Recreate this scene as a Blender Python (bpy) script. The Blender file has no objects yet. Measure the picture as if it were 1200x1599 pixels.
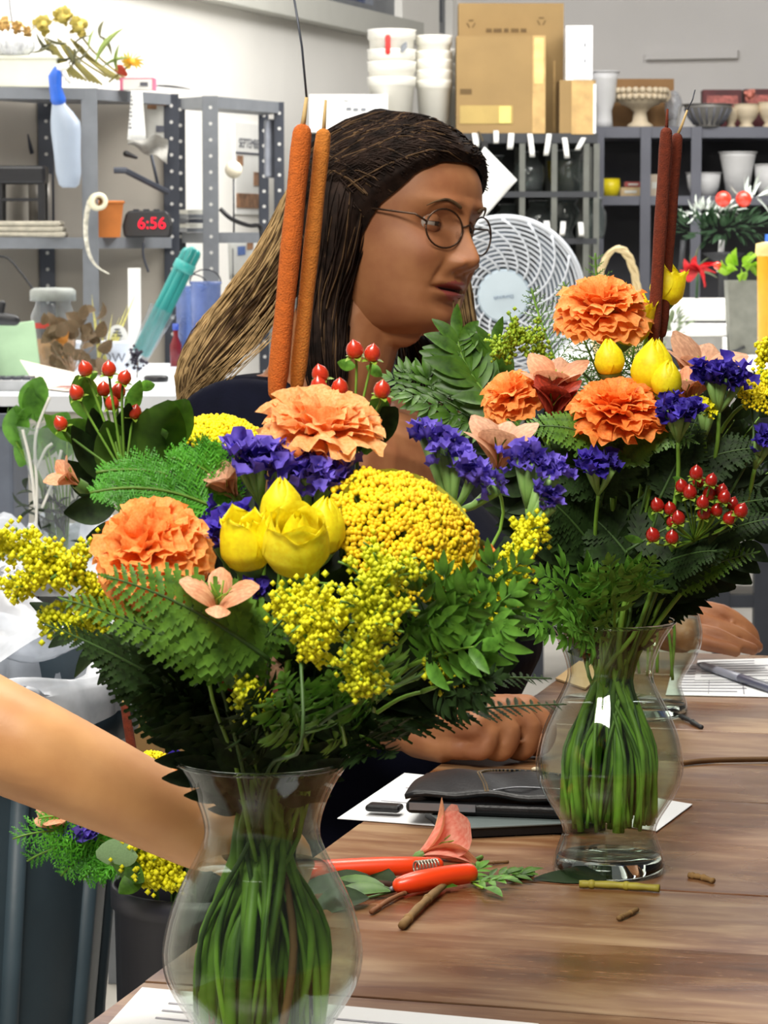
import bpy, bmesh, math, random
from mathutils import Vector, Matrix, noise, Euler

# ------------------------------------------------------------------ camera, world, lights, exposure
SC = bpy.context.scene
COL = SC.collection
FPX = 4500.0                     # focal length in pixels of a 1200x1599 frame
HOR = 370.0                      # pixel row of the eye level
CAMZ = 1.233
PITCH = math.atan((799.5 - HOR) / FPX)
cam_data = bpy.data.cameras.new('camera')
cam_data.sensor_fit = 'VERTICAL'
cam_data.sensor_height = 36.0
cam_data.lens = FPX / 1599.0 * 36.0
cam_data.clip_start = 0.05
cam_data.clip_end = 60
cam_data.dof.use_dof = True
cam_data.dof.focus_distance = 2.1
cam_data.dof.aperture_fstop = 40.0
cam = bpy.data.objects.new('camera', cam_data)
cam.location = (0, 0, CAMZ)
cam.rotation_euler = (math.pi / 2 - PITCH, 0, 0)
COL.objects.link(cam)
SC.camera = cam

world = bpy.data.worlds.new('room_ambient')
SC.world = world
world.use_nodes = True
bg = world.node_tree.nodes['Background']
bg.inputs[0].default_value = (1.0, 0.97, 0.92, 1)
bg.inputs[1].default_value = 0.12

def area(name, loc, target, sx, sy, power, color):
    d = bpy.data.lights.new(name, 'AREA')
    d.shape = 'RECTANGLE'; d.size = sx; d.size_y = sy
    d.energy = power; d.color = color
    o = bpy.data.objects.new(name, d)
    o.location = loc
    o.rotation_euler = (Vector(target) - Vector(loc)).to_track_quat('-Z', 'Y').to_euler()
    COL.objects.link(o)
    return o
area('ceiling_light_table', (-0.5, 0.5, 2.75), (0.0, 1.8, 0.9), 1.2, 0.6, 78, (1.0, 0.95, 0.86))
area('ceiling_light_bench', (0.05, 2.72, 2.9), (0.05, 2.4, 0.8), 1.2, 0.6, 46, (1.0, 0.95, 0.86))
area('ceiling_light_aisle', (-0.9, 5.4, 3.0), (-0.9, 5.5, 0.0), 1.4, 2.4, 60, (1.0, 0.97, 0.92))
area('ceiling_light_wall', (0.15, 7.4, 3.2), (-1.2, 8.2, 1.4), 1.2, 2.4, 105, (1.0, 0.97, 0.92))
area('ceiling_light_counter', (1.6, 7.2, 3.1), (1.3, 7.6, 0.0), 1.2, 1.6, 72, (1.0, 0.98, 0.95))

SC.view_settings.view_transform = 'Standard'
SC.view_settings.look = 'None'
SC.view_settings.gamma = 1.0
SC.view_settings.use_curve_mapping = False
SC.view_settings.exposure = 0.0
SC.cycles.use_denoising = True
SC.cycles.max_bounces = 12
SC.cycles.transmission_bounces = 12
SC.cycles.transparent_max_bounces = 24
SC.cycles.sample_clamp_indirect = 6.0

# ------------------------------------------------------------------ helpers
R = random.Random(7)
V = Vector
_f = V((0, math.cos(PITCH), -math.sin(PITCH)))
_u = V((0, math.sin(PITCH), math.cos(PITCH)))
def ray(px, py):
    return _f + V(((px - 600) / FPX, 0, 0)) + _u * ((799.5 - py) / FPX)
def at(px, py, Y):                      # world point that stands Y metres away in depth
    d = ray(px, py); return V((0, 0, CAMZ)) + d * (Y / d.y)
def on(px, py, z):                      # world point on the level z
    d = ray(px, py); return V((0, 0, CAMZ)) + d * ((z - CAMZ) / d.z)
def sc(Y): return Y / FPX               # metres per pixel at depth Y
TZ = 0.75                               # table top level

def lin(c):
    out = []
    for x in c[:3]:
        x = x / 255.0
        out.append(x / 12.92 if x <= 0.04045 else ((x + 0.055) / 1.055) ** 2.4)
    return tuple(out)

MATS = {}
def mat(name, c, rough=0.5, var=0.14, scale=30, bump=0.0, bscale=None, metal=0.0, trans=0.0, spec=0.5, c2=None, coat=0.0, stretch=None, detail=3.0):
    if name in MATS: return MATS[name]
    m = bpy.data.materials.new(name); m.use_nodes = True
    nt = m.node_tree; N = nt.nodes; L = nt.links
    b = N['Principled BSDF']
    col = lin(c)
    lo = tuple(max(0, x * (1 - var)) for x in (lin(c2) if c2 else col))
    hi = tuple(min(1, x * (1 + var)) for x in col)
    tc = N.new('ShaderNodeTexCoord'); mp = N.new('ShaderNodeMapping')
    if stretch: mp.inputs['Scale'].default_value = stretch
    L.new(tc.outputs['Object'], mp.inputs[0])
    nz = N.new('ShaderNodeTexNoise'); nz.inputs['Scale'].default_value = scale; nz.inputs['Detail'].default_value = detail
    L.new(mp.outputs[0], nz.inputs['Vector'])
    cr = N.new('ShaderNodeValToRGB')
    cr.color_ramp.elements[0].position = 0.32; cr.color_ramp.elements[1].position = 0.68
    cr.color_ramp.elements[0].color = (*lo, 1); cr.color_ramp.elements[1].color = (*hi, 1)
    L.new(nz.outputs['Fac'], cr.inputs[0])
    L.new(cr.outputs[0], b.inputs['Base Color'])
    b.inputs['Roughness'].default_value = rough
    b.inputs['Metallic'].default_value = metal
    b.inputs['Specular IOR Level'].default_value = spec
    if coat: b.inputs['Coat Weight'].default_value = coat; b.inputs['Coat Roughness'].default_value = 0.15
    if bump:
        n2 = N.new('ShaderNodeTexNoise'); n2.inputs['Scale'].default_value = bscale or scale * 3; n2.inputs['Detail'].default_value = 4
        L.new(mp.outputs[0], n2.inputs['Vector'])
        bp = N.new('ShaderNodeBump'); bp.inputs['Strength'].default_value = bump; bp.inputs['Distance'].default_value = 0.002
        L.new(n2.outputs['Fac'], bp.inputs['Height']); L.new(bp.outputs[0], b.inputs['Normal'])
    if trans:
        t = N.new('ShaderNodeBsdfTranslucent'); L.new(cr.outputs[0], t.inputs['Color'])
        mx = N.new('ShaderNodeMixShader'); mx.inputs[0].default_value = trans
        L.new(b.outputs[0], mx.inputs[1]); L.new(t.outputs[0], mx.inputs[2])
        L.new(mx.outputs[0], N['Material Output'].inputs['Surface'])
    MATS[name] = m
    return m

def clear_mat(name, tint=(255, 255, 255), refl=1.0, rough=0.02, ior=1.45, haze=0.0, hazec=(230, 235, 240)):
    """thin clear wall: straight see-through plus a mirror-like share that grows at grazing angles"""
    if name in MATS: return MATS[name]
    m = bpy.data.materials.new(name); m.use_nodes = True
    nt = m.node_tree; N = nt.nodes; L = nt.links
    N.remove(N['Principled BSDF'])
    tr = N.new('ShaderNodeBsdfTransparent'); tr.inputs[0].default_value = (*lin(tint), 1)
    gl = N.new('ShaderNodeBsdfGlossy'); gl.inputs['Roughness'].default_value = rough
    lw = N.new('ShaderNodeLayerWeight'); lw.inputs['Blend'].default_value = 0.5      # the same from both sides of the wall
    pw_ = N.new('ShaderNodeMath'); pw_.operation = 'POWER'; pw_.inputs[1].default_value = 5.0
    L.new(lw.outputs['Facing'], pw_.inputs[0])
    f0 = ((ior - 1) / (ior + 1)) ** 2
    mu = N.new('ShaderNodeMath'); mu.operation = 'MULTIPLY_ADD'; mu.inputs[1].default_value = min(1.0, (1 - f0) * refl); mu.inputs[2].default_value = f0; mu.use_clamp = True
    L.new(pw_.outputs[0], mu.inputs[0])
    mx = N.new('ShaderNodeMixShader'); L.new(mu.outputs[0], mx.inputs[0]); L.new(tr.outputs[0], mx.inputs[1]); L.new(gl.outputs[0], mx.inputs[2])
    out = mx
    if haze:
        df = N.new('ShaderNodeBsdfDiffuse'); df.inputs[0].default_value = (*lin(hazec), 1)
        tc = N.new('ShaderNodeTexCoord'); nz = N.new('ShaderNodeTexNoise'); nz.inputs['Scale'].default_value = 14; nz.inputs['Detail'].default_value = 4
        L.new(tc.outputs['Object'], nz.inputs['Vector'])
        mr = N.new('ShaderNodeMapRange'); mr.inputs[1].default_value = 0.3; mr.inputs[2].default_value = 0.75; mr.inputs[3].default_value = haze * 0.5; mr.inputs[4].default_value = min(1, haze * 1.5)
        L.new(nz.outputs['Fac'], mr.inputs[0])
        m2 = N.new('ShaderNodeMixShader'); L.new(mr.outputs[0], m2.inputs[0]); L.new(mx.outputs[0], m2.inputs[1]); L.new(df.outputs[0], m2.inputs[2])
        out = m2
    L.new(out.outputs[0], N['Material Output'].inputs['Surface'])
    MATS[name] = m
    return m

def glass_mat(name, tint=(255, 255, 255), ior=1.33, rough=0.0):
    if name in MATS: return MATS[name]
    m = bpy.data.materials.new(name); m.use_nodes = True
    N = m.node_tree.nodes; L = m.node_tree.links
    N.remove(N['Principled BSDF'])
    g = N.new('ShaderNodeBsdfGlass'); g.inputs['Color'].default_value = (*lin(tint), 1); g.inputs['IOR'].default_value = ior; g.inputs['Roughness'].default_value = rough
    L.new(g.outputs[0], N['Material Output'].inputs['Surface'])
    MATS[name] = m
    return m

def emit_mat(name, c, s):
    if name in MATS: return MATS[name]
    m = bpy.data.materials.new(name); m.use_nodes = True
    N = m.node_tree.nodes; L = m.node_tree.links
    N.remove(N['Principled BSDF'])
    e = N.new('ShaderNodeEmission'); e.inputs[0].default_value = (*lin(c), 1); e.inputs[1].default_value = s
    L.new(e.outputs[0], N['Material Output'].inputs['Surface'])
    MATS[name] = m
    return m

def wpos(o):
    p = V((0, 0, 0))
    while o is not None:
        p += o.location; o = o.parent
    return p

def frame(z, x=None):                   # 3x3 matrix whose local Z is z
    z = V(z).normalized()
    a = V(x) if x is not None else (V((1, 0, 0)) if abs(z.x) < 0.9 else V((0, 1, 0)))
    xx = (a - z * a.dot(z)).normalized()
    yy = z.cross(xx)
    return Matrix((xx, yy, z)).transposed()

def rotz(a): return Matrix.Rotation(a, 3, 'Z')

class MB:
    def __init__(s): s.v = []; s.f = []; s.mi = []
    def add(s, vs, fs, mi=0):
        n = len(s.v); s.v.extend(tuple(p) for p in vs)
        for f in fs: s.f.append(tuple(i + n for i in f)); s.mi.append(mi)
        return s
    def box(s, c, size, rot=None, mi=0):
        c = V(c); hx, hy, hz = size[0] / 2, size[1] / 2, size[2] / 2
        vs = []
        for z in (-hz, hz):
            for x, y in ((-hx, -hy), (hx, -hy), (hx, hy), (-hx, hy)):
                p = V((x, y, z))
                vs.append(c + (rot @ p if rot is not None else p))
        return s.add(vs, [(3, 2, 1, 0), (4, 5, 6, 7), (0, 1, 5, 4), (1, 2, 6, 5), (2, 3, 7, 6), (3, 0, 4, 7)], mi)
    def hexa(s, bot, top, mi=0):         # four bottom points and four top points
        return s.add(list(bot) + list(top), [(3, 2, 1, 0), (4, 5, 6, 7), (0, 1, 5, 4), (1, 2, 6, 5), (2, 3, 7, 6), (3, 0, 4, 7)], mi)
    def tube(s, pts, r, seg=8, cap=True, mi=0, flat=1.0, up=None):
        pts = [V(p) for p in pts]; n = len(pts)
        rs = r if isinstance(r, (list, tuple)) else [r] * n
        vs = []; fs = []
        prev = None
        for i, p in enumerate(pts):
            t = (pts[min(i + 1, n - 1)] - pts[max(i - 1, 0)])
            if t.length < 1e-9: t = V((0, 0, 1))
            t.normalize()
            if prev is None:
                a = V(up) if up is not None else (V((0, 0, 1)) if abs(t.z) < 0.9 else V((1, 0, 0)))
            else: a = prev
            x = a - t * a.dot(t)
            if x.length < 1e-6: x = t.orthogonal()
            x.normalize(); prev = x
            y = t.cross(x)
            for k in range(seg):
                an = 2 * math.pi * k / seg
                vs.append(p + (x * math.cos(an) * flat + y * math.sin(an)) * rs[i])
        for i in range(n - 1):
            for k in range(seg):
                a = i * seg + k; b = i * seg + (k + 1) % seg
                fs.append((a, b, b + seg, a + seg))
        if cap:
            fs.append(tuple(reversed(range(seg)))); fs.append(tuple((n - 1) * seg + k for k in range(seg)))
        return s.add(vs, fs, mi)
    def capsule(s, pts, r, seg=12, mi=0):  # tube with rounded ends
        pts = [V(p) for p in pts]; rs = list(r) if isinstance(r, (list, tuple)) else [r] * len(pts)
        d0 = (pts[0] - pts[1]).normalized(); d1 = (pts[-1] - pts[-2]).normalized()
        P = []; Q = []
        for a in (80, 55, 28): a = math.radians(a); P.append(pts[0] + d0 * rs[0] * math.sin(a)); Q.append(rs[0] * math.cos(a))
        P += pts; Q += rs
        for a in (28, 55, 80): a = math.radians(a); P.append(pts[-1] + d1 * rs[-1] * math.sin(a)); Q.append(rs[-1] * math.cos(a))
        return s.tube(P, Q, seg, True, mi)
    def lathe(s, prof, seg=32, o=(0, 0, 0), rot=None, mi=0, cap0=False, cap1=False, ell=1.0):
        o = V(o); vs = []; fs = []
        for r, z in prof:
            for k in range(seg):
                a = 2 * math.pi * k / seg
                p = V((r * math.cos(a), r * math.sin(a) * ell, z))
                vs.append(o + (rot @ p if rot is not None else p))
        for i in range(len(prof) - 1):
            for k in range(seg):
                a = i * seg + k; b = i * seg + (k + 1) % seg
                fs.append((a, b, b + seg, a + seg))
        if cap0: fs.append(tuple(reversed(range(seg))))
        if cap1: fs.append(tuple((len(prof) - 1) * seg + k for k in range(seg)))
        return s.add(vs, fs, mi)
    def ball(s, c, r, seg=10, rings=7, rot=None, mi=0):
        c = V(c); rr = (r, r, r) if not isinstance(r, (tuple, list)) else r
        vs = []; fs = []
        for i in range(rings + 1):
            th = math.pi * i / rings
            for k in range(seg):
                a = 2 * math.pi * k / seg
                p = V((rr[0] * math.sin(th) * math.cos(a), rr[1] * math.sin(th) * math.sin(a), rr[2] * math.cos(th)))
                vs.append(c + (rot @ p if rot is not None else p))
        for i in range(rings):
            for k in range(seg):
                a = i * seg + k; b = i * seg + (k + 1) % seg
                fs.append((a, a + seg, b + seg, b))
        return s.add(vs, fs, mi)
    def ico(s, c, r, mi=0):              # octahedral bead, 8 faces
        c = V(c)
        vs = [c + V(p) * r for p in ((1, 0, 0), (-1, 0, 0), (0, 1, 0), (0, -1, 0), (0, 0, 1), (0, 0, -1))]
        return s.add(vs, [(0, 2, 4), (2, 1, 4), (1, 3, 4), (3, 0, 4), (2, 0, 5), (1, 2, 5), (3, 1, 5), (0, 3, 5)], mi)
    def grid(s, fn, nu, nv, wrap=False, mi=0):
        vs = []; fs = []
        for j in range(nv + 1):
            for i in range(nu if wrap else nu + 1): vs.append(fn(i / nu, j / nv))
        w = nu if wrap else nu + 1
        for j in range(nv):
            for i in range(nu):
                a = j * w + i; b = j * w + (i + 1) % w if wrap else a + 1
                fs.append((a, b, b + w, a + w))
        return s.add(vs, fs, mi)
    def blade(s, base, d, n, length, width, prof='leaf', curl=0.0, fold=0.12, seg=6, mi=0):
        """a leaf: base point, direction, face normal"""
        d = V(d).normalized(); n = V(n); n = (n - d * n.dot(d)).normalized(); sd = d.cross(n)
        vs = []; fs = []
        for i in range(seg + 1):
            t = i / seg
            if prof == 'leaf': w = math.sin(math.pi * min(1, t * 0.96 + 0.02)) ** 0.8 * (1 - 0.25 * t)
            elif prof == 'spat': w = 0.18 + 0.82 * math.sin(math.pi * (t ** 1.5) * 0.86)
            elif prof == 'grass': w = 1 - t * 0.95
            else: w = math.sin(math.pi * min(1, t + 0.03)) ** 0.6
            a = curl * t
            p = V(base) + d * (length * (math.sin(a) / a if abs(a) > 1e-4 else 1) * t) - n * (length * t * (1 - math.cos(a)) / (a if abs(a) > 1e-4 else 1))
            hw = width * 0.5 * w
            vs += [p - sd * hw + n * hw * fold * 2, p, p + sd * hw + n * hw * fold * 2]
        for i in range(seg):
            a = i * 3
            fs += [(a, a + 1, a + 4, a + 3), (a + 1, a + 2, a + 5, a + 4)]
        return s.add(vs, fs, mi)
    def mesh(s, name, mats, smooth=True, off=V((0, 0, 0))):
        me = bpy.data.meshes.new(name)
        me.from_pydata([(p[0] - off[0], p[1] - off[1], p[2] - off[2]) for p in s.v], [], s.f)
        ms = mats if isinstance(mats, (list, tuple)) else [mats]
        for m in ms: me.materials.append(m)
        if len(ms) > 1: me.polygons.foreach_set('material_index', s.mi)
        if smooth: me.polygons.foreach_set('use_smooth', [True] * len(me.polygons))
        me.update()
        return me
    def build(s, name, mats, parent=None, smooth=True, loc=None):
        if loc is None:
            if parent is not None: loc = wpos(parent)
            else:
                xs = [p[0] for p in s.v]; ys = [p[1] for p in s.v]; zs = [p[2] for p in s.v]
                loc = V(((min(xs) + max(xs)) / 2, (min(ys) + max(ys)) / 2, min(zs)))
        loc = V(loc)
        o = bpy.data.objects.new(name, s.mesh(name, mats, smooth, loc))
        if parent is not None: o.parent = parent; o.location = loc - wpos(parent)
        else: o.location = loc
        COL.objects.link(o)
        return o

def tag(o, label, cat, group=None):
    o['label'] = label; o['category'] = cat
    if group: o['group'] = group
    return o
def thing(name, label, cat, loc, group=None):
    o = bpy.data.objects.new(name, None); o.location = V(loc); o.empty_display_size = 0.02
    COL.objects.link(o)
    return tag(o, label, cat, group)
def stuff(o): o['kind'] = 'stuff'; return o
def struct(o): o['kind'] = 'structure'; return o
def inst(me, name, parent, loc, rot=None, scale=1.0):
    o = bpy.data.objects.new(name, me)
    o.parent = parent
    m = Matrix.Translation(V(loc) - wpos(parent)) @ (rot.to_4x4() if rot is not None else Matrix.Identity(4))
    sv = scale if isinstance(scale, (tuple, list)) else (scale,) * 3
    o.matrix_basis = m @ Matrix.Diagonal((*sv, 1))
    COL.objects.link(o)
    return o
def bev(o, w=0.002, seg=2):
    b = o.modifiers.new('soft edge', 'BEVEL'); b.width = w; b.segments = seg; b.limit_method = 'ANGLE'; b.angle_limit = math.radians(40)
    return o
def solid(o, t):
    m = o.modifiers.new('thickness', 'SOLIDIFY'); m.thickness = t; m.offset = 0
    return o
def bez(p0, p1, p2, p3, n=10):
    out = []
    for i in range(n + 1):
        t = i / n; a = 1 - t
        out.append(V(p0) * a ** 3 + V(p1) * 3 * a * a * t + V(p2) * 3 * a * t * t + V(p3) * t ** 3)
    return out
def catmull(P, n=6):
    P = [V(p) for p in P]; Q = [P[0]] + P + [P[-1]]; out = []
    for i in range(1, len(Q) - 2):
        a, b, c, d = Q[i - 1], Q[i], Q[i + 1], Q[i + 2]
        for k in range(n):
            t = k / n
            out.append(0.5 * ((2 * b) + (c - a) * t + (2 * a - 5 * b + 4 * c - d) * t * t + (3 * b - a - 3 * c + d) * t ** 3))
    out.append(P[-1])
    return out
def text(name, body, size, loc, rot, m, parent, ext=0.0004, align='CENTER'):
    cu = bpy.data.curves.new(name, 'FONT'); cu.body = body; cu.size = size; cu.extrude = ext; cu.align_x = align; cu.align_y = 'CENTER'
    t = bpy.data.objects.new(name, cu); COL.objects.link(t)
    dg = bpy.context.evaluated_depsgraph_get()
    me = bpy.data.meshes.new_from_object(t.evaluated_get(dg))
    bpy.data.objects.remove(t); bpy.data.curves.remove(cu)
    me.materials.clear(); me.materials.append(m)
    o = bpy.data.objects.new(name, me); o.parent = parent
    o.matrix_basis = Matrix.Translation(V(loc) - wpos(parent)) @ rot.to_4x4()
    COL.objects.link(o)
    return o
def lerp(a, b, t): return a + (b - a) * t
def interp(tab, x):
    if x <= tab[0][0]: return tab[0][1]
    for (a, b), (c, d) in zip(tab, tab[1:]):
        if x <= c:
            t = (x - a) / (c - a); t = t * t * (3 - 2 * t) * 0.5 + t * 0.5
            return b + (d - b) * t
    return tab[-1][1]
PI = math.pi
# ------------------------------------------------------------------ the room
def wood_mat(name, cols, stretch, rough=(0.28, 0.5), scale=1.0, bump=0.25):
    m = bpy.data.materials.new(name); m.use_nodes = True
    nt = m.node_tree; N = nt.nodes; L = nt.links; b = N['Principled BSDF']
    tc = N.new('ShaderNodeTexCoord'); oi = N.new('ShaderNodeObjectInfo')
    ad = N.new('ShaderNodeVectorMath'); ad.operation = 'ADD'
    ml = N.new('ShaderNodeMath'); ml.operation = 'MULTIPLY'; ml.inputs[1].default_value = 7.0
    L.new(oi.outputs['Random'], ml.inputs[0]); L.new(tc.outputs['Object'], ad.inputs[0]); L.new(ml.outputs[0], ad.inputs[1])
    mp = N.new('ShaderNodeMapping'); mp.inputs['Scale'].default_value = stretch
    L.new(ad.outputs[0], mp.inputs[0])
    n1 = N.new('ShaderNodeTexNoise'); n1.inputs['Scale'].default_value = 9 * scale; n1.inputs['Detail'].default_value = 6; n1.inputs['Distortion'].default_value = 0.6
    L.new(mp.outputs[0], n1.inputs['Vector'])
    n2 = N.new('ShaderNodeTexNoise'); n2.inputs['Scale'].default_value = 5 * scale; n2.inputs['Detail'].default_value = 3
    L.new(ad.outputs[0], n2.inputs['Vector'])
    n3 = N.new('ShaderNodeTexNoise'); n3.inputs['Scale'].default_value = 60 * scale; n3.inputs['Detail'].default_value = 4
    L.new(mp.outputs[0], n3.inputs['Vector'])
    mixv = N.new('ShaderNodeMath'); mixv.operation = 'MULTIPLY_ADD'; mixv.inputs[1].default_value = 0.55
    L.new(n1.outputs['Fac'], mixv.inputs[0])
    h = N.new('ShaderNodeMath'); h.operation = 'MULTIPLY'; h.inputs[1].default_value = 0.45
    L.new(n2.outputs['Fac'], h.inputs[0]); L.new(h.outputs[0], mixv.inputs[2])
    cr = N.new('ShaderNodeValToRGB'); els = cr.color_ramp.elements
    pos = [0.30, 0.44, 0.54, 0.68]
    while len(els) < len(cols): els.new(0.5)
    for e, c, p in zip(els, cols, pos): e.position = p; e.color = (*lin(c), 1)
    L.new(mixv.outputs[0], cr.inputs[0])
    sp = N.new('ShaderNodeValToRGB'); sp.color_ramp.elements[0].position = 0.60; sp.color_ramp.elements[1].position = 0.72
    sp.color_ramp.elements[0].color = (0, 0, 0, 1); sp.color_ramp.elements[1].color = (1, 1, 1, 1)
    L.new(n3.outputs['Fac'], sp.inputs[0])
    mx = N.new('ShaderNodeMix'); mx.data_type = 'RGBA'; mx.inputs['B'].default_value = (*lin(cols[-1]), 1)
    k = N.new('ShaderNodeMath'); k.operation = 'MULTIPLY'; k.inputs[1].default_value = 0.5
    L.new(sp.outputs[0], k.inputs[0]); L.new(k.outputs[0], mx.inputs['Factor']); L.new(cr.outputs[0], mx.inputs['A'])
    L.new(mx.outputs['Result'], b.inputs['Base Color'])
    rr = N.new('ShaderNodeMapRange'); rr.inputs[1].default_value = 0.35; rr.inputs[2].default_value = 0.65; rr.inputs[3].default_value = rough[0]; rr.inputs[4].default_value = rough[1]
    L.new(n2.outputs['Fac'], rr.inputs[0]); L.new(rr.outputs[0], b.inputs['Roughness'])
    bp = N.new('ShaderNodeBump'); bp.inputs['Strength'].default_value = bump; bp.inputs['Distance'].default_value = 0.0015
    L.new(n1.outputs['Fac'], bp.inputs['Height']); L.new(bp.outputs[0], b.inputs['Normal'])
    MATS[name] = m
    return m

M_wall = mat('wall_paint', (246, 244, 238), 0.75, 0.02, 4)
M_wallb = mat('wall_paint_shaded', (216, 213, 210), 0.75, 0.03, 3)  # same white paint as the left wall, its weaker light put into the grey
M_floor = mat('floor_vinyl', (196, 192, 184), 0.4, 0.08, 6)
M_sill = mat('sill_paint', (196, 196, 188), 0.5, 0.03, 8)
M_pane = clear_mat('window_glass', (205, 214, 238), 1.0)
M_night = mat('window_blind', (172, 182, 214), 0.6, 0.04, 6)
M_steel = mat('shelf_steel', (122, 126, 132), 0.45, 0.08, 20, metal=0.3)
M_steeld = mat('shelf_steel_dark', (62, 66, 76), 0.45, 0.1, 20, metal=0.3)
M_hole = mat('post_hole_pale', (205, 205, 202), 0.7, 0.03)  # pale even discs mark the bolt holes
M_black = mat('black_plastic', (22, 22, 26), 0.4, 0.2, 40)
M_white = mat('white_plastic', (238, 236, 226), 0.45, 0.03, 12)
M_paper = mat('paper_white', (236, 236, 232), 0.8, 0.03, 14)
M_ink = mat('print_ink', (92, 94, 104), 0.8, 0.1)
M_card = mat('cardboard', (142, 116, 74), 0.85, 0.07, 10, bump=0.1)
M_cardd = mat('cardboard_brown', (150, 116, 72), 0.85, 0.08, 10)
M_tape = mat('packing_tape', (168, 144, 84), 0.3, 0.06, 20)
M_terra = mat('terracotta', (196, 116, 52), 0.8, 0.1, 20)

UW = V((0.305, 0.952, 0)).normalized(); VW = V((UW.y, -UW.x, 0))
W0 = V((-1.0, 7.5, 0))
RW = Matrix((UW, VW * -1, V((0, 0, 1)))).transposed()      # local x along the left wall, local y into the wall
def wl(t, z, d=0.0): return W0 + UW * t + V((0, 0, z)) - VW * d
CORN = W0 + UW * 4.22
def wallbox(mb, t0, t1, z0, z1, d0=0.0, d1=0.14): mb.box(wl((t0 + t1) / 2, (z0 + z1) / 2, (d0 + d1) / 2), (t1 - t0, d1 - d0, z1 - z0), RW)
struct(MB().box((0.0, 5.5, -0.05), (9.0, 14.0, 0.1)).build('floor', M_floor, smooth=False))
wb = MB()
wallbox(wb, -6.0, 4.22, 0, 2.02); wallbox(wb, -6.0, 0.2, 2.02, 3.4); wallbox(wb, 3.5, 3.98, 2.02, 3.4); wallbox(wb, 4.16, 4.22, 2.02, 3.4)
wallbox(wb, 0.2, 3.5, 3.15, 3.4); wallbox(wb, 3.98, 4.16, 3.15, 3.4)
struct(wb.build('wall_left', M_wall, smooth=False))
RB = Matrix((VW, UW, V((0, 0, 1)))).transposed()
struct(MB().box(CORN + VW * 1.9 + UW * 0.07 + V((0, 0, 1.7)), (3.8, 0.14, 3.4), RB).build('wall_back', M_wallb, smooth=False))
struct(MB().box(wl(1.85, 1.985, -0.03), (3.36, 0.09, 0.08), RW).build('trim_1', M_sill, smooth=False))
struct(MB().box(CORN + VW * 0.95 - UW * 0.02 + V((0, 0, 1.93)), (0.36, 0.035, 0.03), RB).build('trim_2', M_wallb, smooth=False))
for nm, t0, t1 in (('window_1', 0.2, 3.5), ('window_2', 3.98, 4.16)):
    fr = MB()
    for a, b, c, d in ((t0, t1, 2.02, 2.07), (t0, t1, 3.10, 3.15), (t0, t0 + 0.05, 2.07, 3.1), (t1 - (0.26 if nm == 'window_1' else 0.04), t1, 2.07, 3.1)):
        wallbox(fr, a, b, c, d, 0.03, 0.10)
    if nm == 'window_1': wallbox(fr, 2.42, 2.56, 2.07, 3.1, 0.03, 0.1)
    w = struct(fr.build(nm, M_steel, smooth=False))
    g = MB(); wallbox(g, t0 + 0.04, t1 - 0.04, 2.05, 3.12, 0.060, 0.066); g.build('pane', M_pane, w, smooth=False)
    for k in range(24):
        sl = MB(); sl.box(wl((t0 + t1) / 2, 2.10 + k * 0.044, 0.115), (t1 - t0 - 0.1, 0.005, 0.038), RW @ Matrix.Rotation(0.3, 3, 'X')); sl.build('slat', M_night, w, smooth=False)

# ------------------------------------------------------------------ the wooden work table
E1 = V((0.259, 0.966, 0)); E2 = V((0.966, -0.259, 0))
TO = on(700, 1185, TZ); RT = Matrix((E2, E1, V((0, 0, 1)))).transposed()
def tp(x, y, z=TZ): return V((TO.x, TO.y, 0)) + E2 * x + E1 * y + V((0, 0, z))
M_wood = wood_mat('worn_table_wood', [(70, 40, 22), (104, 64, 36), (126, 90, 60), (160, 130, 96)], (1.0, 4.5, 4.5), (0.2, 0.42), 1.0)
table = thing('work_table', 'long worn brown wooden plank work table under the vases', 'table', tp(0.6, -0.3, 0))
s1 = (on(930, 1383, TZ) - TO).dot(E1); s2 = (on(1100, 1191, TZ) - TO).dot(E1)
pw = (s2 - s1) / 3
k0 = int(math.floor((-1.32 - s1) / pw)); k1 = int(math.ceil((0.60 - s1) / pw))
for k in range(k0, k1):
    ln = 1.6; hw = pw / 2 - 0.0006
    q = MB(); c = 0.0007; n = 8
    for i in range(n + 1):
        x = ln * i / n
        q.v += [(x, -hw, -0.035), (x, -hw, -c), (x, -hw + c, 0), (x, hw - c, 0), (x, hw, -c), (x, hw, -0.035)]
    for i in range(n):
        for j in range(6):
            a = i * 6 + j; b = i * 6 + (j + 1) % 6; q.f.append((a, b, b + 6, a + 6)); q.mi.append(0)
    q.f += [(5, 4, 3, 2, 1, 0), tuple(n * 6 + j for j in range(6))]; q.mi += [0, 0]
    inst(q.mesh('plank', M_wood, False), 'plank', table, tp(0, s1 + (k + 0.5) * pw, TZ - (0.0006 if k % 2 else 0.0)), RT)
ap = MB(); y0 = s1 + k0 * pw; y1 = s1 + k1 * pw
ap.box(tp(0.06, (y0 + y1) / 2, TZ - 0.085), (0.03, y1 - y0 - 0.12, 0.10), RT).box(tp(1.54, (y0 + y1) / 2, TZ - 0.085), (0.03, y1 - y0 - 0.12, 0.10), RT)
ap.box(tp(0.8, y0 + 0.06, TZ - 0.085), (1.5, 0.03, 0.10), RT).box(tp(0.8, y1 - 0.06, TZ - 0.085), (1.5, 0.03, 0.10), RT)
ap.build('apron', M_wood, table, smooth=False)
for x in (0.08, 1.52):
    for y in (y0 + 0.08, y1 - 0.08): MB().box(tp(x, y, (TZ - 0.035) / 2), (0.07, 0.07, TZ - 0.036), RT).build('leg', M_wood, table, smooth=False)

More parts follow.
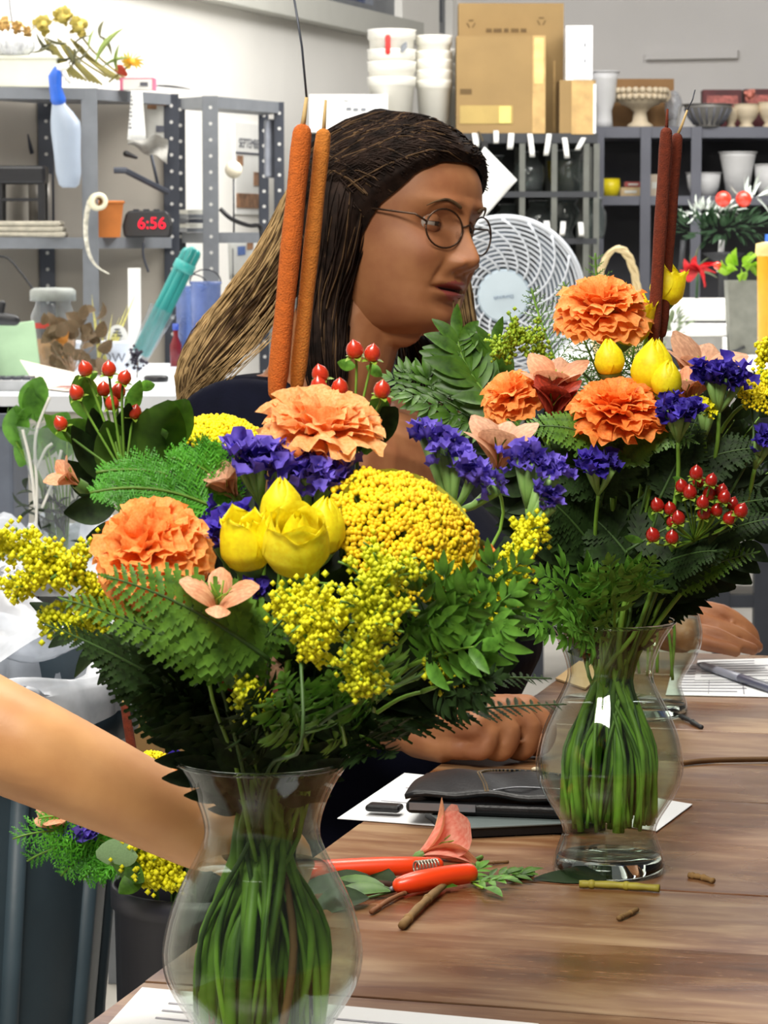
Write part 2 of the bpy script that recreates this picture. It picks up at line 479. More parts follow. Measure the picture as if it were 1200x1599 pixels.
# ------------------------------------------------------------------ steel shelving on the left
def post(parent, p, h, m=M_steel, w=0.036, holes=True, face=(0, -1, 0), z0=0.0):
    fx = V(face).normalized(); sx = fx.cross(V((0, 0, 1)))
    mb = MB(); rt = Matrix((sx, -fx, V((0, 0, 1)))).transposed()
    mb.box(V((p[0], p[1], z0 + h / 2)), (w, 0.004, h), rt)
    mb.box(V((p[0], p[1], z0 + h / 2)) + sx * (w / 2) - fx * w / 2, (0.004, w, h), rt)
    o = mb.build('post', m, parent, smooth=False)
    if holes:
        hb = MB(); k = 0.10
        while k < h - 0.02:
            hb.lathe([(0.0001, 0), (0.0048, 0)], 8, V((p[0], p[1], z0 + k)) + fx * 0.0026, frame(fx)); k += 0.042
        stuff(hb.build('bolt_holes', M_hole, o, smooth=False))
    return o
def shelf_board(parent, quad, z, m, t=0.028):
    mb = MB(); mb.hexa([V((q[0], q[1], z - t)) for q in quad], [V((q[0], q[1], z)) for q in quad])
    return mb.build('shelf_board', m, parent, smooth=False)
def xy(px, Y): p = at(px, 370, Y); return V((p.x, p.y, 0))
ua = thing('steel_shelving', 'tall grey steel shelving tower behind the spray bottle and alarm clock', 'shelf', xy(110, 7.3), 'steel shelving along the wall')
QA = [xy(-62, 7.14), xy(142, 7.2), xy(269, 7.5), xy(74, 7.44)]
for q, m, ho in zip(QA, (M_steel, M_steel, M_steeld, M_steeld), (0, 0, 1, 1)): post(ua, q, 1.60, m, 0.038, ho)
for z in (1.60, 1.232, 0.62, 0.2): shelf_board(ua, QA, z, M_steel)
M_back = mat('shelf_shade_grey', (168, 162, 152), 0.8, 0.06, 5)  # added grey sheets; the shaded look inside the tower is in their colour
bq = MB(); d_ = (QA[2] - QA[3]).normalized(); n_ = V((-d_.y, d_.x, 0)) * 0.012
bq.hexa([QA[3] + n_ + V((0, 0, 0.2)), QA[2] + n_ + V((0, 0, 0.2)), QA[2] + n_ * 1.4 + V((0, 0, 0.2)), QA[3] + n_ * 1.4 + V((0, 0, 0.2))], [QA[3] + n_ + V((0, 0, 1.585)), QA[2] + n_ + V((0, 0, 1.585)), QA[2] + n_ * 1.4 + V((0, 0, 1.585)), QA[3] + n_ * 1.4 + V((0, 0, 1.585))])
bq.build('back_panel', M_back, ua, smooth=False)  # added sheet behind the tower, shade put into its grey
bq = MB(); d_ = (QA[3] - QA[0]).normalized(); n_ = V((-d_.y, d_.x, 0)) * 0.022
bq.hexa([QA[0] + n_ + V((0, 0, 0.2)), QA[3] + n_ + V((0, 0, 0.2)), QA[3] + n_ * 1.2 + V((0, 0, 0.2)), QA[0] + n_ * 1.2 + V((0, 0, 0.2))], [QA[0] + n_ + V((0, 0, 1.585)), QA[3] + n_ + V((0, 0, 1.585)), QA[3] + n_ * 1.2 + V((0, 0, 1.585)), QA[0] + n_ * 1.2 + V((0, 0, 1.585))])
bq.build('side_shade_sheet', M_back, ua, smooth=False)
uc = thing('steel_shelving', 'open grey steel shelving frame with bolt holes in front of the calendar', 'shelf', xy(360, 7.8), 'steel shelving along the wall')
QC = [xy(330, 7.6), xy(437, 7.95), xy(413, 8.1), xy(283, 7.72)]
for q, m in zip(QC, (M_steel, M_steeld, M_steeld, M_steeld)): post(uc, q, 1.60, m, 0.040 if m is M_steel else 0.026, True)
for z, t in ((1.60, 0.03), (1.245, 0.028), (0.65, 0.028), (0.2, 0.028)): shelf_board(uc, QC, z, M_steel, t)

# counter under them
M_lam = mat('white_laminate', (226, 230, 236), 0.35, 0.03, 8)
cnt = thing('counter', 'white laminate counter under the steel shelving, crowded with tubs', 'counter', (-0.85, 6.0, 0))
MB().box((-0.76, 6.23, 0.915), (0.79, 1.44, 0.03)).build('worktop', M_lam, cnt, smooth=False)
MB().box((-0.76, 6.23, 0.45), (0.75, 1.40, 0.9)).build('cabinet_body', M_sill, cnt, smooth=False)
CZ = 0.93
def cl(px, y):  return on(px, y, CZ)

# ------------------------------------------------------------------ things on the counter
def lathe_thing(name, label, cat, loc, prof, m, seg=28, group=None, solidify=0.0):
    o = MB().lathe(prof, seg, (0, 0, 0), None, 0, True).build(name, m, loc=(0, 0, 0))
    o.location = V(loc)
    if solidify: solid(o, solidify)
    return tag(o, label, cat, group)
M_tub = mat('tub_white', (224, 230, 240), 0.4, 0.03, 12)
for px, lab, tx in ((104, 'white tub lettered W half hidden by dried brown leaves on the counter', 'W'), (181, 'white tub with black capital letters holding a white plant tag', 'OW')):
    c = on(px, 578, CZ); s = sc(c.y)
    t = thing('plastic_tub', lab, 'tub', c, 'white lettered tubs on the counter')
    r1 = 22.5 * s; r0 = 18 * s; h = 46 * s
    MB().lathe([(0.001, 0), (r0, 0), (r1 * 0.97, h * 0.86), (r1 * 1.04, h * 0.87), (r1 * 1.04, h), (r1 * 0.97, h), (r1 * 0.9, h * 0.8), (r0 * 0.92, 0.004), (0.001, 0.004)], 28, c).build('cup', M_tub, t)
    text('lettering', tx, 21 * s, c + V((-0.003, -r1 * 1.0, h * 0.42)), Matrix.Rotation(PI / 2, 3, 'X'), M_ink, t, 0.0008)
c = on(181, 578, CZ) + V((0.004, 0, 0.03)); s = sc(c.y)
t = thing('plant_tag', 'white rounded plastic tag with a dark printed block standing in the lettered tub', 'tag', c)
n = 14
vs = [c + V((x * s, 0, z * s)) for x, z in [(-17, 0), (17, 0), (17, 28)] + [(17 * math.cos(a * PI / n), 28 + 22 * math.sin(a * PI / n)) for a in range(1, n)] + [(-17, 28)]]
solid(MB().add(vs, [tuple(range(len(vs)))]).build('tag_body', M_paper, t, smooth=False), 0.003)
MB().box(c + V((1 * s, -0.003, 17 * s)), (26 * s, 0.002, 16 * s)).build('printed_block', mat('label_violet', (84, 80, 112), 0.6, 0.1), t, smooth=False)
for k in range(3): MB().box(c + V((0, -0.003, (33 + 5 * k) * s)), ((16 - 4 * k) * s, 0.002, 2 * s)).build('print_line', M_ink, t, smooth=False)
# green card, jar, orange card, bottle, teal tube
c = on(22, 588, CZ)
bev(tag(MB().box(c + V((0, 0, 0.058)), (0.105, 0.012, 0.116), Matrix.Rotation(-0.12, 3, 'Y')).build('greeting_card', mat('pale_green_card', (172, 204, 166), 0.7, 0.04), smooth=False), 'pale green card standing at the left end of the counter', 'card'))
M_thin = clear_mat('clear_plastic', (236, 240, 244), 1.3, 0.06, 1.45, 0.10)
M_thing = clear_mat('clear_glass', (240, 246, 244), 1.6, 0.02, 1.5)
c = on(84, 582, CZ); s = sc(c.y)
t = thing('storage_jar', 'big clear jar with red band and dusty lid behind dried brown leaves', 'jar', c)
MB().lathe([(0.001, 0), (33 * s, 0), (35 * s, 6 * s), (35 * s, 90 * s), (28 * s, 105 * s), (28 * s, 112 * s)], 28, c).build('jar_body', M_thin, t)
MB().lathe([(35.6 * s, 70 * s), (35.6 * s, 78 * s)], 28, c).build('red_band', mat('band_red', (178, 48, 36), 0.5), t)
MB().lathe([(30 * s, 112 * s), (36 * s, 112 * s), (36 * s, 128 * s), (30 * s, 132 * s), (0.001, 133 * s)], 28, c).build('lid', mat('lid_grey', (142, 146, 142), 0.5), t)
MB().lathe([(0.001, 2 * s), (34 * s, 3 * s), (34 * s, 52 * s), (0.001, 55 * s)], 20, c).build('dried_contents', mat('contents_tan', (176, 128, 74), 0.9, 0.3, 60, bump=0.6), t)
c = on(100, 585, CZ)
tag(MB().box(c + V((0.0, -0.02, 0.09)), (0.026, 0.003, 0.042), Matrix.Rotation(0.15, 3, 'Y')).box(c + V((0, -0.018, 0.035)), (0.002, 0.002, 0.07)).build('price_pick', mat('orange_tag', (226, 150, 66), 0.7), smooth=False), 'small orange price tag on a pick among dried brown leaves', 'tag')
c = on(12, 590, CZ)
tag(MB().capsule([c + V((-0.02, -0.03, 0.13)), c + V((0.02, -0.03, 0.125))], [0.016, 0.012], 10).capsule([c + V((-0.012, -0.03, 0.128)), c + V((-0.006, -0.03, 0.16))], 0.008, 8).build('black_clip', M_black, smooth=True), 'small black clip resting on top of the pale green card', 'clip')
M_dleaf = mat('dried_leaf', (112, 84, 60), 0.8, 0.35, 30, c2=(84, 88, 62), trans=0.15)
dl = thing('dried_leaves', 'bunch of dried brown oak leaves on the counter between two white tubs', 'leaves', on(112, 592, CZ))
lm = MB().blade((0, 0, 0), (0, 0, 1), (0, -1, 0), 1, 0.8, 'round', 0.7, 0.25, 5).mesh('leaf', M_dleaf)
Rn = random.Random(3)
for k in range(46):
    px = 62 + 100 * Rn.random(); py = 482 + 92 * Rn.random()
    if py < 500 and px < 100: continue
    p = at(px, py, 6.28 + 0.12 * Rn.random())
    inst(lm, 'leaf', dl, p, frame((Rn.uniform(-1, 1), Rn.uniform(-0.4, 0.4), Rn.uniform(-0.6, 1)), (Rn.uniform(-1, 1), 0.2, 0.3)), Rn.uniform(0.028, 0.046))
sb = MB(); b0 = on(112, 592, CZ)
for k in range(6): sb.tube(bez(b0, b0 + V((0, 0, 0.03)), at(75 + k * 14, 550, 6.35), at(72 + k * 16, 510 + (k % 3) * 12, 6.35), 5), 0.0012, 5)
sb.build('stem', M_dleaf, dl)
M_teal = mat('teal_foil', (34, 142, 138), 0.35, 0.08, 12, coat=0.3)
p0 = at(222, 548, 6.5); p1 = at(300, 392, 6.5); tw = sc(6.5)
t = thing('foil_roll', 'teal roll of wrapping foil leaning in a clear sleeve on the counter', 'wrapping roll', on(216, 578, CZ))
ax = (p1 - p0).normalized(); fr_ = frame(ax, (0, -1, 0)); L_ = (p1 - p0).length
for k in range(6):
    a = k * PI / 3
    off = fr_ @ V((math.cos(a) * 7 * tw, math.sin(a) * 9 * tw, 0))
    MB().capsule([p0 + off, p1 + off - ax * 0.002 * k], [6.5 * tw, 7.5 * tw], 10).build('stick', M_teal, t)
MB().lathe([(15.5 * tw, L_ * 0.80), (17.2 * tw, L_ * 0.81), (17.2 * tw, L_ * 0.88), (15.5 * tw, L_ * 0.89)], 20, p0, fr_).build('band', mat('teal_band', (62, 164, 158), 0.3), t)
pb = on(214, 578, CZ)
MB().lathe([(10 * tw, -L_ * 0.20), (16 * tw, 0), (22 * tw, L_ * 0.42)], 18, p0, fr_).build('clear_sleeve', M_thin, t)
M_bluep = clear_mat('blue_plastic', (150, 172, 214), 1.3, 0.06, 1.45, 0.35, (150, 165, 205))
for px, w, y0_, lab in ((300, 26, 447, 'tall blue tinted plastic bucket behind the shelf post'), (322, 24, 437, 'blue tinted plastic bucket with a wire handle right of the teal roll')):
    c = on(px, 571, CZ) if px < 310 else on(px, 574, CZ); s = sc(c.y); h = (571 - y0_) * s
    t = thing('plastic_bucket', lab, 'bucket', c)
    MB().lathe([(0.001, 0), (w * 0.82 * s, 0), (w * s, h), (w * 1.06 * s, h), (w * 1.06 * s, h - 0.006)], 24, c).build('bucket_body', M_bluep, t)
    MB().tube([c + V((math.cos(a) * w * s, -0.01, h + 0.028 * math.sin(a))) for a in [PI * k / 10 for k in range(11)]], 0.0016, 6).build('wire_handle', M_black, t)
c = on(286, 570, CZ) + V((-0.012, -0.07, 0))
t = thing('sauce_bottle', 'small dark red bottle left of the blue plastic buckets', 'bottle', c)
MB().lathe([(0.001, 0), (0.013, 0), (0.014, 0.05), (0.006, 0.07), (0.006, 0.085)], 18, c).build('bottle_body', mat('bottle_red', (120, 28, 34), 0.3), t)
MB().lathe([(0.0075, 0.085), (0.0075, 0.1), (0.001, 0.101)], 14, c).build('cap', mat('cap_blue', (56, 84, 178), 0.4), t)
c = on(204, 575, CZ) + V((0, 0.12, 0))
tag(bev(MB().box(c + V((0, 0, 0.115)), (0.03, 0.006, 0.23)).build('paper_strip', M_paper, smooth=False), 0.001), 'narrow white card strip upright behind the lettered tub', 'card')
c = on(214, 590, CZ)
t = thing('dried_sprig', 'small dark dried sprig at the foot of the teal roll', 'sprig', c)
mb = MB()
for k in range(40): mb.ico(c + V((Rn.gauss(0, 0.009), Rn.gauss(0, 0.008), 0.03 + Rn.gauss(0.012, 0.014))), Rn.uniform(0.003, 0.006))
stuff(mb.build('buds', mat('dark_bud', (50, 46, 60), 0.8, 0.2), t)); MB().tube([c, c + V((0.002, 0, 0.04))], 0.0015, 5).build('stem', M_dleaf, t)
c = on(155, 582, CZ)
t = thing('dried_grass', 'yellowish dried grass blades standing behind the lettered tub', 'grass', c + V((0, 0.1, 0)))
gm = MB().blade((0, 0, 0), (0, 0, 1), (0, -1, 0), 1, 0.06, 'grass', 0.5, 0.1, 5).mesh('blade', mat('straw', (190, 184, 104), 0.8, 0.2))
for k in range(9): inst(gm, 'blade', t, c + V((0.002 * k - 0.01, 0.1, 0)), frame((Rn.uniform(-0.3, 0.5), Rn.uniform(-0.2, 0.2), 1)), Rn.uniform(0.12, 0.2))
# near part of the counter
c = cl(128, 607)
t = thing('flyer', 'curled printed flyer with red marks lying on the counter', 'paper', c)
rtf = rotz(0.5)
fl = MB().grid(lambda u, v: c + rtf @ V(((u - 0.5) * 0.17, (v - 0.5) * 0.24, 0.003 + 0.035 * max(0, v - 0.55) ** 1.2 * 3 * (1.3 - u))), 8, 10)
fl.build('sheet', mat('flyer_paper', (232, 220, 204), 0.7, 0.05), t)
for k in range(7):
    MB().box(c + rtf @ V((-0.05 + 0.018 * (k % 3), -0.09 + 0.02 * k, 0.006)), (0.05 + 0.01 * (k % 2), 0.007, 0.001), rtf).build('print_mark', mat('print_red', (196, 92, 88), 0.7) if k % 3 != 1 else M_ink, t, smooth=False)
c = cl(244, 596)
tag(MB().lathe([(0.001, 0), (0.024, 0), (0.026, 0.004), (0.026, 0.010), (0.022, 0.013), (0.001, 0.013)], 24, c).build('jar_lid', M_black), 'black round lid lying on the white counter near the long haired woman', 'lid')
c = cl(14, 609)
t = thing('keypad', 'grey keypad at the near left corner of the counter', 'keypad', c)
bev(MB().box(c + V((0, 0, 0.011)), (0.11, 0.10, 0.022)).build('keypad_body', mat('keypad_grey', (176, 178, 180), 0.5), t, smooth=False))
for i in range(5):
    for j in range(4): MB().box(c + V((-0.04 + 0.02 * i, -0.034 + 0.022 * j, 0.024)), (0.016, 0.017, 0.005)).build('key', M_steeld, t, smooth=False)
c = cl(6, 578) + V((0, -0.3, 0))
bev(tag(MB().box(c + V((-0.01, 0, 0.032)), (0.07, 0.06, 0.064)).build('card_reader', M_black, smooth=False), 'black box shaped card reader beside the pale green card', 'device'), 0.004)
# cables and small background bits at the shelf frame
def cable(name, label, pts, r, m, cat='cable'):
    return tag(MB().tube(catmull(pts, 6), r, 6).build(name, m), label, cat)
cable('power_cable', 'black cable curving over the left shelving above the counter', [at(-20, 400, 7.1), at(10, 402, 7.1), at(32, 425, 7.1), at(54, 455, 7.1)], 0.003, M_black)
cable('power_cable', 'black cable draped along the shelf below the calendar', [at(344, 326, 7.6), at(362, 342, 7.6), at(388, 352, 7.65), at(405, 353, 7.7), at(409, 372, 7.7), at(407, 402, 7.7)], 0.006, M_black)
cable('wire', 'thin grey wire looping under the alarm clock shelf', [at(224, 378, 7.3), at(224, 400, 7.3), at(232, 425, 7.3)], 0.003, M_steeld)
# ------------------------------------------------------------------ things on and at the left shelving
SZ = 1.232
def front(mb, name, m, parent=None, smooth=False): return mb.build(name, m, parent, smooth)
t = thing('folded_cloth', 'folded grey linen bundle lying on the left shelf under the black stand', 'cloth', at(50, 362, 7.2))
for k in range(3):
    bev(MB().box(V((at(50 - k * 2, 350, 7.22).x, 7.22, SZ + 0.007 + 0.0135 * k)), (0.172 - 0.004 * k, 0.10, 0.0125)).build('fold', mat('linen_grey', (178, 172, 156), 0.9, 0.15, 60, bump=0.5), t, smooth=False), 0.005, 3)
bz = SZ + 0.0415
t = thing('lacquered_stand', 'small black slatted wooden stand on top of the folded grey linen', 'stand', at(35, 334, 7.22))
xs = (at(1, 300, 7.22).x, at(67, 300, 7.22).x); zt = at(30, 262, 7.22).z
for x in xs:
    for y in (7.19, 7.25): MB().box((x, y, (bz + zt) / 2), (0.017, 0.014, zt - bz)).build('leg', M_black, t, smooth=False)
bev(MB().box(((xs[0] + xs[1]) / 2, 7.22, zt - 0.018), (xs[1] - xs[0] + 0.022, 0.085, 0.046)).build('top_board', M_black, t, smooth=False), 0.008)
MB().box(((xs[0] + xs[1]) / 2, 7.19, at(30, 312, 7.22).z), (xs[1] - xs[0], 0.01, 0.008)).build('rail', M_black, t, smooth=False)
# spray bottle hooked over the shelf edge
Yb = 6.98; s = sc(Yb)
c = at(103, 280, Yb)
t = thing('spray_bottle', 'translucent white spray bottle with blue head hooked on the steel shelf edge', 'bottle', c)
def rel(px, py): return at(px, py, Yb)
body = MB(); prof = [(293, 10), (288, 16), (270, 20), (240, 21), (205, 23.5), (190, 23), (175, 17), (163, 11), (157, 10)]
vs = []; seg = 20
cxs = {293: 108, 288: 108, 270: 107, 240: 105, 205: 103, 190: 102, 175: 97, 163: 92, 157: 91}
for py, r in prof:
    p = rel(cxs[py], py)
    for k in range(seg):
        a = 2 * PI * k / seg; vs.append(p + V((math.cos(a) * r * s, math.sin(a) * r * 0.7 * s, 0)))
fs = [(i * seg + k, i * seg + (k + 1) % seg, (i + 1) * seg + (k + 1) % seg, (i + 1) * seg + k) for i in range(len(prof) - 1) for k in range(seg)]
body.add(vs, fs + [tuple(range(seg)), tuple(range((len(prof) - 1) * seg, len(prof) * seg))])
body.build('bottle_body', mat('bottle_milky', (176, 188, 204), 0.35, 0.05, 10, trans=0.25), t)
MB().capsule([rel(91, 156), rel(87, 138), rel(86, 120), rel(90, 110)], [12 * s, 10 * s, 11 * s, 8 * s], 14).build('pump_head', mat('spray_blue', (38, 92, 190), 0.35), t)
mb = MB(); mb.tube([rel(90, 108), rel(99, 105), rel(107, 100)], [8 * s, 7 * s, 4 * s], 10); mb.tube([rel(97, 108), rel(102, 118), rel(110, 130)], [5 * s, 4 * s, 3 * s], 8)
mb.build('trigger', M_white, t)
# tape roll with its strip
Yt = 7.0; s = sc(Yt); c = at(153, 315, Yt)
t = thing('tape_roll', 'roll of floral tape on the shelf post with a strip hanging down', 'tape', c)
fr_ = frame((0.35, -1, 0.05))
MB().lathe([(6 * s, -0.012), (14 * s, -0.012), (14 * s, 0.012), (6 * s, 0.012), (6 * s, -0.012)], 24, c, fr_).build('roll', mat('tape_cream', (226, 220, 190), 0.5, 0.05), t)
MB().lathe([(5 * s, -0.013), (6.2 * s, -0.013), (6.2 * s, 0.013), (5 * s, 0.013), (5 * s, -0.013)], 18, c, fr_).build('core', mat('core_brown', (128, 96, 60), 0.8), t)
pts = catmull([at(141, 312, Yt), at(135, 335, Yt), at(134, 365, Yt), at(139, 395, Yt), at(150, 415, Yt), at(170, 428, Yt)], 5)
mb = MB(); mb.grid(lambda u, v: pts[min(len(pts) - 1, int(round(v * (len(pts) - 1))))] + V(((u - 0.5) * 9 * s * (1 - 0.6 * v), 0.004 * math.sin(v * 9), 0)), 2, len(pts) - 1)
solid(mb.build('loose_strip', mat('tape_spotted', (206, 202, 186), 0.5, 0.35, 90), t), 0.0015)
# terracotta pot, alarm clock
c = V((at(168, 360, 7.27).x, 7.27, SZ)); s = sc(7.27)
t = thing('terracotta_pot', 'square tapered orange terracotta pot beside the alarm clock', 'pot', c)
r0 = 17 * s; r1 = 22 * s; h = 54 * s; rr = rotz(0.25)
MB().hexa([c + rr @ V((x * r0, y * r0, 0)) for x, y in ((-1, -1), (1, -1), (1, 1), (-1, 1))], [c + rr @ V((x * r1, y * r1, h)) for x, y in ((-1, -1), (1, -1), (1, 1), (-1, 1))]).build('pot_body', M_terra, t, smooth=False)
mb = MB()
for a, b in (((-1, -1), (1, -1)), ((1, -1), (1, 1)), ((1, 1), (-1, 1)), ((-1, 1), (-1, -1))):
    mb.tube([c + rr @ V((a[0] * r1, a[1] * r1, h)), c + rr @ V((b[0] * r1, b[1] * r1, h))], 0.004, 6)
mb.build('rim', M_terra, t, smooth=False)
c = V((at(231, 360, 7.36).x, 7.36, SZ)); s = sc(7.36)
t = thing('alarm_clock', 'black digital alarm clock with glowing red digits on the shelf', 'clock', c)
prof = [(-36, 4), (-33, 0), (33, 0), (36, 4), (38, 18), (33, 36), (28, 41), (-28, 41), (-33, 36), (-38, 18)]
n = len(prof)
vs = [c + V((x * s, -0.035 + 0.01 * (z / 41), z * s)) for x, z in prof] + [c + V((x * s, 0.035, z * s)) for x, z in prof]
bev(MB().add(vs, [tuple(range(n)), tuple(reversed(range(n, 2 * n)))] + [(i, i + n, (i + 1) % n + n, (i + 1) % n) for i in range(n)]).build('case', M_black, t, smooth=False), 0.004, 3)
text('digits', '6:56', 26 * s, c + V((8 * s, -0.038, 21 * s)), Matrix.Rotation(PI / 2 - 0.15, 3, 'X'), emit_mat('led_red', (255, 40, 60), 2.2), t, 0.0006)
for k in range(3): MB().box(c + V(((-18 + 16 * k) * s, 0.0, 42 * s)), (9 * s, 0.02, 3 * s)).build('button', M_steeld, t, smooth=False)
# hanging papers and rods
def sheet(name, label, cat, quad, m, Yd, marks=(), group=None, curl=0.0, mm=None):
    """flat sheet through four pixel corners (tl, tr, br, bl) at depth Yd"""
    P = [at(x, y, Yd) for x, y in quad]
    cc = sum(P, V((0, 0, 0))) / 4
    t = thing(name, label, cat, cc, group)
    def f(u, v):
        a = P[0].lerp(P[1], u); b = P[3].lerp(P[2], u)
        return a.lerp(b, v) + V((0, curl * math.sin(v * PI) + curl * 0.6 * math.sin(u * 3), 0))
    solid(MB().grid(f, 4, 6).build('sheet', m, t), 0.0012)
    for u0, u1, v0, v1, km in marks:
        q = MB(); q.grid(lambda u, v: f(lerp(u0, u1, u), lerp(v0, v1, v)) + V((0, -0.0022, 0)), 2, 2)
        q.build('print_mark', km, t, smooth=False)
    return t
M_photo = mat('photo_print', (150, 112, 84), 0.5, 0.5, 40)
sheet('list_paper', 'narrow white printed list hanging from the shelf edge', 'paper', [(205, 142), (222, 142), (228, 219), (199, 218)], M_paper, 7.1, [(0.02, 0.1 + 0.05 * (k % 3), 0.1 + 0.08 * k, 0.13 + 0.08 * k, M_ink) for k in range(9)], curl=0.004)
sheet('instruction_sheet', 'pale sheet with small dark pictures hanging inside the left shelving', 'paper', [(224, 156), (266, 158), (264, 236), (222, 234)], mat('paper_grey', (206, 206, 200), 0.8, 0.05), 7.5, [(0.15, 0.5, 0.05, 0.18, M_photo), (0.5, 0.8, 0.5, 0.63, M_ink), (0.45, 0.85, 0.03, 0.1, M_photo)])
t = thing('paper_bag', 'crumpled grey bag hanging under the white list', 'bag', at(228, 225, 7.35))
MB().grid(lambda u, v: at(200 + 62 * u, 214 + 26 * v * (0.5 + u), 7.35) + V((0, 0.02 * math.sin(u * 7 + v * 5), 0.006 * math.sin(u * 11))), 10, 6).build('bag_sheet', mat('bag_grey', (166, 164, 158), 0.8, 0.1), t)
MB().capsule([at(197, 240, 7.33), at(213, 246, 7.33)], [0.008, 0.004], 8).build('black_tie', M_black, t)
tag(MB().tube([at(178, 266, 7.15), at(195, 266, 7.15), at(262, 300, 7.3)], 0.008, 6).build('metal_rod', M_steeld, smooth=False), 'dark metal rod slanting inside the left shelving above the clock', 'rod')
tag(MB().tube([at(236, 240, 7.4), at(247, 290, 7.4)], 0.004, 6).build('metal_rod', M_steeld), 'thin dark rod hanging under the pale picture sheet', 'rod')
tag(MB().tube([at(24, 152, 7.4), at(50, 240, 7.42)], 0.006, 6).build('metal_rod', M_steeld), 'dark brace rod behind the black stand at the left edge', 'rod')
t = tag(MB().lathe([(0.001, 0), (0.03, 0), (0.03, 0.16), (0.001, 0.16)], 24, (at(62, 240, 7.36).x, 7.36, SZ + 0.06)).build('tin_canister', mat('brushed_tin', (150, 146, 140), 0.35, 0.1, 8, metal=0.6, stretch=(8, 8, 0.5))), 'upright silver tin behind the spray bottle on the left shelf', 'tin')
t.location.z = SZ
# top of the tower
TZ2 = 1.60
c = V((at(30, 133, 7.2).x, 7.22, TZ2)); s = sc(7.2)
t = thing('planter_box', 'pale off white planter trough on top of the left shelving', 'planter', c)
bev(MB().box(c + V((0, 0, 24 * s)), (118 * s, 0.10, 48 * s)).build('trough', mat('planter_white', (222, 222, 206), 0.6, 0.05, 12), t, smooth=False), 0.004)
bev(MB().box(c + V((0, 0, 46 * s)), (122 * s, 0.108, 6 * s)).build('rim', mat('planter_white', (222, 222, 206)), t, smooth=False), 0.003)
c2 = V((at(22, 86, 7.2).x, 7.2, TZ2 + 49 * s))
t = thing('crystal_bowl', 'ribbed cut crystal bowl standing on the white planter trough', 'bowl', c2)
MB().lathe([(0.001, 0), (20 * s, 0), (29 * s, 8 * s), (31 * s, 20 * s), (28 * s, 28 * s)], 28, c2).build('bowl_body', mat('crystal_grey', (206, 208, 210), 0.15, 0.2, 70, spec=0.8), t)
for k in range(20):
    a = 2 * PI * k / 20; d = V((math.cos(a), math.sin(a), 0))
    MB().capsule([c2 + d * 22 * s + V((0, 0, 3 * s)), c2 + d * 30 * s + V((0, 0, 12 * s)), c2 + d * 30 * s + V((0, 0, 24 * s))], [2.2 * s, 3 * s, 2 * s], 6).build('rib', mat('crystal_grey', (206, 208, 210)), t)
M_dry = mat('dried_bloom', (196, 160, 96), 0.85, 0.3, 60, bump=0.5)
def dried_head(name, label, cat, c, r, m, n=40, group=None):
    t = thing(name, label, cat, c, group)
    pm = MB().blade((0, 0, 0), (0, 0, 1), (0, -1, 0), 1, 0.8, 'round', 0.9, 0.2, 4).mesh('petal', m)
    for k in range(n):
        d = V((Rn.gauss(0, 1), Rn.gauss(0, 1), Rn.gauss(0, 1))).normalized()
        inst(pm, 'petal', t, V(c) + d * r * 0.45, frame(d + V((Rn.uniform(-0.3, 0.3), 0, 0.3))), r * Rn.uniform(0.5, 0.75))
    MB().ball(c, r * 0.6, 10, 7).build('core', m, t)
    return t
Z3 = TZ2 + 49 * s
for k, (px, py, rr_) in enumerate(((8, 38, 13), (26, 42, 12), (42, 49, 10))):
    dried_head('dried_rose', ['tan dried rose at the left frame edge in the crystal bowl', 'tan dried rose in the middle of the crystal bowl', 'tan dried rose at the right rim of the crystal bowl'][k], 'dried flower', at(px, py, 7.2), rr_ * s, M_dry, 26, 'dried roses in the crystal bowl')
M_dyel = mat('dried_yellow', (206, 186, 96), 0.8, 0.2, 50, c2=(150, 140, 70))
for k, (px, py, rr_, l) in enumerate(((66, 40, 17, 'lowest of three dried yellow roses lying on the shelving'), (98, 27, 18, 'topmost dried yellow rose of the bunch on the shelving'), (122, 42, 17, 'dusty dried yellow rose next to the big green leaf'))):
    dried_head('dried_rose', l, 'dried flower', at(px, py, 7.24), rr_ * s, M_dyel, 30, 'dried yellow roses on the shelving')
t = thing('dried_bouquet', 'bundle of dried stems and leaves lying on top of the shelving', 'bouquet', V((at(120, 140, 7.25).x, 7.25, TZ2)))
M_dst = mat('dried_stem', (130, 122, 66), 0.85, 0.25, 40)
for k in range(16):
    a = at(70 + 4 * k, 60 + 3 * (k % 5), 7.24); b = at(110 + 6.2 * k, 120 + 1.6 * (k % 9), 7.18 + 0.01 * k)
    MB().tube(bez(a, a.lerp(b, 0.3) + V((0, 0, -0.02)), a.lerp(b, 0.7), b, 5), 0.003, 5).build('stem', M_dst, t)
lm2 = MB().blade((0, 0, 0), (0, 0, 1), (0, -1, 0), 1, 0.55, 'leaf', 0.4, 0.2, 6).mesh('leaf', mat('dusty_leaf', (138, 156, 84), 0.7, 0.15, 20, trans=0.15))
lm3 = MB().blade((0, 0, 0), (0, 0, 1), (0, -1, 0), 1, 0.5, 'leaf', 0.6, 0.2, 6).mesh('leaf', mat('dull_leaf', (112, 112, 84), 0.8, 0.3, 20, trans=0.1))
for px, py, dx, dz, L_ in ((150, 98, 0.55, 1, 0.11), (160, 105, 0.9, 0.5, 0.075), (184, 112, -0.1, 1, 0.07), (140, 75, 0.1, 1, 0.05)):
    inst(lm2, 'leaf', t, at(px, py, 7.16), frame((dx, -0.1, dz), (0.3, -1, 0)), L_)
for k in range(16):
    inst(lm3, 'leaf', t, at(58 + Rn.random() * 100, 55 + Rn.random() * 55, 7.2 + 0.04 * Rn.random()), frame((Rn.uniform(-1, 1), Rn.uniform(-0.5, 0.2), Rn.uniform(-1, 0.6)), (0.3, -1, 0.2)), Rn.uniform(0.04, 0.07))
c = at(206, 98, 7.2)
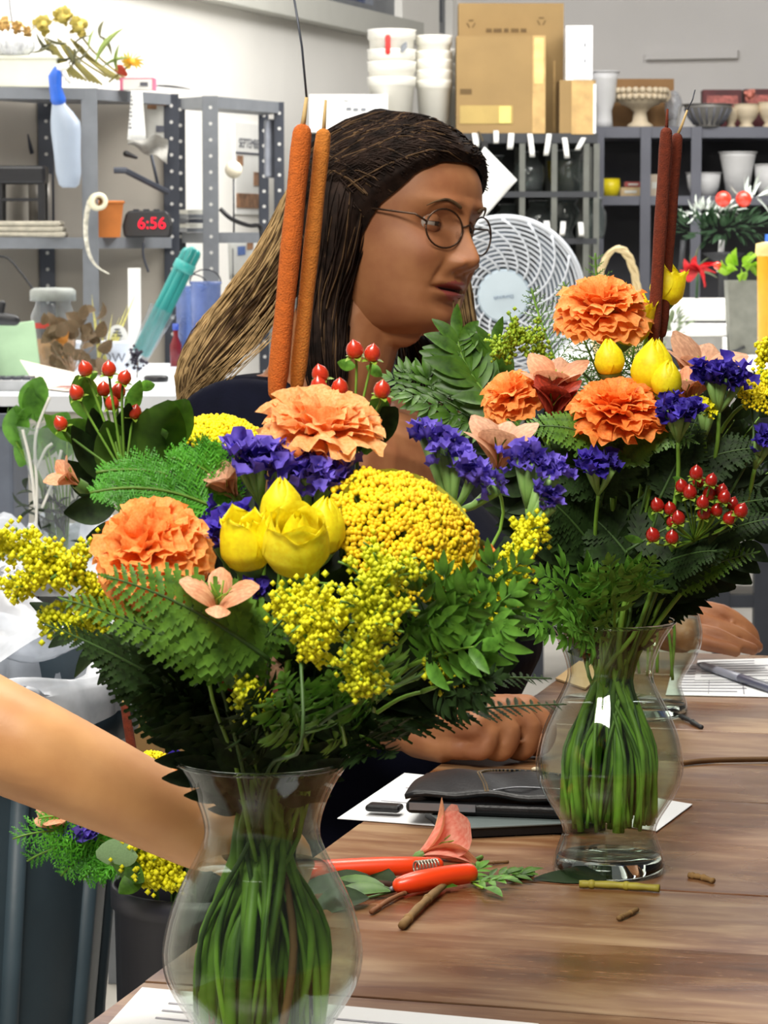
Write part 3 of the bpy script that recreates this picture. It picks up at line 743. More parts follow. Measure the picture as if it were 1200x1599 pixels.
t = thing('silk_sunflower', 'yellow silk sunflower at the tip of the dried bundle', 'flower', c)
pm = MB().blade((0, 0, 0), (0, 0, 1), (0, -1, 0), 1, 0.45, 'leaf', 0.5, 0.2, 4).mesh('petal', mat('silk_yellow', (238, 206, 88), 0.7, 0.12))
fr_ = frame((0.3, -0.8, 0.5))
for k in range(14):
    a = 2 * PI * k / 14; inst(pm, 'petal', t, c, frame(fr_ @ V((math.cos(a), math.sin(a), 0.35)), fr_ @ V((0, 0, 1))), 0.034)
MB().ball(c + fr_ @ V((0, 0, 0.004)), (0.010, 0.010, 0.006), 12, 7, fr_).build('flower_center', mat('flower_amber', (214, 152, 44), 0.8), t)
MB().capsule([at(187, 108, 7.2), at(196, 116, 7.2)], [0.012, 0.006], 8).build('red_ribbon', mat('ribbon_red', (184, 60, 34), 0.6), t)
MB().tube([c + fr_ @ V((0, 0, -0.004)), at(170, 128, 7.22)], 0.003, 6).build('stem', M_dst, t)
c = V((at(216, 140, 7.32).x, 7.32, TZ2)); s = sc(7.32)
t = thing('label_box', 'flat white box with pink ends on the shelving corner', 'box', c)
MB().box(c + V((0, 0, 9 * s)), (46 * s, 0.04, 17 * s)).build('box_body', M_paper, t, smooth=False)
for sx in (-1, 1): MB().box(c + V((sx * 25 * s, 0, 9 * s)), (5 * s, 0.042, 18 * s)).build('pink_end', mat('pink_print', (224, 120, 150), 0.6), t, smooth=False)
MB().box(c + V((0, 0, 18 * s)), (50 * s, 0.041, 2 * s)).build('pink_top', mat('pink_print', (224, 120, 150)), t, smooth=False)
MB().box(c + V((10 * s, -0.021, 9 * s)), (12 * s, 0.001, 6 * s)).build('printed_code', M_ink, t, smooth=False)
t = tag(MB().blade(at(236, 138, 7.36), (1, 0, -0.05), (0, -0.5, 1), 0.105, 0.018, 'leaf', 0.1, 0.1, 8).build('dark_feather', M_black), 'long dark feather lying beyond the flat pink and white box', 'feather')
t.location.z = TZ2 + 0.004
tag(MB().tube([at(14, -8, 7.25), at(16, 14, 7.25), at(19, 36, 7.21)], 0.0022, 5).build('plant_wire', M_steeld), 'thin dark wire stuck upright in the crystal bowl', 'wire')
# unit behind: calendar, plate, ball, clutter
tdeg = Matrix((UW, VW * -1, V((0, 0, 1)))).transposed()
def wallt(px):  # distance along the left wall seen at a pixel column
    k = (px - 600) / FPX
    Y = (W0.x * UW.y - W0.y * UW.x) / (k * UW.y - UW.x)
    return (Y - W0.y) / UW.y, Y
ta, Ya = wallt(366); tb, Yb2 = wallt(412)
zt = at(390, 193, (Ya + Yb2) / 2).z; zb = at(390, 335, (Ya + Yb2) / 2).z
t = thing('wall_calendar', 'white calendar headed SEPTEMBER with little photographs on the wall', 'calendar', wl((ta + tb) / 2, zb, 0))
MB().box(wl((ta + tb) / 2, (zt + zb) / 2, -0.004), (tb - ta, 0.006, zt - zb), RW).build('calendar_sheet', M_paper, t, smooth=False)
RWf = Matrix((UW, V((0, 0, 1)), UW.cross(V((0, 0, 1))))).transposed()
text('month', 'SEPTEMBER', (tb - ta) * 0.155, wl((ta + tb) / 2, zt - 0.065, -0.0085), RWf, M_ink, t, 0.0004)
MB().box(wl((ta + tb) / 2, zt - 0.095, -0.009), (tb - ta, 0.002, 0.006), RW).build('rule', M_ink, t, smooth=False)
H_ = zt - zb
for a, b, c_, d in ((0.05, 0.24, 0.36, 0.47), (0.6, 0.92, 0.53, 0.68), (0.02, 0.92, 0.77, 0.93)):
    MB().box(wl(lerp(ta, tb, (a + b) / 2), zt - H_ * (c_ + d) / 2, -0.009), ((tb - ta) * (b - a), 0.002, H_ * (d - c_)), RW).build('photograph', M_photo, t, smooth=False)
c = at(424, 232, 7.97)
t = tag(MB().box(c, (0.055, 0.012, 0.16), rotz(0.9)).build('hanging_board', mat('panel_grey', (134, 138, 148), 0.5), smooth=False), 'grey rounded panel hung on the right post of the open shelf frame', 'board'); bev(t, 0.01, 3)
c = at(365, 265, 7.62); s = sc(7.62)
t = thing('foam_ball_pick', 'cream foam ball on a thin stick standing on the shelf', 'foam ball', V((c.x, c.y, 1.245)))
MB().ball(c, 13.5 * s, 18, 12).build('ball', mat('foam_cream', (226, 218, 196), 0.8), t)
MB().tube([V((c.x, c.y, 1.245)), c - V((0, 0, 12 * s))], 0.0025, 6).build('stick', M_steeld, t)
t = thing('magazine_pile', 'greyish pile of magazines lying on the open shelf', 'magazines', V((at(306, 360, 7.72).x, 7.68, 1.245)))
for k in range(5): MB().box(V((at(306, 360, 7.68).x + 0.004 * (k % 2), 7.69, 1.245 + 0.006 + 0.012 * k)), (0.075, 0.07, 0.011), rotz(0.4 + 0.05 * (k % 3))).build('magazine', [M_steel, M_sill, M_steeld][k % 3], t, smooth=False)
sheet('brochure', 'pale brochure with blue pictures below the open shelf', 'paper', [(356, 374), (406, 370), (404, 432), (358, 436)], mat('brochure_paper', (214, 216, 214), 0.7, 0.04), 8.15, [(0.3, 0.55, 0.2, 0.42, mat('print_blue', (92, 118, 176), 0.6, 0.3)), (0.6, 0.8, 0.1, 0.3, M_photo)])
c = at(364, 446, 7.75)
t = thing('pine_cone', 'small dark brown cone on the counter behind the hair of the seated woman', 'cone', c)
for k in range(26):
    a = k * 2.4; z = k / 26
    MB().blade(c + V((math.cos(a) * 0.006, math.sin(a) * 0.006, -0.022 + 0.044 * z)), (math.cos(a), math.sin(a), 0.4), (0, 0, 1), 0.014 * (1.2 - z), 0.012, 'round', 0.2, 0.1, 2).build('scale', mat('cone_brown', (88, 64, 48), 0.85, 0.3), t)
tag(MB().tube([V((c.x, c.y, 1.232 - 0.03)), c + V((0, 0, 0.015))], 0.0015, 5).build('hanging_string', M_steeld), 'short string from which the brown cone hangs below the open shelf', 'string')
# ------------------------------------------------------------------ long storage rack behind the woman
YR = 9.0; s = sc(YR); RZT = at(700, 208, YR).z
M_rack = mat('rack_grey', (96, 98, 108), 0.5, 0.06, 10)
M_rackd = mat('rack_dark', (46, 48, 52), 0.6, 0.1, 10)
t = thing('storage_rack', 'dark storage rack carrying cartons and white tubs, glass vases below', 'rack', V((at(700, 208, YR).x, YR + 0.15, 0)))
x0 = at(478, 208, YR).x; x1 = at(934, 208, YR).x
for z, th in ((RZT, 0.03), (at(0, 299, YR).z, 0.018), (at(0, 372, YR).z, 0.018), (0.75, 0.02), (0.2, 0.02)):
    MB().box(((x0 + x1) / 2, YR + 0.17, z - th / 2), (x1 - x0, 0.34, th)).build('shelf_board', M_rackd, t, smooth=False)
for px in (480, 640, 716, 816, 866, 916, 932):
    for yy in (YR + 0.01, YR + 0.33): MB().box((at(px, 300, YR).x, yy, RZT / 2 - 0.016), (0.018, 0.018, RZT - 0.032)).build('post', mat('post_dim', (96, 98, 92), 0.5, 0.1), t, smooth=False)
MB().box(((x0 + x1) / 2, YR + 0.36, RZT / 2), (x1 - x0, 0.01, RZT - 0.04)).build('back_panel', mat('rack_backing', (40, 42, 42), 0.8, 0.2, 6), t, smooth=False)
# hang tags
for k, (px, py, w, h, a) in enumerate(((742, 208, 9, 22, 0.1), (775, 204, 8, 20, 0), (799, 208, 9, 25, -0.1), (828, 209, 8, 36, 0.1), (858, 209, 8, 34, -0.15), (882, 215, 8, 32, 0.12), (912, 215, 8, 22, -0.5), (854, 345, 9, 24, 0.05), (880, 346, 8, 22, -0.1), (907, 347, 8, 22, 0.05))):
    c = at(px, py, YR - 0.004)
    d = V((math.sin(a), 0, -math.cos(a)))
    o = MB().grid(lambda u, v: c + V(((u - 0.5) * w * s, 0, 0)) + d * (v * h * s) + V((0, -0.02 * math.sin(v * 2.2), 0)), 1, 6).build('shelf_tag', M_paper)
    solid(o, 0.001)
    tag(o, ['short', 'faded short', 'slim', 'long', 'long curled', 'long narrow', 'bent', 'small low', 'middle low', 'last low'][k] + ' white paper tag on the rack ' + ['left of the tilted card', 'above the tilted card', 'under the front carton', 'under the carton edge', 'under the small carton', 'below the small carton', 'at the right end of the rack', 'right above the fan', 'above the fan rim', 'at the lower right of the fan'][k], 'tag', 'white tags on the storage rack')
# glass vases on the rack shelves
def small_vase(c, h, r, lab, kind):
    t = thing('glass_vase', lab, 'vase', c, 'clear glass vases on the storage rack')
    P = {0: [(0.6, 0), (0.62, 0.03), (0.45, 0.18), (0.85, 0.5), (1, 0.7), (0.7, 0.9), (0.9, 1)], 1: [(0.7, 0), (0.85, 0.1), (1, 0.4), (0.95, 0.65), (0.55, 0.85), (0.62, 1)], 2: [(0.8, 0), (0.84, 0.5), (1, 1)]}[kind]
    pr = [(0.001, 0)] + [(a * r, b * h) for a, b in P]
    o = MB().lathe(pr, 24, c).build('vase_body', M_vg, t); solid(o, 0.002)
    MB().lathe([(P[-1][0] * r * 0.96, h), (P[-1][0] * r * 1.04, h + 0.002), (P[-1][0] * r * 0.96, h + 0.004)], 24, c).build('rim', M_vg2, t)
M_vg = clear_mat('vase_glass_dim', (216, 222, 220), 2.2, 0.03, 1.55, 0.06, (210, 214, 214))
M_vg2 = clear_mat('vase_rim_glass', (220, 226, 226), 3.0, 0.05, 1.6, 0.3)
zA = at(0, 299, YR).z; zB = at(0, 372, YR).z
for px, z, h, r, kd, lab in ((770, zA, 56, 20, 0, 'clear vase behind the tilted white card on the upper rack shelf'), (827, zA, 62, 25, 1, 'round clear vase in the middle of the upper rack shelf'), (841, zB, 58, 24, 1, 'round clear vase just above the fan on the lower rack shelf'),
        (888, zA, 64, 22, 2, 'straight clear glass on the upper rack shelf under the small carton'), (884, zB, 60, 23, 0, 'flared clear vase on the lower rack shelf above the fan rim'), (930, zB, 62, 18, 1, 'clear vase at the right end of the lower rack shelf'), (792, zB, 52, 22, 1, 'round clear vase behind the corner of the tilted card'), (905, zA, 50, 14, 0, 'slim clear vase at the right end of the upper rack shelf'), (755, zB, 50, 18, 2, 'clear glass beside the face of the seated woman')):
    small_vase(V((at(px, 300, YR + 0.12).x, YR + 0.12 + 0.01 * (px % 3), z)), h * s, r * s, lab, kd)
c = V((at(880, 282, YR + 0.2).x, YR + 0.24, zA))
tag(MB().lathe([(0.001, 0), (0.03, 0), (0.045, 0.05), (0.05, 0.1), (0.04, 0.1), (0.001, 0.09)], 24, c).build('yellow_bowl', mat('olive_yellow', (150, 134, 34), 0.5), smooth=True), 'dull yellow bowl behind the straight glass on the upper rack shelf', 'bowl')
# white tubs
def tub(c, r, h, lab, grp, mark=False):
    t = thing('nested_tub', lab, 'tub', c, grp)
    MB().lathe([(0.001, 0), (r * 0.8, 0), (r * 0.96, h * 0.84), (r * 1.03, h * 0.85), (r * 1.03, h * 0.97), (r * 1.06, h), (r * 0.98, h), (r * 0.93, h * 0.8), (r * 0.76, 0.006), (0.001, 0.006)], 32, c).build('tub_body', M_white, t)
    if mark:
        MB().capsule([c + V((-0.012, -r * 1.035, h * 0.62)), c + V((-0.012, -r * 1.04, h * 0.86))], 0.008, 10).build('red_mark', mat('mark_red', (206, 44, 40), 0.5), t)
        MB().blade(c + V((0.03, -r * 1.03, h * 0.62)), (0.5, 0, 1), (0, -1, 0), 0.035, 0.02, 'leaf').build('grey_mark', M_steel, t)
    return t
zS = RZT
def stack(px, tops, w, base, grp, labs, mark=None, yo=0.1):
    for k, top in enumerate(reversed(tops)):
        i = len(tops) - 1 - k
        Yc = YR + yo; zt = at(px, top, Yc).z
        r = w / 2 * sc(Yc)
        h = 0.19
        z0 = max(zS + 0.0005 * k, zt - h)
        tub(V((at(px, top, Yc).x, Yc, z0)), r * (1 + 0.004 * i), zt - z0, labs[i], grp, mark == i)
stack(612, [47, 78, 97, 121], 72, 200, 'left stack of white tubs on the rack', ['topmost tub with red mark in the leftmost white tub stack', 'second tub from the top in the leftmost white tub stack', 'third tub from the top in the leftmost white tub stack', 'lowest tub in the leftmost white tub stack'], 0, 0.06)
stack(678, [56, 80, 94, 110, 126], 54, 200, 'middle stack of white tubs on the rack', ['topmost tub of the middle white tub stack', 'second tub from the top of the middle white tub stack', 'third tub from the top of the middle white tub stack', 'fourth tub from the top of the middle white tub stack', 'lowest tub of the middle white tub stack'], None, 0.09)
stack(706, [77, 100, 114, 136], 40, 200, 'right stack of white tubs on the rack', ['topmost tub of the small white tub stack beside the cartons', 'second tub from the top of the small stack beside the cartons', 'third tub from the top of the small stack beside the cartons', 'lowest tub of the small white stack beside the cartons'], None, 0.22)
# white box with print
c = V((at(563, 205, YR).x, YR + 0.03, RZT)); h = at(0, 150, YR).z - RZT
t = thing('white_carton', 'long white carton with grey print behind the crown of the seated woman', 'box', V((c.x, YR + 0.0, RZT)))
MB().box(V((c.x - 0.035, YR - 0.055, RZT + h / 2)), (0.24, 0.10, h)).build('box_body', M_paper, t, smooth=False)
for px, py, w, hh in ((562, 157, 22, 10), (545, 170, 8, 5), (556, 171, 8, 5), (568, 171, 8, 5), (541, 157, 8, 2)):
    MB().box(at(px, py, YR - 0.1065), (w * s, 0.001, hh * s)).build('print_block', M_sill if py < 160 and w > 10 else M_steel, t, smooth=False)
MB().box(at(590, 178, YR - 0.02) + V((0, -0.09, 0)), (0.06, 0.002, 0.0)).build('seam', M_ink, t, smooth=False)
# cartons
def carton(lab, x0p, x1p, y0p, y1p, Y, depth, m, yaw=0.0, base=None, side=None):
    a = at(x0p, y1p, Y); b = at(x1p, y0p, Y)
    z0 = RZT if base is None else base
    z1 = b.z
    t = thing('carton', lab, 'box', V(((a.x + b.x) / 2, Y + depth / 2, z0)), None)
    MB().box(V(((a.x + b.x) / 2, Y + depth / 2, (z0 + z1) / 2)), (b.x - a.x, depth, z1 - z0), rotz(yaw)).build('carton_body', m, t, smooth=False)
    return t, a, b, z0, z1
t, a, b, z0, z1 = carton('big cardboard carton standing at the back with printed handling symbols', 716, 881, 5, 205, YR + 0.16, 0.14, M_card)
M_cprint = mat('carton_print', (96, 74, 40), 0.8, 0.1)
for px, py in ((736, 37), (846, 33)):     # three chasing arrows as a simple triangle of bars
    c = at(px, py, YR + 0.159)
    for k in range(3):
        an = 2 * PI * k / 3 + PI / 2
        MB().box(c + V((math.cos(an) * 0.010, 0, math.sin(an) * 0.010)), (0.016, 0.001, 0.004), Matrix.Rotation(-(an + PI / 2), 3, 'Y')).build('symbol_arrow', M_cprint, t, smooth=False)
for k, w in enumerate((9, 13, 7, 12, 9)): MB().box(at(764 + 13.5 * k, 47.5, YR + 0.159), (w * s, 0.001, 6 * s)).build('print_word', M_cprint, t, smooth=False)
MB().box(at(866, 150, YR + 0.159), (3 * s, 0.002, 110 * s)).build('carton_edge', mat('carton_edge_light', (182, 150, 98), 0.8), t, smooth=False)
t, a, b, z0, z1 = carton('front cardboard carton with packing tape next to the white tubs', 713, 853, 56, 207, YR + 0.0, 0.15, M_card)
MB().box(at(842, 132, YR - 0.001), (20 * s, 0.003, 150 * s)).build('side_flap', mat('carton_edge_light', (206, 172, 112)), t, smooth=False)
MB().box(at(760, 179, YR - 0.001), (82 * s, 0.002, 28 * s)).build('tape_strip', M_tape, t, smooth=False)
MB().box(at(789, 179, YR - 0.0025), (18 * s, 0.002, 26 * s)).build('label', mat('label_yellow', (208, 196, 110), 0.6, 0.05), t, smooth=False)
MB().box(at(842, 95, YR - 0.003), (14 * s, 0.001, 70 * s)).build('paper_label', mat('label_faded', (214, 188, 120), 0.7), t, smooth=False)
MB().box(at(728, 143, YR - 0.001), (18 * s, 0.001, 8 * s)).build('print_block', M_cprint, t, smooth=False)
t, a, b, z0, z1 = carton('small cardboard carton under the white carton at the rack end', 874, 931, 125, 210, YR + 0.0, 0.15, M_card)
MB().box(at(910, 168, YR - 0.001), (34 * s, 0.003, 82 * s)).build('side_flap', mat('carton_edge_light', (206, 172, 112)), t, smooth=False)
MB().box(at(929, 170, YR - 0.002), (4 * s, 0.004, 76 * s)).build('white_edge', M_paper, t, smooth=False)
zz = z1
t, a, b, z0, z1 = carton('upright white carton standing on the small cardboard carton', 884, 926, 40, 125, YR + 0.02, 0.10, M_paper, 0, zz + 0.0005)
MB().box(at(911, 82, YR + 0.019), (29 * s, 0.002, 82 * s)).build('front_flap', mat('carton_white', (240, 240, 242), 0.7, 0.02), t, smooth=False)
for py in (70, 95): MB().box(at(914, py, YR + 0.0165), (3 * s, 0.002, 6 * s)).build('print_dot', M_steel, t, smooth=False)
# tilted white card
sheet('white_card', 'tilted white card hanging beside the forehead of the seated woman', 'card', [(757, 229), (808, 281), (752, 345), (715, 300)], M_paper, 8.6, [(0.25, 0.9, 0.5, 0.53, M_sill), (0.3, 0.8, 0.4, 0.42, M_sill)], curl=0.006)
c = at(757, 228, 8.61)
tag(MB().tube([c, at(752, 215, 8.8), at(748, 206, YR - 0.002)], 0.003, 5).box(c, (0.02, 0.008, 0.03)).build('binder_clip', M_black, smooth=False), 'dark clip holding the tilted white card', 'clip')

# ------------------------------------------------------------------ right hand rack
YQ = 9.7; s = sc(YQ)
t = thing('steel_rack', 'blue grey steel rack with pottery at the back right', 'rack', V((at(1070, 200, YQ).x, YQ + 0.15, 0)))
zq = at(0, 198, YQ).z; x0 = at(932, 0, YQ).x; x1 = at(1290, 0, YQ).x
for z, th in ((zq, 0.036), (at(0, 306, YQ).z, 0.03), (0.95, 0.03), (0.2, 0.03)): MB().box(((x0 + x1) / 2, YQ + 0.17, z - th / 2), (x1 - x0, 0.34, th)).build('shelf_board', M_rack, t, smooth=False)
for px in (936, 1009, 1088, 1285):
    MB().box((at(px, 200, YQ).x, YQ - 0.004, zq / 2), (0.034, 0.012, zq)).build('post', M_rack, t, smooth=False)
MB().box(((x0 + x1) / 2, YQ + 0.345, 0.95 / 2 + 0.6), (x1 - x0, 0.008, 1.0)).build('back_panel', mat('rack_backing_grey', (66, 66, 70), 0.8, 0.2, 5), t, smooth=False)
M_cream = mat('pottery_cream', (206, 190, 162), 0.6, 0.1, 20)
M_pw = mat('pottery_white', (206, 206, 206), 0.5, 0.05, 12)
def pot(lab, px, yb, yt, w, prof, m, Y=YQ + 0.12, z=None, cat='pot', name='pottery_pot'):
    z = zq if z is None else z
    zt = at(px, yt, Y).z; h = zt - z; r = w / 2 * sc(Y)
    c = V((at(px, yb, Y).x, Y, z))
    t = thing(name, lab, cat, c)
    pr = [(0.001, 0)] + [(a * r, b * h) for a, b in prof]
    pr += [(pr[-1][0] * 0.9, h * 0.98), (pr[-1][0] * 0.75, h * 0.6), (0.001, h * 0.55)]
    MB().lathe(pr, 30, c).build('pot_body', m, t)
    MB().lathe([(prof[-1][0] * r * 0.93, h * 0.985), (prof[-1][0] * r * 1.05, h * 0.985), (prof[-1][0] * r * 1.05, h * 1.01), (prof[-1][0] * r * 0.93, h * 1.01)], 30, c).build('rim', m, t)
    return t, c, r, h
pot('white flared pedestal pot next to the small carton', 944, 200, 112, 46, [(0.6, 0), (0.55, 0.12), (0.5, 0.3), (0.75, 0.5), (0.85, 0.85), (1, 1)], M_pw, YQ + 0.06)
a = at(957, 200, YQ + 0.28)
t = thing('cardboard_panel', 'brown cardboard carton behind the ornate cream urn', 'box', V((at(1006, 200, YQ + 0.28).x, YQ + 0.29, zq)))
zc = at(0, 123, YQ + 0.25).z
MB().box(V((at(1006, 0, YQ + 0.25).x, YQ + 0.29, (zq + zc) / 2)), (98 * s, 0.08, zc - zq)).build('carton_body', mat('cardboard_dull', (146, 110, 70), 0.85, 0.08, 10), t, smooth=False)
MB().box(V((at(1006, 0, YQ + 0.25).x, YQ + 0.248, lerp(zq, zc, 0.72))), (97 * s, 0.003, 0.004)).build('flap_seam', M_cardd, t, smooth=False)
t, c, r, h = pot('ornate cream urn with a beaded openwork rim on a foot', 1000, 195, 140, 82, [(0.5, 0), (0.48, 0.08), (0.3, 0.16), (0.24, 0.4), (0.4, 0.52), (0.8, 0.66), (0.95, 0.86)], M_cream, YQ + 0.1, None, 'urn', 'ornate_urn')
bm = MB().ball((0, 0, 0), 1, 8, 6).mesh('bead', M_cream)
for k in range(24):
    an = 2 * PI * k / 24
    for q in range(2): inst(bm, 'bead', t, c + V((math.cos(an) * r * (0.94 + 0.05 * q), math.sin(an) * r * (0.94 + 0.05 * q), h * (0.80 + 0.16 * q))), None, r * 0.125)
for sx in (-1, 1):
    MB().tube([c + V((sx * r * 0.9 + sx * 0.02 * math.sin(q), 0, h * 0.86 + 0.022 * math.cos(q))) for q in [2 * PI * k / 12 for k in range(13)]], 0.004, 6).build('scroll_handle', M_cream, t)
tag(MB().ball(at(1052, 165, YQ + 0.2), (0.03, 0.03, 0.052), 16, 10).lathe([(0.001, 0), (0.02, 0), (0.015, 0.03)], 14, V((at(1052, 165, YQ + 0.2).x, YQ + 0.2, zq))).build('frosted_globe', clear_mat('frosted_clear', (220, 220, 222), 2.0, 0.2, 1.5, 0.3)), 'frosted clear globe just right of the ornate cream urn', 'globe')
t, c, r, h = pot('grey ribbed metal basket bowl at the left of the red boxes', 1106, 203, 163, 76, [(0.55, 0), (0.5, 0.1), (0.75, 0.4), (0.95, 0.8), (1, 1)], mat('zinc', (128, 126, 122), 0.45, 0.15, 30, metal=0.4), YQ + 0.03, None, 'bowl', 'metal_bowl')
for k in range(18):
    an = 2 * PI * k / 18
    MB().tube([c + V((math.cos(an) * r * a_, math.sin(an) * r * a_, h * b_)) for a_, b_ in ((0.56, 0.1), (0.78, 0.4), (0.97, 0.8))], 0.003, 5).build('rib', M_rack, t)
MB().tube([c + V((-r, 0, h)), c + V((-r - 0.012, 0, h * 0.85)), c + V((-r - 0.02, -0.01, h * 0.2)), c + V((-r - 0.028, -0.03, -0.02))], 0.004, 6).build('bail_handle', mat('zinc', (128, 126, 122)), t)
M_dred = mat('dark_red_card', (86, 30, 34), 0.5, 0.25, 12)
zr = zq
for px, w, yt, lab in ((1130, 62, 140, 'dark red carton behind the grey metal bowl'), (1186, 44, 139, 'dark red picture carton behind the cream goblets')):
    zt = at(0, yt, YQ + 0.25).z
    t = thing('red_carton', lab, 'box', V((at(px, 200, YQ + 0.25).x, YQ + 0.27, zq)))
    bev(MB().box(V((at(px, 0, YQ + 0.25).x, YQ + 0.28, (zq + zt) / 2)), (w * s, 0.07, zt - zq)).build('carton_body', M_dred, t, smooth=False), 0.003)
    MB().box(V((at(px, 0, YQ + 0.25).x, YQ + 0.243, lerp(zq, zt, 0.7))), (w * s * 0.8, 0.003, (zt - zq) * 0.3)).build('cover_picture', mat('cover_pink', (168, 92, 84), 0.5, 0.4, 60), t, smooth=False)
for px, w, yt, lab in ((1142, 26, 168, 'small cream goblet pot touching the grey metal bowl'), (1166, 42, 163, 'cream goblet pot in front of the red carton'), (1203, 40, 160, 'cream goblet pot at the right edge of the frame')):
    pot(lab, px, 202, yt, w, [(0.6, 0), (0.55, 0.08), (0.4, 0.2), (0.7, 0.4), (0.95, 0.7), (0.9, 1)], M_cream, YQ + 0.1)
dried_head('silk_rose', 'faded pink silk rose lying above the cream goblets', 'flower', at(1172, 148, YQ + 0.16), 0.022, mat('silk_pink', (196, 120, 104), 0.7, 0.2), 24)
zl = at(0, 306, YQ).z
pot('wide white bowl on the lower shelf of the blue grey rack', 1099, 304, 270, 54, [(0.7, 0), (0.9, 0.4), (1, 1)], M_pw, YQ + 0.1, zl, 'bowl')
pot('tall white flower pot on the lower shelf of the blue grey rack', 1152, 304, 238, 58, [(0.6, 0), (0.8, 0.6), (0.95, 0.9), (1, 1)], M_pw, YQ + 0.1, zl)
pot('white bowl at the right frame edge on the lower rack shelf', 1205, 304, 257, 54, [(0.7, 0), (0.9, 0.4), (1, 1)], M_pw, YQ + 0.1, zl, 'bowl')
pot('bright yellow pot on the lower shelf of the blue grey rack', 953, 306, 279, 32, [(0.8, 0), (1, 0.5), (0.95, 1)], mat('bright_yellow', (226, 206, 30), 0.4), YQ + 0.05, zl)
for k, (px, w, h, cc, lab) in enumerate(((984, 32, 14, (184, 160, 120), 'low tan box beside the bright yellow pot'), (988, 26, 8, (150, 70, 66), 'flat reddish box lying on the low tan box'), (1024, 24, 34, (184, 170, 150), 'pale upright box behind the rack post'))):
    z = zl + (14 * s + 0.001 if k == 1 else 0)
    t = thing('small_box', lab, 'box', V((at(px, 300, YQ + 0.1).x, YQ + 0.1, z)))
    bev(MB().box(V((at(px, 300, YQ + 0.1).x, YQ + 0.1, z + h * s / 2)), (w * s, 0.06, h * s)).build('box_body', mat('small_box_%d' % k, cc, 0.7), t, smooth=False), 0.002)
    MB().box(V((at(px, 300, YQ + 0.1).x, YQ + 0.069, z + h * s * 0.5)), (w * s * 0.6, 0.002, h * s * 0.3)).build('box_label', M_sill, t, smooth=False)

# ------------------------------------------------------------------ white work counter at the right, far
CW = 0.95
M_wtop = mat('white_worktop', (240, 240, 236), 0.4, 0.02, 8)
t = thing('white_workbench', 'white topped workbench on a dark steel frame at the right', 'table', (1.25, 7.0, 0))
xl = at(868, 560, 6.2).x
MB().box((xl + 0.75, 7.1, CW - 0.02), (1.5, 2.0, 0.04)).build('worktop', M_wtop, t, smooth=False)
MB().box((xl + 0.75, 7.1, CW - 0.065), (1.44, 1.94, 0.05)).build('apron', M_pw, t, smooth=False)
for x in (at(1127, 900, 6.3).x, at(1190, 900, 6.3).x, xl + 0.06, xl + 1.42):
    for y in (6.3, 8.0): MB().box((x, y, CW / 2 - 0.045), (0.035, 0.035, CW - 0.09)).build('leg', M_steeld, t, smooth=False)
zb = at(1150, 938, 6.3).z
MB().box((xl + 0.75, 6.3, zb), (1.44, 0.03, 0.028)).build('stretcher', M_steeld, t, smooth=False)
MB().box((xl + 0.75, 8.0, zb), (1.44, 0.03, 0.028)).build('stretcher', M_steeld, t, smooth=False)
MB().box((xl + 0.75, 7.15, zb + 0.06), (1.3, 1.4, 0.09)).build('lower_bin_panel', M_wtop, t, smooth=False)
# boards and boxes lying on the bench
for k, (px, w, y, hz, dy, lab) in enumerate(((935, 130, 7.4, 0.03, 0.5, 'flat white foam board pile beside the fan'), (1150, 190, 7.6, 0.03, 0.5, 'long white foam board on the bench under the plants'), (1090, 120, 7.7, 0.06, 0.3, 'white flat carton stacked at the back of the bench'))):
    c = V((at(px, 480, y).x, y, CW))
    t = thing('white_board', lab, 'board', c, None)
    for q in range(2): bev(MB().box(c + V((0.01 * q, 0.01 * q, hz * (q + 0.5))), (w * sc(y) - 0.02 * q, dy - 0.03 * q, hz - 0.003)).build('board_sheet', M_wtop if (k + q) % 2 else M_pw, t, smooth=False), 0.003)
# fan
YF = 6.3; s = sc(YF); fc = at(788, 462, YF)
t = thing('round_fan', 'round white plastic fan with a pale blue hub beside the face of the woman', 'fan', V((fc.x, YF, CW)))
fz = frame((-0.12, -1, 0.02)); Rf = 124 * s
M_fan = mat('fan_plastic', (232, 238, 246), 0.4, 0.03, 10)
M_hub = mat('fan_hub', (216, 234, 246), 0.4, 0.04, 10)
MB().lathe([(Rf * 0.965, -0.03), (Rf, -0.028), (Rf * 1.02, 0.0), (Rf, 0.012), (Rf * 0.955, 0.016), (Rf * 0.95, 0.008), (Rf * 0.965, -0.03)], 64, fc, fz).build('outer_ring', M_fan, t)
MB().lathe([(0.001, 0.020), (38 * s, 0.018), (42 * s, 0.012), (42 * s, 0.0)], 40, fc, fz).build('hub', M_hub, t, smooth=False)
for k in range(11):
    rr_ = lerp(47 * s, Rf * 0.93, k / 10); z = 0.014 + 0.006 * math.sin(k / 10 * PI)
    MB().lathe([(rr_ - 0.0028, z), (rr_, z + 0.003), (rr_ + 0.0028, z), (rr_, z - 0.003), (rr_ - 0.0028, z)], 56, fc, fz).build('grille_ring', M_fan, t)
for k in range(18):
    a = 2 * PI * k / 18; pts = []
    for q in range(9):
        r_ = lerp(40 * s, Rf * 0.96, q / 8); an = a + 0.9 * (q / 8) ** 1.2
        pts.append(fc + fz @ V((math.cos(an) * r_, math.sin(an) * r_, 0.017 + 0.006 * math.sin(q / 8 * PI))))
    MB().tube(pts, 0.0026, 6).build('spoke', M_fan, t)
for k in range(4):
    a = PI / 2 * k + 0.4
    MB().grid(lambda u, v: fc + fz @ V((math.cos(a + (v - 0.5) * 0.9 * (0.4 + u)) * lerp(40 * s, Rf * 0.85, u), math.sin(a + (v - 0.5) * 0.9 * (0.4 + u)) * lerp(40 * s, Rf * 0.85, u), -0.035 + 0.03 * v)), 8, 5).build('blade', mat('fan_blade', (150, 166, 184), 0.4), t)
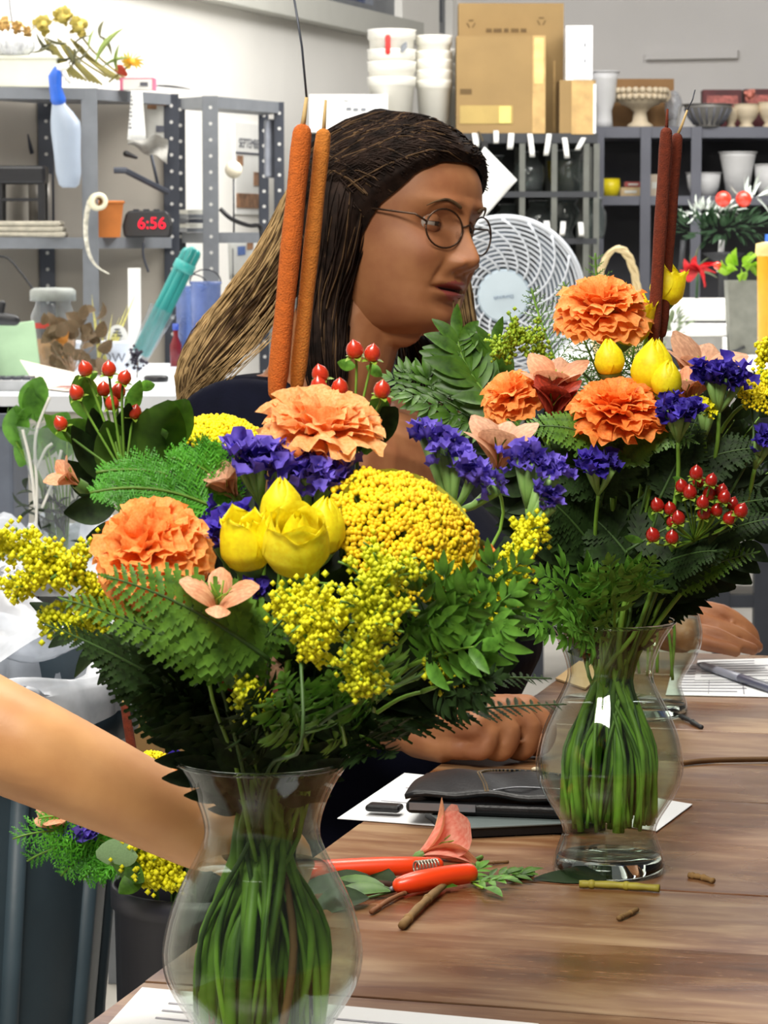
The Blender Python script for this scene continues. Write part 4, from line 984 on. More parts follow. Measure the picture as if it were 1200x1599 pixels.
MB().lathe([(Rf * 0.98, -0.09), (Rf * 0.4, -0.13), (0.001, -0.14)], 40, fc, fz).build('rear_guard', mat('fan_rear', (96, 104, 116), 0.6, 0.1, 30), t)
MB().lathe([(Rf * 0.98, -0.09), (Rf * 0.99, -0.028)], 48, fc, fz).build('shroud', M_fan, t)
MB().capsule([V((fc.x - 0.06, YF + 0.08, CW + 0.012)), V((fc.x + 0.06, YF + 0.08, CW + 0.012))], 0.012, 10).tube([V((fc.x, YF + 0.08, CW + 0.012)), V((fc.x, YF + 0.08, fc.z - Rf * 0.8))], 0.018, 12).build('stand', M_fan, t)
text('lettering', 'Duracraft', 8 * s, fc + fz @ V((0 * s, -2 * s, 0.0212)), fz @ rotz(PI + 0.10), mat('fan_print', (116, 140, 166), 0.6), t, 0.0003)
# evergreen centrepiece with baubles, poinsettia, leafy pot, basket, tumbler
YG = 7.9; s = sc(YG)
def tuft(parent, c, n, r, L_, m, name='sprig', w=0.12, up=0.3):
    me = MB().blade((0, 0, 0), (0, 0, 1), (0, -1, 0), 1, w, 'leaf', 0.5, 0.1, 4).mesh(name, m)
    for k in range(n):
        d = V((Rn.gauss(0, 1), Rn.gauss(0, 0.8), Rn.gauss(up, 0.8))).normalized()
        inst(me, name, parent, V(c) + V((d.x * r[0], d.y * r[1], d.z * r[2])) * Rn.uniform(0.2, 0.9), frame(d + V((0, 0, 0.2)), (Rn.uniform(-1, 1), -1, 0)), L_ * Rn.uniform(0.6, 1.1))
M_ever = mat('evergreen', (44, 76, 46), 0.7, 0.3, 20, trans=0.1)
M_flock = mat('flocked_white', (214, 222, 214), 0.8, 0.06, 30)
gz = at(1140, 385, YG).z
t = thing('evergreen_centrepiece', 'flocked white and green evergreen arrangement with two red baubles', 'arrangement', at(1135, 395, YG))
tuft(t, at(1130, 356, YG), 210, (0.15, 0.08, 0.05), 0.042, M_ever, 'sprig', 0.34)
tuft(t, at(1108, 330, YG), 90, (0.11, 0.06, 0.022), 0.034, M_flock, 'white_sprig', 0.3, 0.5)
tuft(t, at(1175, 308, YG), 22, (0.06, 0.05, 0.02), 0.07, M_flock, 'white_sprig', 0.2, 0.5)
for px in (1130, 1162):
    MB().ball(at(px, 311, YG - 0.07), 12.5 * s, 18, 12).build('bauble', mat('bauble_red', (226, 64, 44), 0.25, 0.1, 10, coat=0.5), t)
zg0 = gz - 0.02
st = at(1130, 395, YG)
MB().lathe([(0.001, 0), (0.05, 0), (0.012, 0.02), (0.012, st.z - CW - 0.03), (0.06, st.z - CW), (0.001, st.z - CW + 0.004)], 20, V((st.x, YG, CW))).build('pedestal', M_rackd, t)
for px, lab, m2 in ((1068, 'candle_stem', M_rackd), (1128, 'candle_stem', M_pw)): MB().tube([at(px, 375, YG), at(px - 4, 425, YG)], 0.008, 8).build(lab, m2, t)
YP = 7.75; s = sc(YP); c = at(1090, 424, YP)
t = thing('poinsettia', 'red poinsettia bloom lying on the bench under the evergreen', 'flower', c)
pm = MB().blade((0, 0, 0), (0, 0, 1), (0, -1, 0), 1, 0.85, 'leaf', 0.4, 0.2, 6).mesh('bract', mat('poinsettia_red', (206, 34, 42), 0.6, 0.15, 20, trans=0.15))
for dx, dz, L_ in ((-0.9, 0.5, 0.05), (0.9, 0.6, 0.06), (0.3, -0.5, 0.05), (-0.5, -0.3, 0.05), (-0.3, 0.6, 0.045), (0.6, 0.1, 0.05), (-0.9, -0.1, 0.05), (-0.6, 0.2, 0.05), (-0.2, 0.2, 0.05), (0.3, 0.3, 0.055)): inst(pm, 'bract', t, c + V((0, -0.02, 0)), frame((dx, -0.5, dz), (0, -1, 0.3)), L_ * 1.15)
pg = MB().blade((0, 0, 0), (0, 0, 1), (0, -1, 0), 1, 0.5, 'leaf', 0.4, 0.2, 6).mesh('leaf', mat('grey_green', (98, 108, 78), 0.7, 0.2, 20, trans=0.1))
for dx, dz, L_ in ((-0.1, 1, 0.07), (0.9, -0.1, 0.06), (0.5, 0.9, 0.05), (-0.6, 0.9, 0.05)): inst(pg, 'leaf', t, c + V((0.0, 0.02, 0)), frame((dx, 0.0, dz), (0, -1, 0)), L_)
MB().tube([c, V((c.x, c.y + 0.02, CW + 0.1))], 0.004, 6).build('stem', M_ever, t)
YL = 7.0; s = sc(YL); c = V((at(1160, 470, YL).x, YL, CW)); zc = at(0, 438, YL).z
t = thing('leafy_pot', 'pale green leafy plant in a small grey pot on the bench', 'potted plant', c)
MB().hexa([c + V((x * 20 * s, y * 20 * s, 0)) for x, y in ((-1, -1), (1, -1), (1, 1), (-1, 1))], [V((c.x + x * 26 * s, c.y + y * 26 * s, zc)) for x, y in ((-1, -1), (1, -1), (1, 1), (-1, 1))]).build('pot_body', mat('pot_grey', (128, 130, 122), 0.7), t, smooth=False)
le = MB().blade((0, 0, 0), (0, 0, 1), (0, -1, 0), 1, 0.75, 'round', 0.7, 0.25, 5).mesh('leaf', mat('lettuce_green', (152, 196, 50), 0.6, 0.2, 20, trans=0.25))
for k in range(34):
    d = V((Rn.gauss(0, 1), Rn.gauss(-0.3, 0.6), Rn.gauss(0.4, 0.5))).normalized()
    inst(le, 'leaf', t, V((c.x, c.y, zc + 0.02)) + V((d.x * 0.035, d.y * 0.02, d.z * 0.02)), frame(d, (0.2, -1, 0.4)), Rn.uniform(0.025, 0.045))
MB().ball(at(1121, 415, YL), 0.01, 12, 8).build('red_berry', mat('bauble_red', (226, 64, 44)), t)
YB = 6.6; s = sc(YB); c = V((at(1201, 480, YB).x, YB, CW))
z0 = at(0, 462, YB).z; z1 = at(0, 386, YB).z
t = thing('yellow_pot', 'yellow flower pot with a pale rim at the right frame edge', 'pot', c)
MB().lathe([(0.001, 0), (16 * s, 0), (19 * s, z1 - CW - 0.02)], 24, c).build('pot_body', mat('amber_yellow', (232, 168, 30), 0.35, 0.08), t)
MB().lathe([(19 * s, z1 - CW - 0.02), (22 * s, z1 - CW - 0.012), (21 * s, z1 - CW + 0.008), (8 * s, z1 - CW + 0.012), (0.001, z1 - CW + 0.012)], 24, c).build('rim', mat('amber_pale', (240, 214, 140), 0.5), t)
c = V((at(1197, 385, 6.75).x + 0.012, 6.76, CW))
t = thing('blue_bottle', 'bottle with a bright blue cap behind the yellow flower pot', 'bottle', c)
zt = at(0, 366, 6.76).z - CW
MB().lathe([(0.001, 0), (0.022, 0), (0.022, zt - 0.06), (0.012, zt - 0.035)], 18, c).build('bottle_body', M_pw, t)
MB().lathe([(0.013, zt - 0.036), (0.015, zt - 0.03), (0.013, zt), (0.001, zt + 0.001)], 18, c).build('cap', mat('cap_bright_blue', (30, 96, 190), 0.4), t)
c = V((at(1090, 480, 7.05).x, 7.05, CW))
t = thing('grey_carton', 'grey flat carton on the bench left of the leafy pot', 'box', c)
bev(MB().box(c + V((-0.02, 0, 0.022)), (0.15, 0.12, 0.044)).build('carton_body', mat('carton_grey', (150, 150, 148), 0.7), t, smooth=False), 0.002)
MB().box(c + V((-0.02, 0, 0.0455)), (0.154, 0.124, 0.003)).build('lid', M_wtop, t, smooth=False)
YK = 6.9; s = sc(YK)
t = thing('wicker_basket', 'wicker basket with a pale twisted handle behind the orange carnation', 'basket', V((at(965, 480, YK).x, YK, CW)))
cb = V((at(968, 0, YK).x, YK, 0)); zt = at(0, 388, YK).z; zb_ = CW
for q in range(3):
    pts = []
    for k in range(25):
        a = PI * k / 24; r_ = 35 * s
        p = V((cb.x - math.cos(a) * r_, YK, zb_ + 0.03 + (zt - zb_ - 0.03) * math.sin(a) ** 0.7))
        tw_ = k * 0.9 + q * 2 * PI / 3
        pts.append(p + V((0.005 * math.cos(tw_), 0.005 * math.sin(tw_), 0.003 * math.cos(tw_))))
    MB().tube(pts, 0.0055, 6).build('handle_strand', mat('wicker_pale', (206, 186, 142), 0.7, 0.1, 40), t)
for q in range(5):
    MB().lathe([(0.052 + 0.003 * q, 0.012 * q), (0.057 + 0.003 * q, 0.012 * q + 0.006), (0.052 + 0.003 * q, 0.012 * q + 0.012)], 24, V((cb.x, YK, CW))).build('woven_band', mat('wicker_pale', (206, 186, 142)), t)
YS = 6.2; s = sc(YS); c = V((at(1048, 545, YS).x, YS, CW))
t = thing('sprig_pot', 'small grey pot of pale sprigs right of the dark cattails', 'potted plant', c)
MB().lathe([(0.001, 0), (20 * s, 0), (27 * s, 30 * s), (24 * s, 31 * s), (0.001, 26 * s)], 20, c).build('pot_body', M_rackd, t)
tuft(t, c + V((0, 0, 0.075)), 60, (0.045, 0.03, 0.055), 0.03, mat('pale_sprig', (134, 150, 116), 0.7, 0.25, 20), 'leaf', 0.4, 0.5)
tag(MB().tube(catmull([V((at(1110, 512, 6.6).x, 6.6, CW + 0.006)), V((at(1150, 500, 6.9).x, 6.9, CW + 0.012)), V((at(1190, 488, 7.1).x, 7.1, CW + 0.035))], 5), 0.004, 6).build('dark_branch', M_rackd), 'dark thin branch lying across the white bench', 'branch')
tag(MB().blade(V((at(1130, 470, 7.25).x, 7.2, CW + 0.075)), (1, 0.1, 0.02), (0, -0.4, 1), 0.16, 0.03, 'leaf', 0.1, 0.2, 8).build('green_frond', M_ever), 'dark green frond lying flat on the white boards at the right', 'frond')
# ------------------------------------------------------------------ the seated woman
M_skin = mat('skin', (162, 109, 70), 0.55, 0.05, 30, c2=(148, 92, 58), bump=0.05, bscale=500)
M_lip = mat('lips', (150, 72, 66), 0.45, 0.08, 40)
M_mouth = mat('mouth_dark', (50, 20, 18), 0.6, 0.1)
M_shirt = mat('navy_cloth', (11, 13, 28), 0.9, 0.15, 40, bump=0.15, bscale=300, spec=0.1)
M_hair = mat('hair_dark_brown', (38, 27, 22), 0.7, 0.3, 60, c2=(24, 17, 14), spec=0.08)
M_hairm = mat('hair_brown', (84, 64, 44), 0.7, 0.3, 60, c2=(56, 42, 30), spec=0.08)
M_hairl = mat('hair_grey_blond', (168, 140, 98), 0.7, 0.2, 60, c2=(126, 102, 68), spec=0.1)
FD = V((0.966, -0.259, 0)); LF = V((0.259, 0.966, 0)); UP = V((0, 0, 1))
T0 = V((-0.080, 3.0, 0))
def tw(f, l, z): return T0 + FD * f + LF * l + V((0, 0, z))
def loft(mb, st, seg=32, mi=0):
    vs = []; fs = []
    for z, c, a, b_ in st:
        for k in range(seg):
            an = 2 * PI * k / seg; ca, sa = math.cos(an), math.sin(an)
            vs.append(tw(c + a * math.copysign(abs(ca) ** 0.85, ca), b_ * math.copysign(abs(sa) ** 0.85, sa), z))
    n = len(st)
    for i in range(n - 1):
        for k in range(seg):
            p = i * seg + k; q = i * seg + (k + 1) % seg; fs.append((p, q, q + seg, p + seg))
    fs += [tuple(reversed(range(seg))), tuple((n - 1) * seg + k for k in range(seg))]
    return mb.add(vs, fs, mi)
def remeshed(mb, name, voxel, smooth_it=4):
    me = bpy.data.meshes.new(name); me.from_pydata([tuple(p) for p in mb.v], [], mb.f)
    o = bpy.data.objects.new(name, me); COL.objects.link(o)
    m = o.modifiers.new('r', 'REMESH'); m.mode = 'VOXEL'; m.voxel_size = voxel; m.adaptivity = 0
    s_ = o.modifiers.new('s', 'SMOOTH'); s_.iterations = smooth_it; s_.factor = 0.5
    dg = bpy.context.evaluated_depsgraph_get(); e = o.evaluated_get(dg).to_mesh()
    vs = [v.co.copy() for v in e.vertices]; fs = [tuple(p.vertices) for p in e.polygons]
    o.evaluated_get(dg).to_mesh_clear(); bpy.data.objects.remove(o); bpy.data.meshes.remove(me)
    return vs, fs
woman = thing('person', 'woman with long brown hair, glasses and navy top seated at the table, looking right', 'person', tw(0, 0, 0))
# head in local axes: x towards her right (the camera side), y forward, z up
HA = math.radians(54)
fwd = V((math.sin(HA), -math.cos(HA), 0)); rgt = V((-math.cos(HA), -math.sin(HA), 0))
HM = Matrix((rgt, fwd, UP)).transposed() @ Matrix.Rotation(math.radians(-7), 3, 'Y') @ Matrix.Rotation(math.radians(-3), 3, 'X')
HC = at(610, 347, 3.0)
def hw(x, y, z): return HC + HM @ V((x, y, z))
YF_ = [(-0.116, 0.040), (-0.110, 0.062), (-0.102, 0.079), (-0.092, 0.086), (-0.080, 0.085), (-0.066, 0.087), (-0.052, 0.091), (-0.036, 0.092), (-0.018, 0.090), (0.0, 0.088), (0.018, 0.094), (0.036, 0.095), (0.054, 0.090), (0.072, 0.076), (0.086, 0.055), (0.096, 0.030), (0.101, 0.004)]
WD_ = [(-0.116, 0.026), (-0.110, 0.040), (-0.100, 0.050), (-0.086, 0.058), (-0.066, 0.065), (-0.04, 0.070), (-0.01, 0.073), (0.02, 0.0745), (0.048, 0.072), (0.070, 0.060), (0.086, 0.044), (0.096, 0.024), (0.101, 0.004)]
YB_ = [(-0.116, 0.02), (-0.105, 0.045), (-0.08, 0.068), (-0.04, 0.082), (0.0, 0.094), (0.04, 0.098), (0.066, 0.086), (0.086, 0.058), (0.096, 0.03), (0.101, 0.004)]
def smooth_tab(tab):
    P = catmull([V((a, b_, 0)) for a, b_ in tab], 8); P = [(p.x, p.y) for p in P]
    for _ in range(6): P = [P[0]] + [(P[i][0], (P[i - 1][1] + 2 * P[i][1] + P[i + 1][1]) / 4) for i in range(1, len(P) - 1)] + [P[-1]]
    return P
YF_, WD_, YB_ = smooth_tab(YF_), smooth_tab(WD_), smooth_tab(YB_)
def interp(tab, x):                     # straight between finely sampled points
    if x <= tab[0][0]: return tab[0][1]
    for (a, b_), (c, d) in zip(tab, tab[1:]):
        if x <= c: return b_ + (d - b_) * (x - a) / (c - a)
    return tab[-1][1]
NZ_ = smooth_tab([(-0.054, 0.0), (-0.047, 0.005), (-0.041, 0.018), (-0.034, 0.0245), (-0.026, 0.0225), (-0.012, 0.015), (0.004, 0.0090), (0.016, 0.005), (0.03, 0.0)])
def head_pt(t, z, off=0.0):
    """t: 0 front, +pi/2 her right"""
    w = interp(WD_, z) + off; yf = interp(YF_, z) + off; yb = interp(YB_, z) + off
    s_, c_ = math.sin(t), math.cos(t)
    x = w * math.copysign(abs(s_) ** 0.92, s_)
    y = yf * abs(c_) ** 0.82 if c_ > 0 else -yb * abs(c_) ** 0.95
    return V((x, y, z))
def g(x, m, s_): return math.exp(-((x - m) / s_) ** 2)
def face(t, z):
    p = head_pt(t, z)
    if math.cos(t) < 0: return p
    x = p.x; ax = abs(x); d = 0.0
    nz = interp(NZ_, z)
    sg_ = interp([(-0.05, 0.012), (-0.034, 0.0112), (-0.015, 0.0092), (0.01, 0.0085)], z)
    d += nz * g(x, 0, sg_) + 0.011 * g(ax, 0.0145, 0.0065) * g(z, -0.038, 0.0075)
    d -= 0.0035 * g(ax, 0.0075, 0.004) * g(z, -0.046, 0.003)
    d -= 0.0125 * g(ax, 0.031, 0.016) * g(z, -0.001, 0.0105)
    d += 0.0048 * g(ax, 0.028, 0.022) * g(z, 0.021, 0.007)
    d += 0.0075 * g(ax, 0.040, 0.020) * g(z, -0.030, 0.020)
    d -= 0.0030 * g(ax - 0.026 - (z + 0.045) * -0.25, 0, 0.004) * g(z, -0.052, 0.014)
    d += 0.0035 * g(ax, 0.036, 0.016) * g(z, -0.075, 0.018)
    mw = g(x, 0, 0.021)
    d += 0.0068 * mw * g(z, -0.0585, 0.0042) + 0.0078 * mw * g(z, -0.0705, 0.0045)
    d -= 0.0085 * g(x, 0, 0.023) ** 0.5 * (1 if ax < 0.026 else g(ax, 0.026, 0.004)) * g(z, -0.0645, 0.0022)
    d -= 0.002 * g(x, 0, 0.004) * g(z, -0.052, 0.004)
    d -= 0.0035 * g(x, 0, 0.02) * g(z, -0.080, 0.005)
    d += 0.005 * g(x, 0, 0.016) * g(z, -0.094, 0.011)
    p.y += d
    if d > 0.012: p.y -= 0
    return p
# body: neck, chest, forearms and hands grown together, then the head joined in
bm_ = MB()
loft(bm_, [(0.60, 0.04, 0.11, 0.15), (0.78, 0.05, 0.145, 0.165), (0.9, 0.045, 0.155, 0.165), (0.98, 0.02, 0.115, 0.155), (1.03, 0.0, 0.088, 0.14), (1.065, -0.005, 0.068, 0.10), (1.09, 0.0, 0.055, 0.062)])
hb = hw(0.0, -0.005, -0.055)
bm_.capsule([tw(0.0, 0.0, 1.03), tw(0.02, 0.0, 1.08), tw(0.0, 0.0, 1.08).lerp(hb, 0.6), hb], [0.075, 0.062, 0.057, 0.055], 24)
bm_.capsule([tw(0.06, -0.06, 1.005), tw(0.09, 0.0, 0.985), tw(0.06, 0.06, 1.005)], [0.065, 0.070, 0.065], 18)      # upper chest
bm_.capsule([hw(0.018, 0.0, -0.098), hw(0.0, 0.032, -0.100), hw(-0.018, 0.0, -0.098)], [0.030, 0.029, 0.030], 16)           # under the chin
SHR = tw(-0.01, -0.175, 1.035); ELR = V((-0.145, 2.70, 0.815)); WRR = at(628, 1126, 2.66)
SHL = tw(-0.01, 0.175, 1.035); ELL = V((0.10, 3.36, 0.845)); WRL = at(1062, 985, 3.22)
bm_.capsule([ELR, ELR.lerp(WRR, 0.35), WRR], [0.042, 0.041, 0.029], 18)
bm_.capsule([ELL, ELL.lerp(WRL, 0.35), WRL], [0.042, 0.040, 0.026], 18)
def finger(mb, pts, r0, r1): mb.capsule(catmull(pts, 3), [lerp(r0, r1, i / (3 * (len(pts) - 1))) for i in range(3 * (len(pts) - 1) + 1)], 12)
kn = [((744, 1131), (764, 1150), (755, 1172), 2.600), ((770, 1116), (797, 1142), (787, 1172), 2.612), ((797, 1107), (829, 1136), (820, 1170), 2.63), ((822, 1107), (853, 1133), (846, 1164), 2.655)]
for (a, c, e, Yk), r_ in zip(kn, (0.0100, 0.0108, 0.0112, 0.0110)):
    bm_.capsule([WRR, at(a[0], a[1], Yk)], [0.024, 0.0145], 12)
    finger(bm_, [at(a[0], a[1], Yk), at(c[0], c[1], Yk - 0.004), at(e[0], e[1], Yk - 0.006), at(e[0] - 16, e[1] + 2, Yk - 0.002)], r_ * 1.08, r_ * 0.82)
bm_.capsule([WRR, at(660, 1150, 2.64), at(690, 1164, 2.625)], [0.024, 0.022, 0.017], 14)
finger(bm_, [at(680, 1158, 2.63), at(705, 1166, 2.615), at(728, 1170, 2.608), at(745, 1172, 2.607)], 0.0135, 0.009)
fl_ = [((1078, 952), (1128, 957), (1168, 983), (1178, 1002), 3.215, 0.0105), ((1080, 968), (1128, 982), (1158, 993), (1182, 1010), 3.195, 0.0105), ((1078, 985), (1118, 992), (1148, 1005), (1176, 1014), 3.175, 0.0098), ((1074, 998), (1105, 1006), (1130, 1012), (1150, 1018), 3.16, 0.0085)]
for a, c, e, f_, Yk, r_ in fl_:
    bm_.capsule([WRL, at(a[0], a[1], Yk)], [0.021, 0.0135], 12)
    finger(bm_, [at(a[0], a[1], Yk), at(c[0], c[1], Yk - 0.004), at(e[0], e[1], Yk - 0.006), at(f_[0], f_[1], Yk - 0.006)], r_ * 1.1, r_ * 0.75)
finger(bm_, [at(1058, 975, 3.25), at(1090, 985, 3.27), at(1118, 1000, 3.27)], 0.0125, 0.009)
vs, fs = remeshed(bm_, 'tmp', 0.0030, 3)
fb = MB(); fb.add(vs, fs, 0)
NU, NV = 150, 150
def umap(u):   # more columns at the front
    x = u * 2 - 1; return PI * (0.55 * x + 0.45 * x ** 3)
zt_ = lambda v: lerp(-0.116, 0.101, v)
nb = len(fb.v); hv = []; hf = []; hm = []
for j in range(NV + 1):
    for i in range(NU): hv.append(hw(*face(umap(i / NU), zt_(j / NV))))
for j in range(NV):
    for i in range(NU):
        a = j * NU + i; c = j * NU + (i + 1) % NU; hf.append((c, a, a + NU, c + NU))
        t_ = umap((i + 0.5) / NU); z = zt_((j + 0.5) / NV); x = head_pt(t_, z).x if math.cos(t_) > 0 else 9
        lipw = 0.024
        up = -0.0645 + 0.0095 * max(0, 1 - (abs(x) / lipw) ** 2) - 0.0015 * g(x, 0, 0.004); lo_ = -0.0645 - 0.0115 * max(0, 1 - (abs(x) / (lipw * 0.92)) ** 2)
        hm.append(1 if abs(x) < lipw and lo_ < z < up else 0)
        if abs(x) < 0.017 and abs(z + 0.0648) < 0.0016: hm[-1] = 2
hf.append(tuple(NV * NU + i for i in reversed(range(NU)))); hm.append(0)
hf.append(tuple(i for i in range(NU))); hm.append(0)
for p in hv: fb.v.append(tuple(p))
for f_, m_ in zip(hf, hm): fb.f.append(tuple(i + nb for i in f_)); fb.mi.append(m_)
fb.build('body', [M_skin, M_lip, M_mouth], woman)
# eyes with lids, brows
M_eye = mat('eye_white', (158, 148, 138), 0.25, 0.03); M_iris = mat('iris_dark', (62, 44, 30), 0.2, 0.2)
for sx in (1, -1):
    c = hw(sx * 0.031, 0.0700, -0.001)
    e = MB().ball(c, 0.0120, 18, 12).build('eye', M_eye, woman)
    gd = (HM @ V((-0.12, 1, -0.05))).normalized()
    MB().lathe([(0.0056, 0.0107), (0.004, 0.0117), (0.0005, 0.0122)], 18, c, frame(gd)).build('iris', M_iris, e)
    lid = MB()
    for lo2, hi2 in ((8, 62), (-58, -14)):
        lid.grid(lambda u, v: c + HM @ (V((math.sin((u - 0.5) * 2.6) * math.cos(math.radians(lerp(lo2, hi2, v))), math.cos((u - 0.5) * 2.6) * math.cos(math.radians(lerp(lo2, hi2, v))), math.sin(math.radians(lerp(lo2, hi2, v))) * (1 - 0.25 * abs(u - 0.5) * 2))) * 0.0130), 14, 6)
    lid.build('eyelids', M_skin, e)
    bw = [hw(sx * x, head_pt(math.asin(min(1, x / 0.078)), z).y + 0.006, z) for x, z in ((0.016, 0.017), (0.024, 0.0205), (0.034, 0.023), (0.044, 0.020), (0.051, 0.0145))]
    MB().tube(catmull(bw, 4), [0.0016, 0.002, 0.0022, 0.0022, 0.002, 0.002, 0.0018, 0.0018, 0.0016, 0.0016, 0.0014, 0.0012, 0.001, 0.0009, 0.0008, 0.0006, 0.0004], 6).build('eyebrow', M_hairm, woman)
    MB().capsule([hw(sx * 0.0735, -0.010, 0.010), hw(sx * 0.077, -0.014, -0.008), hw(sx * 0.0735, -0.006, -0.028)], [0.012, 0.0125, 0.008], 10).build('ear', M_skin, woman)
# top, trousers, shoes
sb = MB()
loft(sb, [(0.545, 0.03, 0.12, 0.18), (0.60, 0.04, 0.135, 0.19), (0.68, 0.045, 0.15, 0.19), (0.74, 0.05, 0.165, 0.19), (0.80, 0.06, 0.185, 0.19), (0.88, 0.06, 0.19, 0.186), (0.95, 0.03, 0.15, 0.178), (1.01, -0.005, 0.112, 0.172), (1.045, -0.02, 0.085, 0.15), (1.075, -0.03, 0.062, 0.11), (1.09, -0.035, 0.045, 0.075)])
sb.capsule([tw(-0.02, -0.09, 1.03), SHR, SHR.lerp(ELR, 0.5), ELR, ELR.lerp(WRR, 0.38)], [0.06, 0.076, 0.066, 0.056, 0.050], 18)
sb.capsule([tw(-0.02, 0.09, 1.03), SHL, SHL.lerp(ELL, 0.5), ELL, ELL.lerp(WRL, 0.45)], [0.06, 0.074, 0.064, 0.054, 0.048], 18)
vs, fs = remeshed(sb, 'tmp', 0.0065, 8)
sh = MB(); sh.add(vs, fs); sh = sh.build('top', M_shirt, woman)
tr = MB()
M_trous = mat('black_trousers', (18, 18, 22), 0.85, 0.2, 40)
for s_ in (-1, 1):
    tr.capsule([tw(0.05, s_ * 0.09, 0.59), tw(0.22, s_ * 0.10, 0.59), tw(0.40, s_ * 0.10, 0.57), tw(0.41, s_ * 0.10, 0.50), tw(0.38, s_ * 0.10, 0.30), tw(0.36, s_ * 0.10, 0.07)], [0.09, 0.08, 0.066, 0.062, 0.055, 0.042], 16)
vs, fs = remeshed(tr, 'tmp', 0.012, 4)
q = MB(); q.add(vs, fs); q.build('trousers', M_trous, woman)
for s_ in (-1, 1): MB().capsule([tw(0.34, s_ * 0.10, 0.036), tw(0.50, s_ * 0.11, 0.030)], [0.036, 0.030], 14).build('shoe', M_black, woman)
st = thing('stool', 'dark round stool under the seated woman', 'stool', tw(-0.02, 0, 0))
MB().lathe([(0.001, 0.475), (0.13, 0.475), (0.138, 0.485), (0.13, 0.498), (0.001, 0.498)], 28, tw(0.06, 0, 0)).build('seat', M_steeld, st)
for k in range(4):
    a = PI / 4 + k * PI / 2; MB().tube([tw(0.06 + 0.09 * math.cos(a), 0.09 * math.sin(a), 0.475), tw(0.06 + 0.13 * math.cos(a), 0.13 * math.sin(a), 0)], 0.014, 8).build('leg', M_steeld, st)
# hair: a cap on the skull, hanging masses, strands laid over both
hr = random.Random(4)
hair = MB()
def hairline(t):
    a = abs(math.degrees(t)); near = t > 0
    return interp([(0, 0.064), (28, 0.061), (48, 0.048), (60, 0.028), (70, 0.012), (78, -0.012), (88, -0.050), (98, -0.088), (112, -0.112), (180, -0.116)], a)
NU2, NV2 = 72, 26
def cap_pt(t, f_, off):
    z0 = hairline(t); z = lerp(z0, 0.101, f_ ** 0.8)
    p = head_pt(t, z, off * min(1, 0.25 + f_ * 5)); p.z += off * 0.75 * max(0, (z - 0.06) / 0.041)
    return p
hair.grid(lambda u, v: hw(*cap_pt((u * 2 - 1) * PI, v, 0.014)), NU2, NV2, True)
def mass(sts, seg=16, mi=0, ends=True):
    vs = []; fs = []
    for px, y, hwp, Yc, hd in sts:
        c = at(px, y, Yc); s_ = sc(Yc)
        for k in range(seg):
            a = 2 * PI * k / seg; vs.append(c + V((math.cos(a) * hwp * s_, math.sin(a) * hd, 0)))
    n = len(sts)
    for i in range(n - 1):
        for k in range(seg): p = i * seg + k; q = i * seg + (k + 1) % seg; fs.append((p, q, q + seg, p + seg))
    fs += [tuple(range(seg)), tuple((n - 1) * seg + k for k in range(seg))]
    hair.add(vs, fs, mi)
def dens(sts, m=5):
    P = catmull([V((a, b_, c)) for a, b_, c, d, e in sts], m); Q = catmull([V((d, e, 0)) for a, b_, c, d, e in sts], m)
    return [(p.x, p.y, p.z, q.x, q.y) for p, q in zip(P, Q)]
LS = dens([(560, 225, 40, 3.08, 0.055), (512, 290, 56, 3.08, 0.075), (476, 345, 48, 3.07, 0.07), (444, 405, 50, 3.05, 0.06), (404, 462, 52, 3.04, 0.05), (358, 520, 50, 3.02, 0.04), (318, 575, 36, 3.0, 0.03), (296, 622, 16, 3.0, 0.02)])
RS = dens([(552, 250, 52, 3.01, 0.06), (536, 320, 60, 2.985, 0.07), (524, 400, 48, 2.97, 0.06), (508, 470, 40, 2.96, 0.05), (506, 540, 34, 2.93, 0.035), (512, 600, 26, 2.915, 0.025), (520, 660, 14, 2.91, 0.015)])
FS = dens([(700, 380, 10, 3.13, 0.03), (712, 430, 20, 3.13, 0.03), (718, 480, 22, 3.12, 0.03), (722, 530, 22, 3.10, 0.03), (716, 590, 16, 3.08, 0.02), (708, 650, 8, 3.07, 0.012)])
CS = dens([(640, 515, 18, 3.10, 0.03), (655, 560, 36, 3.08, 0.03), (668, 610, 40, 3.05, 0.025), (676, 660, 30, 3.03, 0.02), (680, 700, 12, 3.02, 0.012)])
mass(LS, 18, 1); mass(RS, 18, 0); mass(FS, 12, 1); mass(CS, 12, 0)
def strand(P, r, mi): hair.tube(P, [r * (0.5 + 0.5 * math.sin(PI * (0.15 + 0.8 * i / (len(P) - 1)))) for i in range(len(P))], 3, False, mi)
for sts, n, base_m in ((LS, 420, 'l'), (RS, 260, 'r'), (FS, 90, 'f'), (CS, 120, 'c')):
    for k in range(n):
        a = hr.uniform(0, 2 * PI); q = hr.uniform(0.93, 1.06); wob = hr.uniform(0, 6)
        i0 = hr.randint(0, len(sts) // 3); P = []
        for i in range(i0, len(sts), 2):
            px, y, hwp, Yc, hd = sts[i]; c = at(px, y, Yc); s_ = sc(Yc); f_ = i / len(sts)
            fl = 1 + 0.25 * f_ * f_ * hr.uniform(-0.3, 1)
            P.append(c + V((math.cos(a + 0.1 * math.sin(wob + i * 0.3)) * hwp * s_ * q * fl, math.sin(a) * hd * q, 0.002 * math.sin(wob + i * 0.5))))
        if len(P) < 3: continue
        left = -math.cos(a)
        if base_m == 'l': mi = 2 if left + hr.gauss(0, 0.5) > -0.1 and i0 > 1 else 1
        elif base_m == 'f': mi = 2 if hr.random() < 0.6 else 1
        else: mi = 0 if hr.random() < 0.8 else 1
        strand(P, 0.0011, mi)
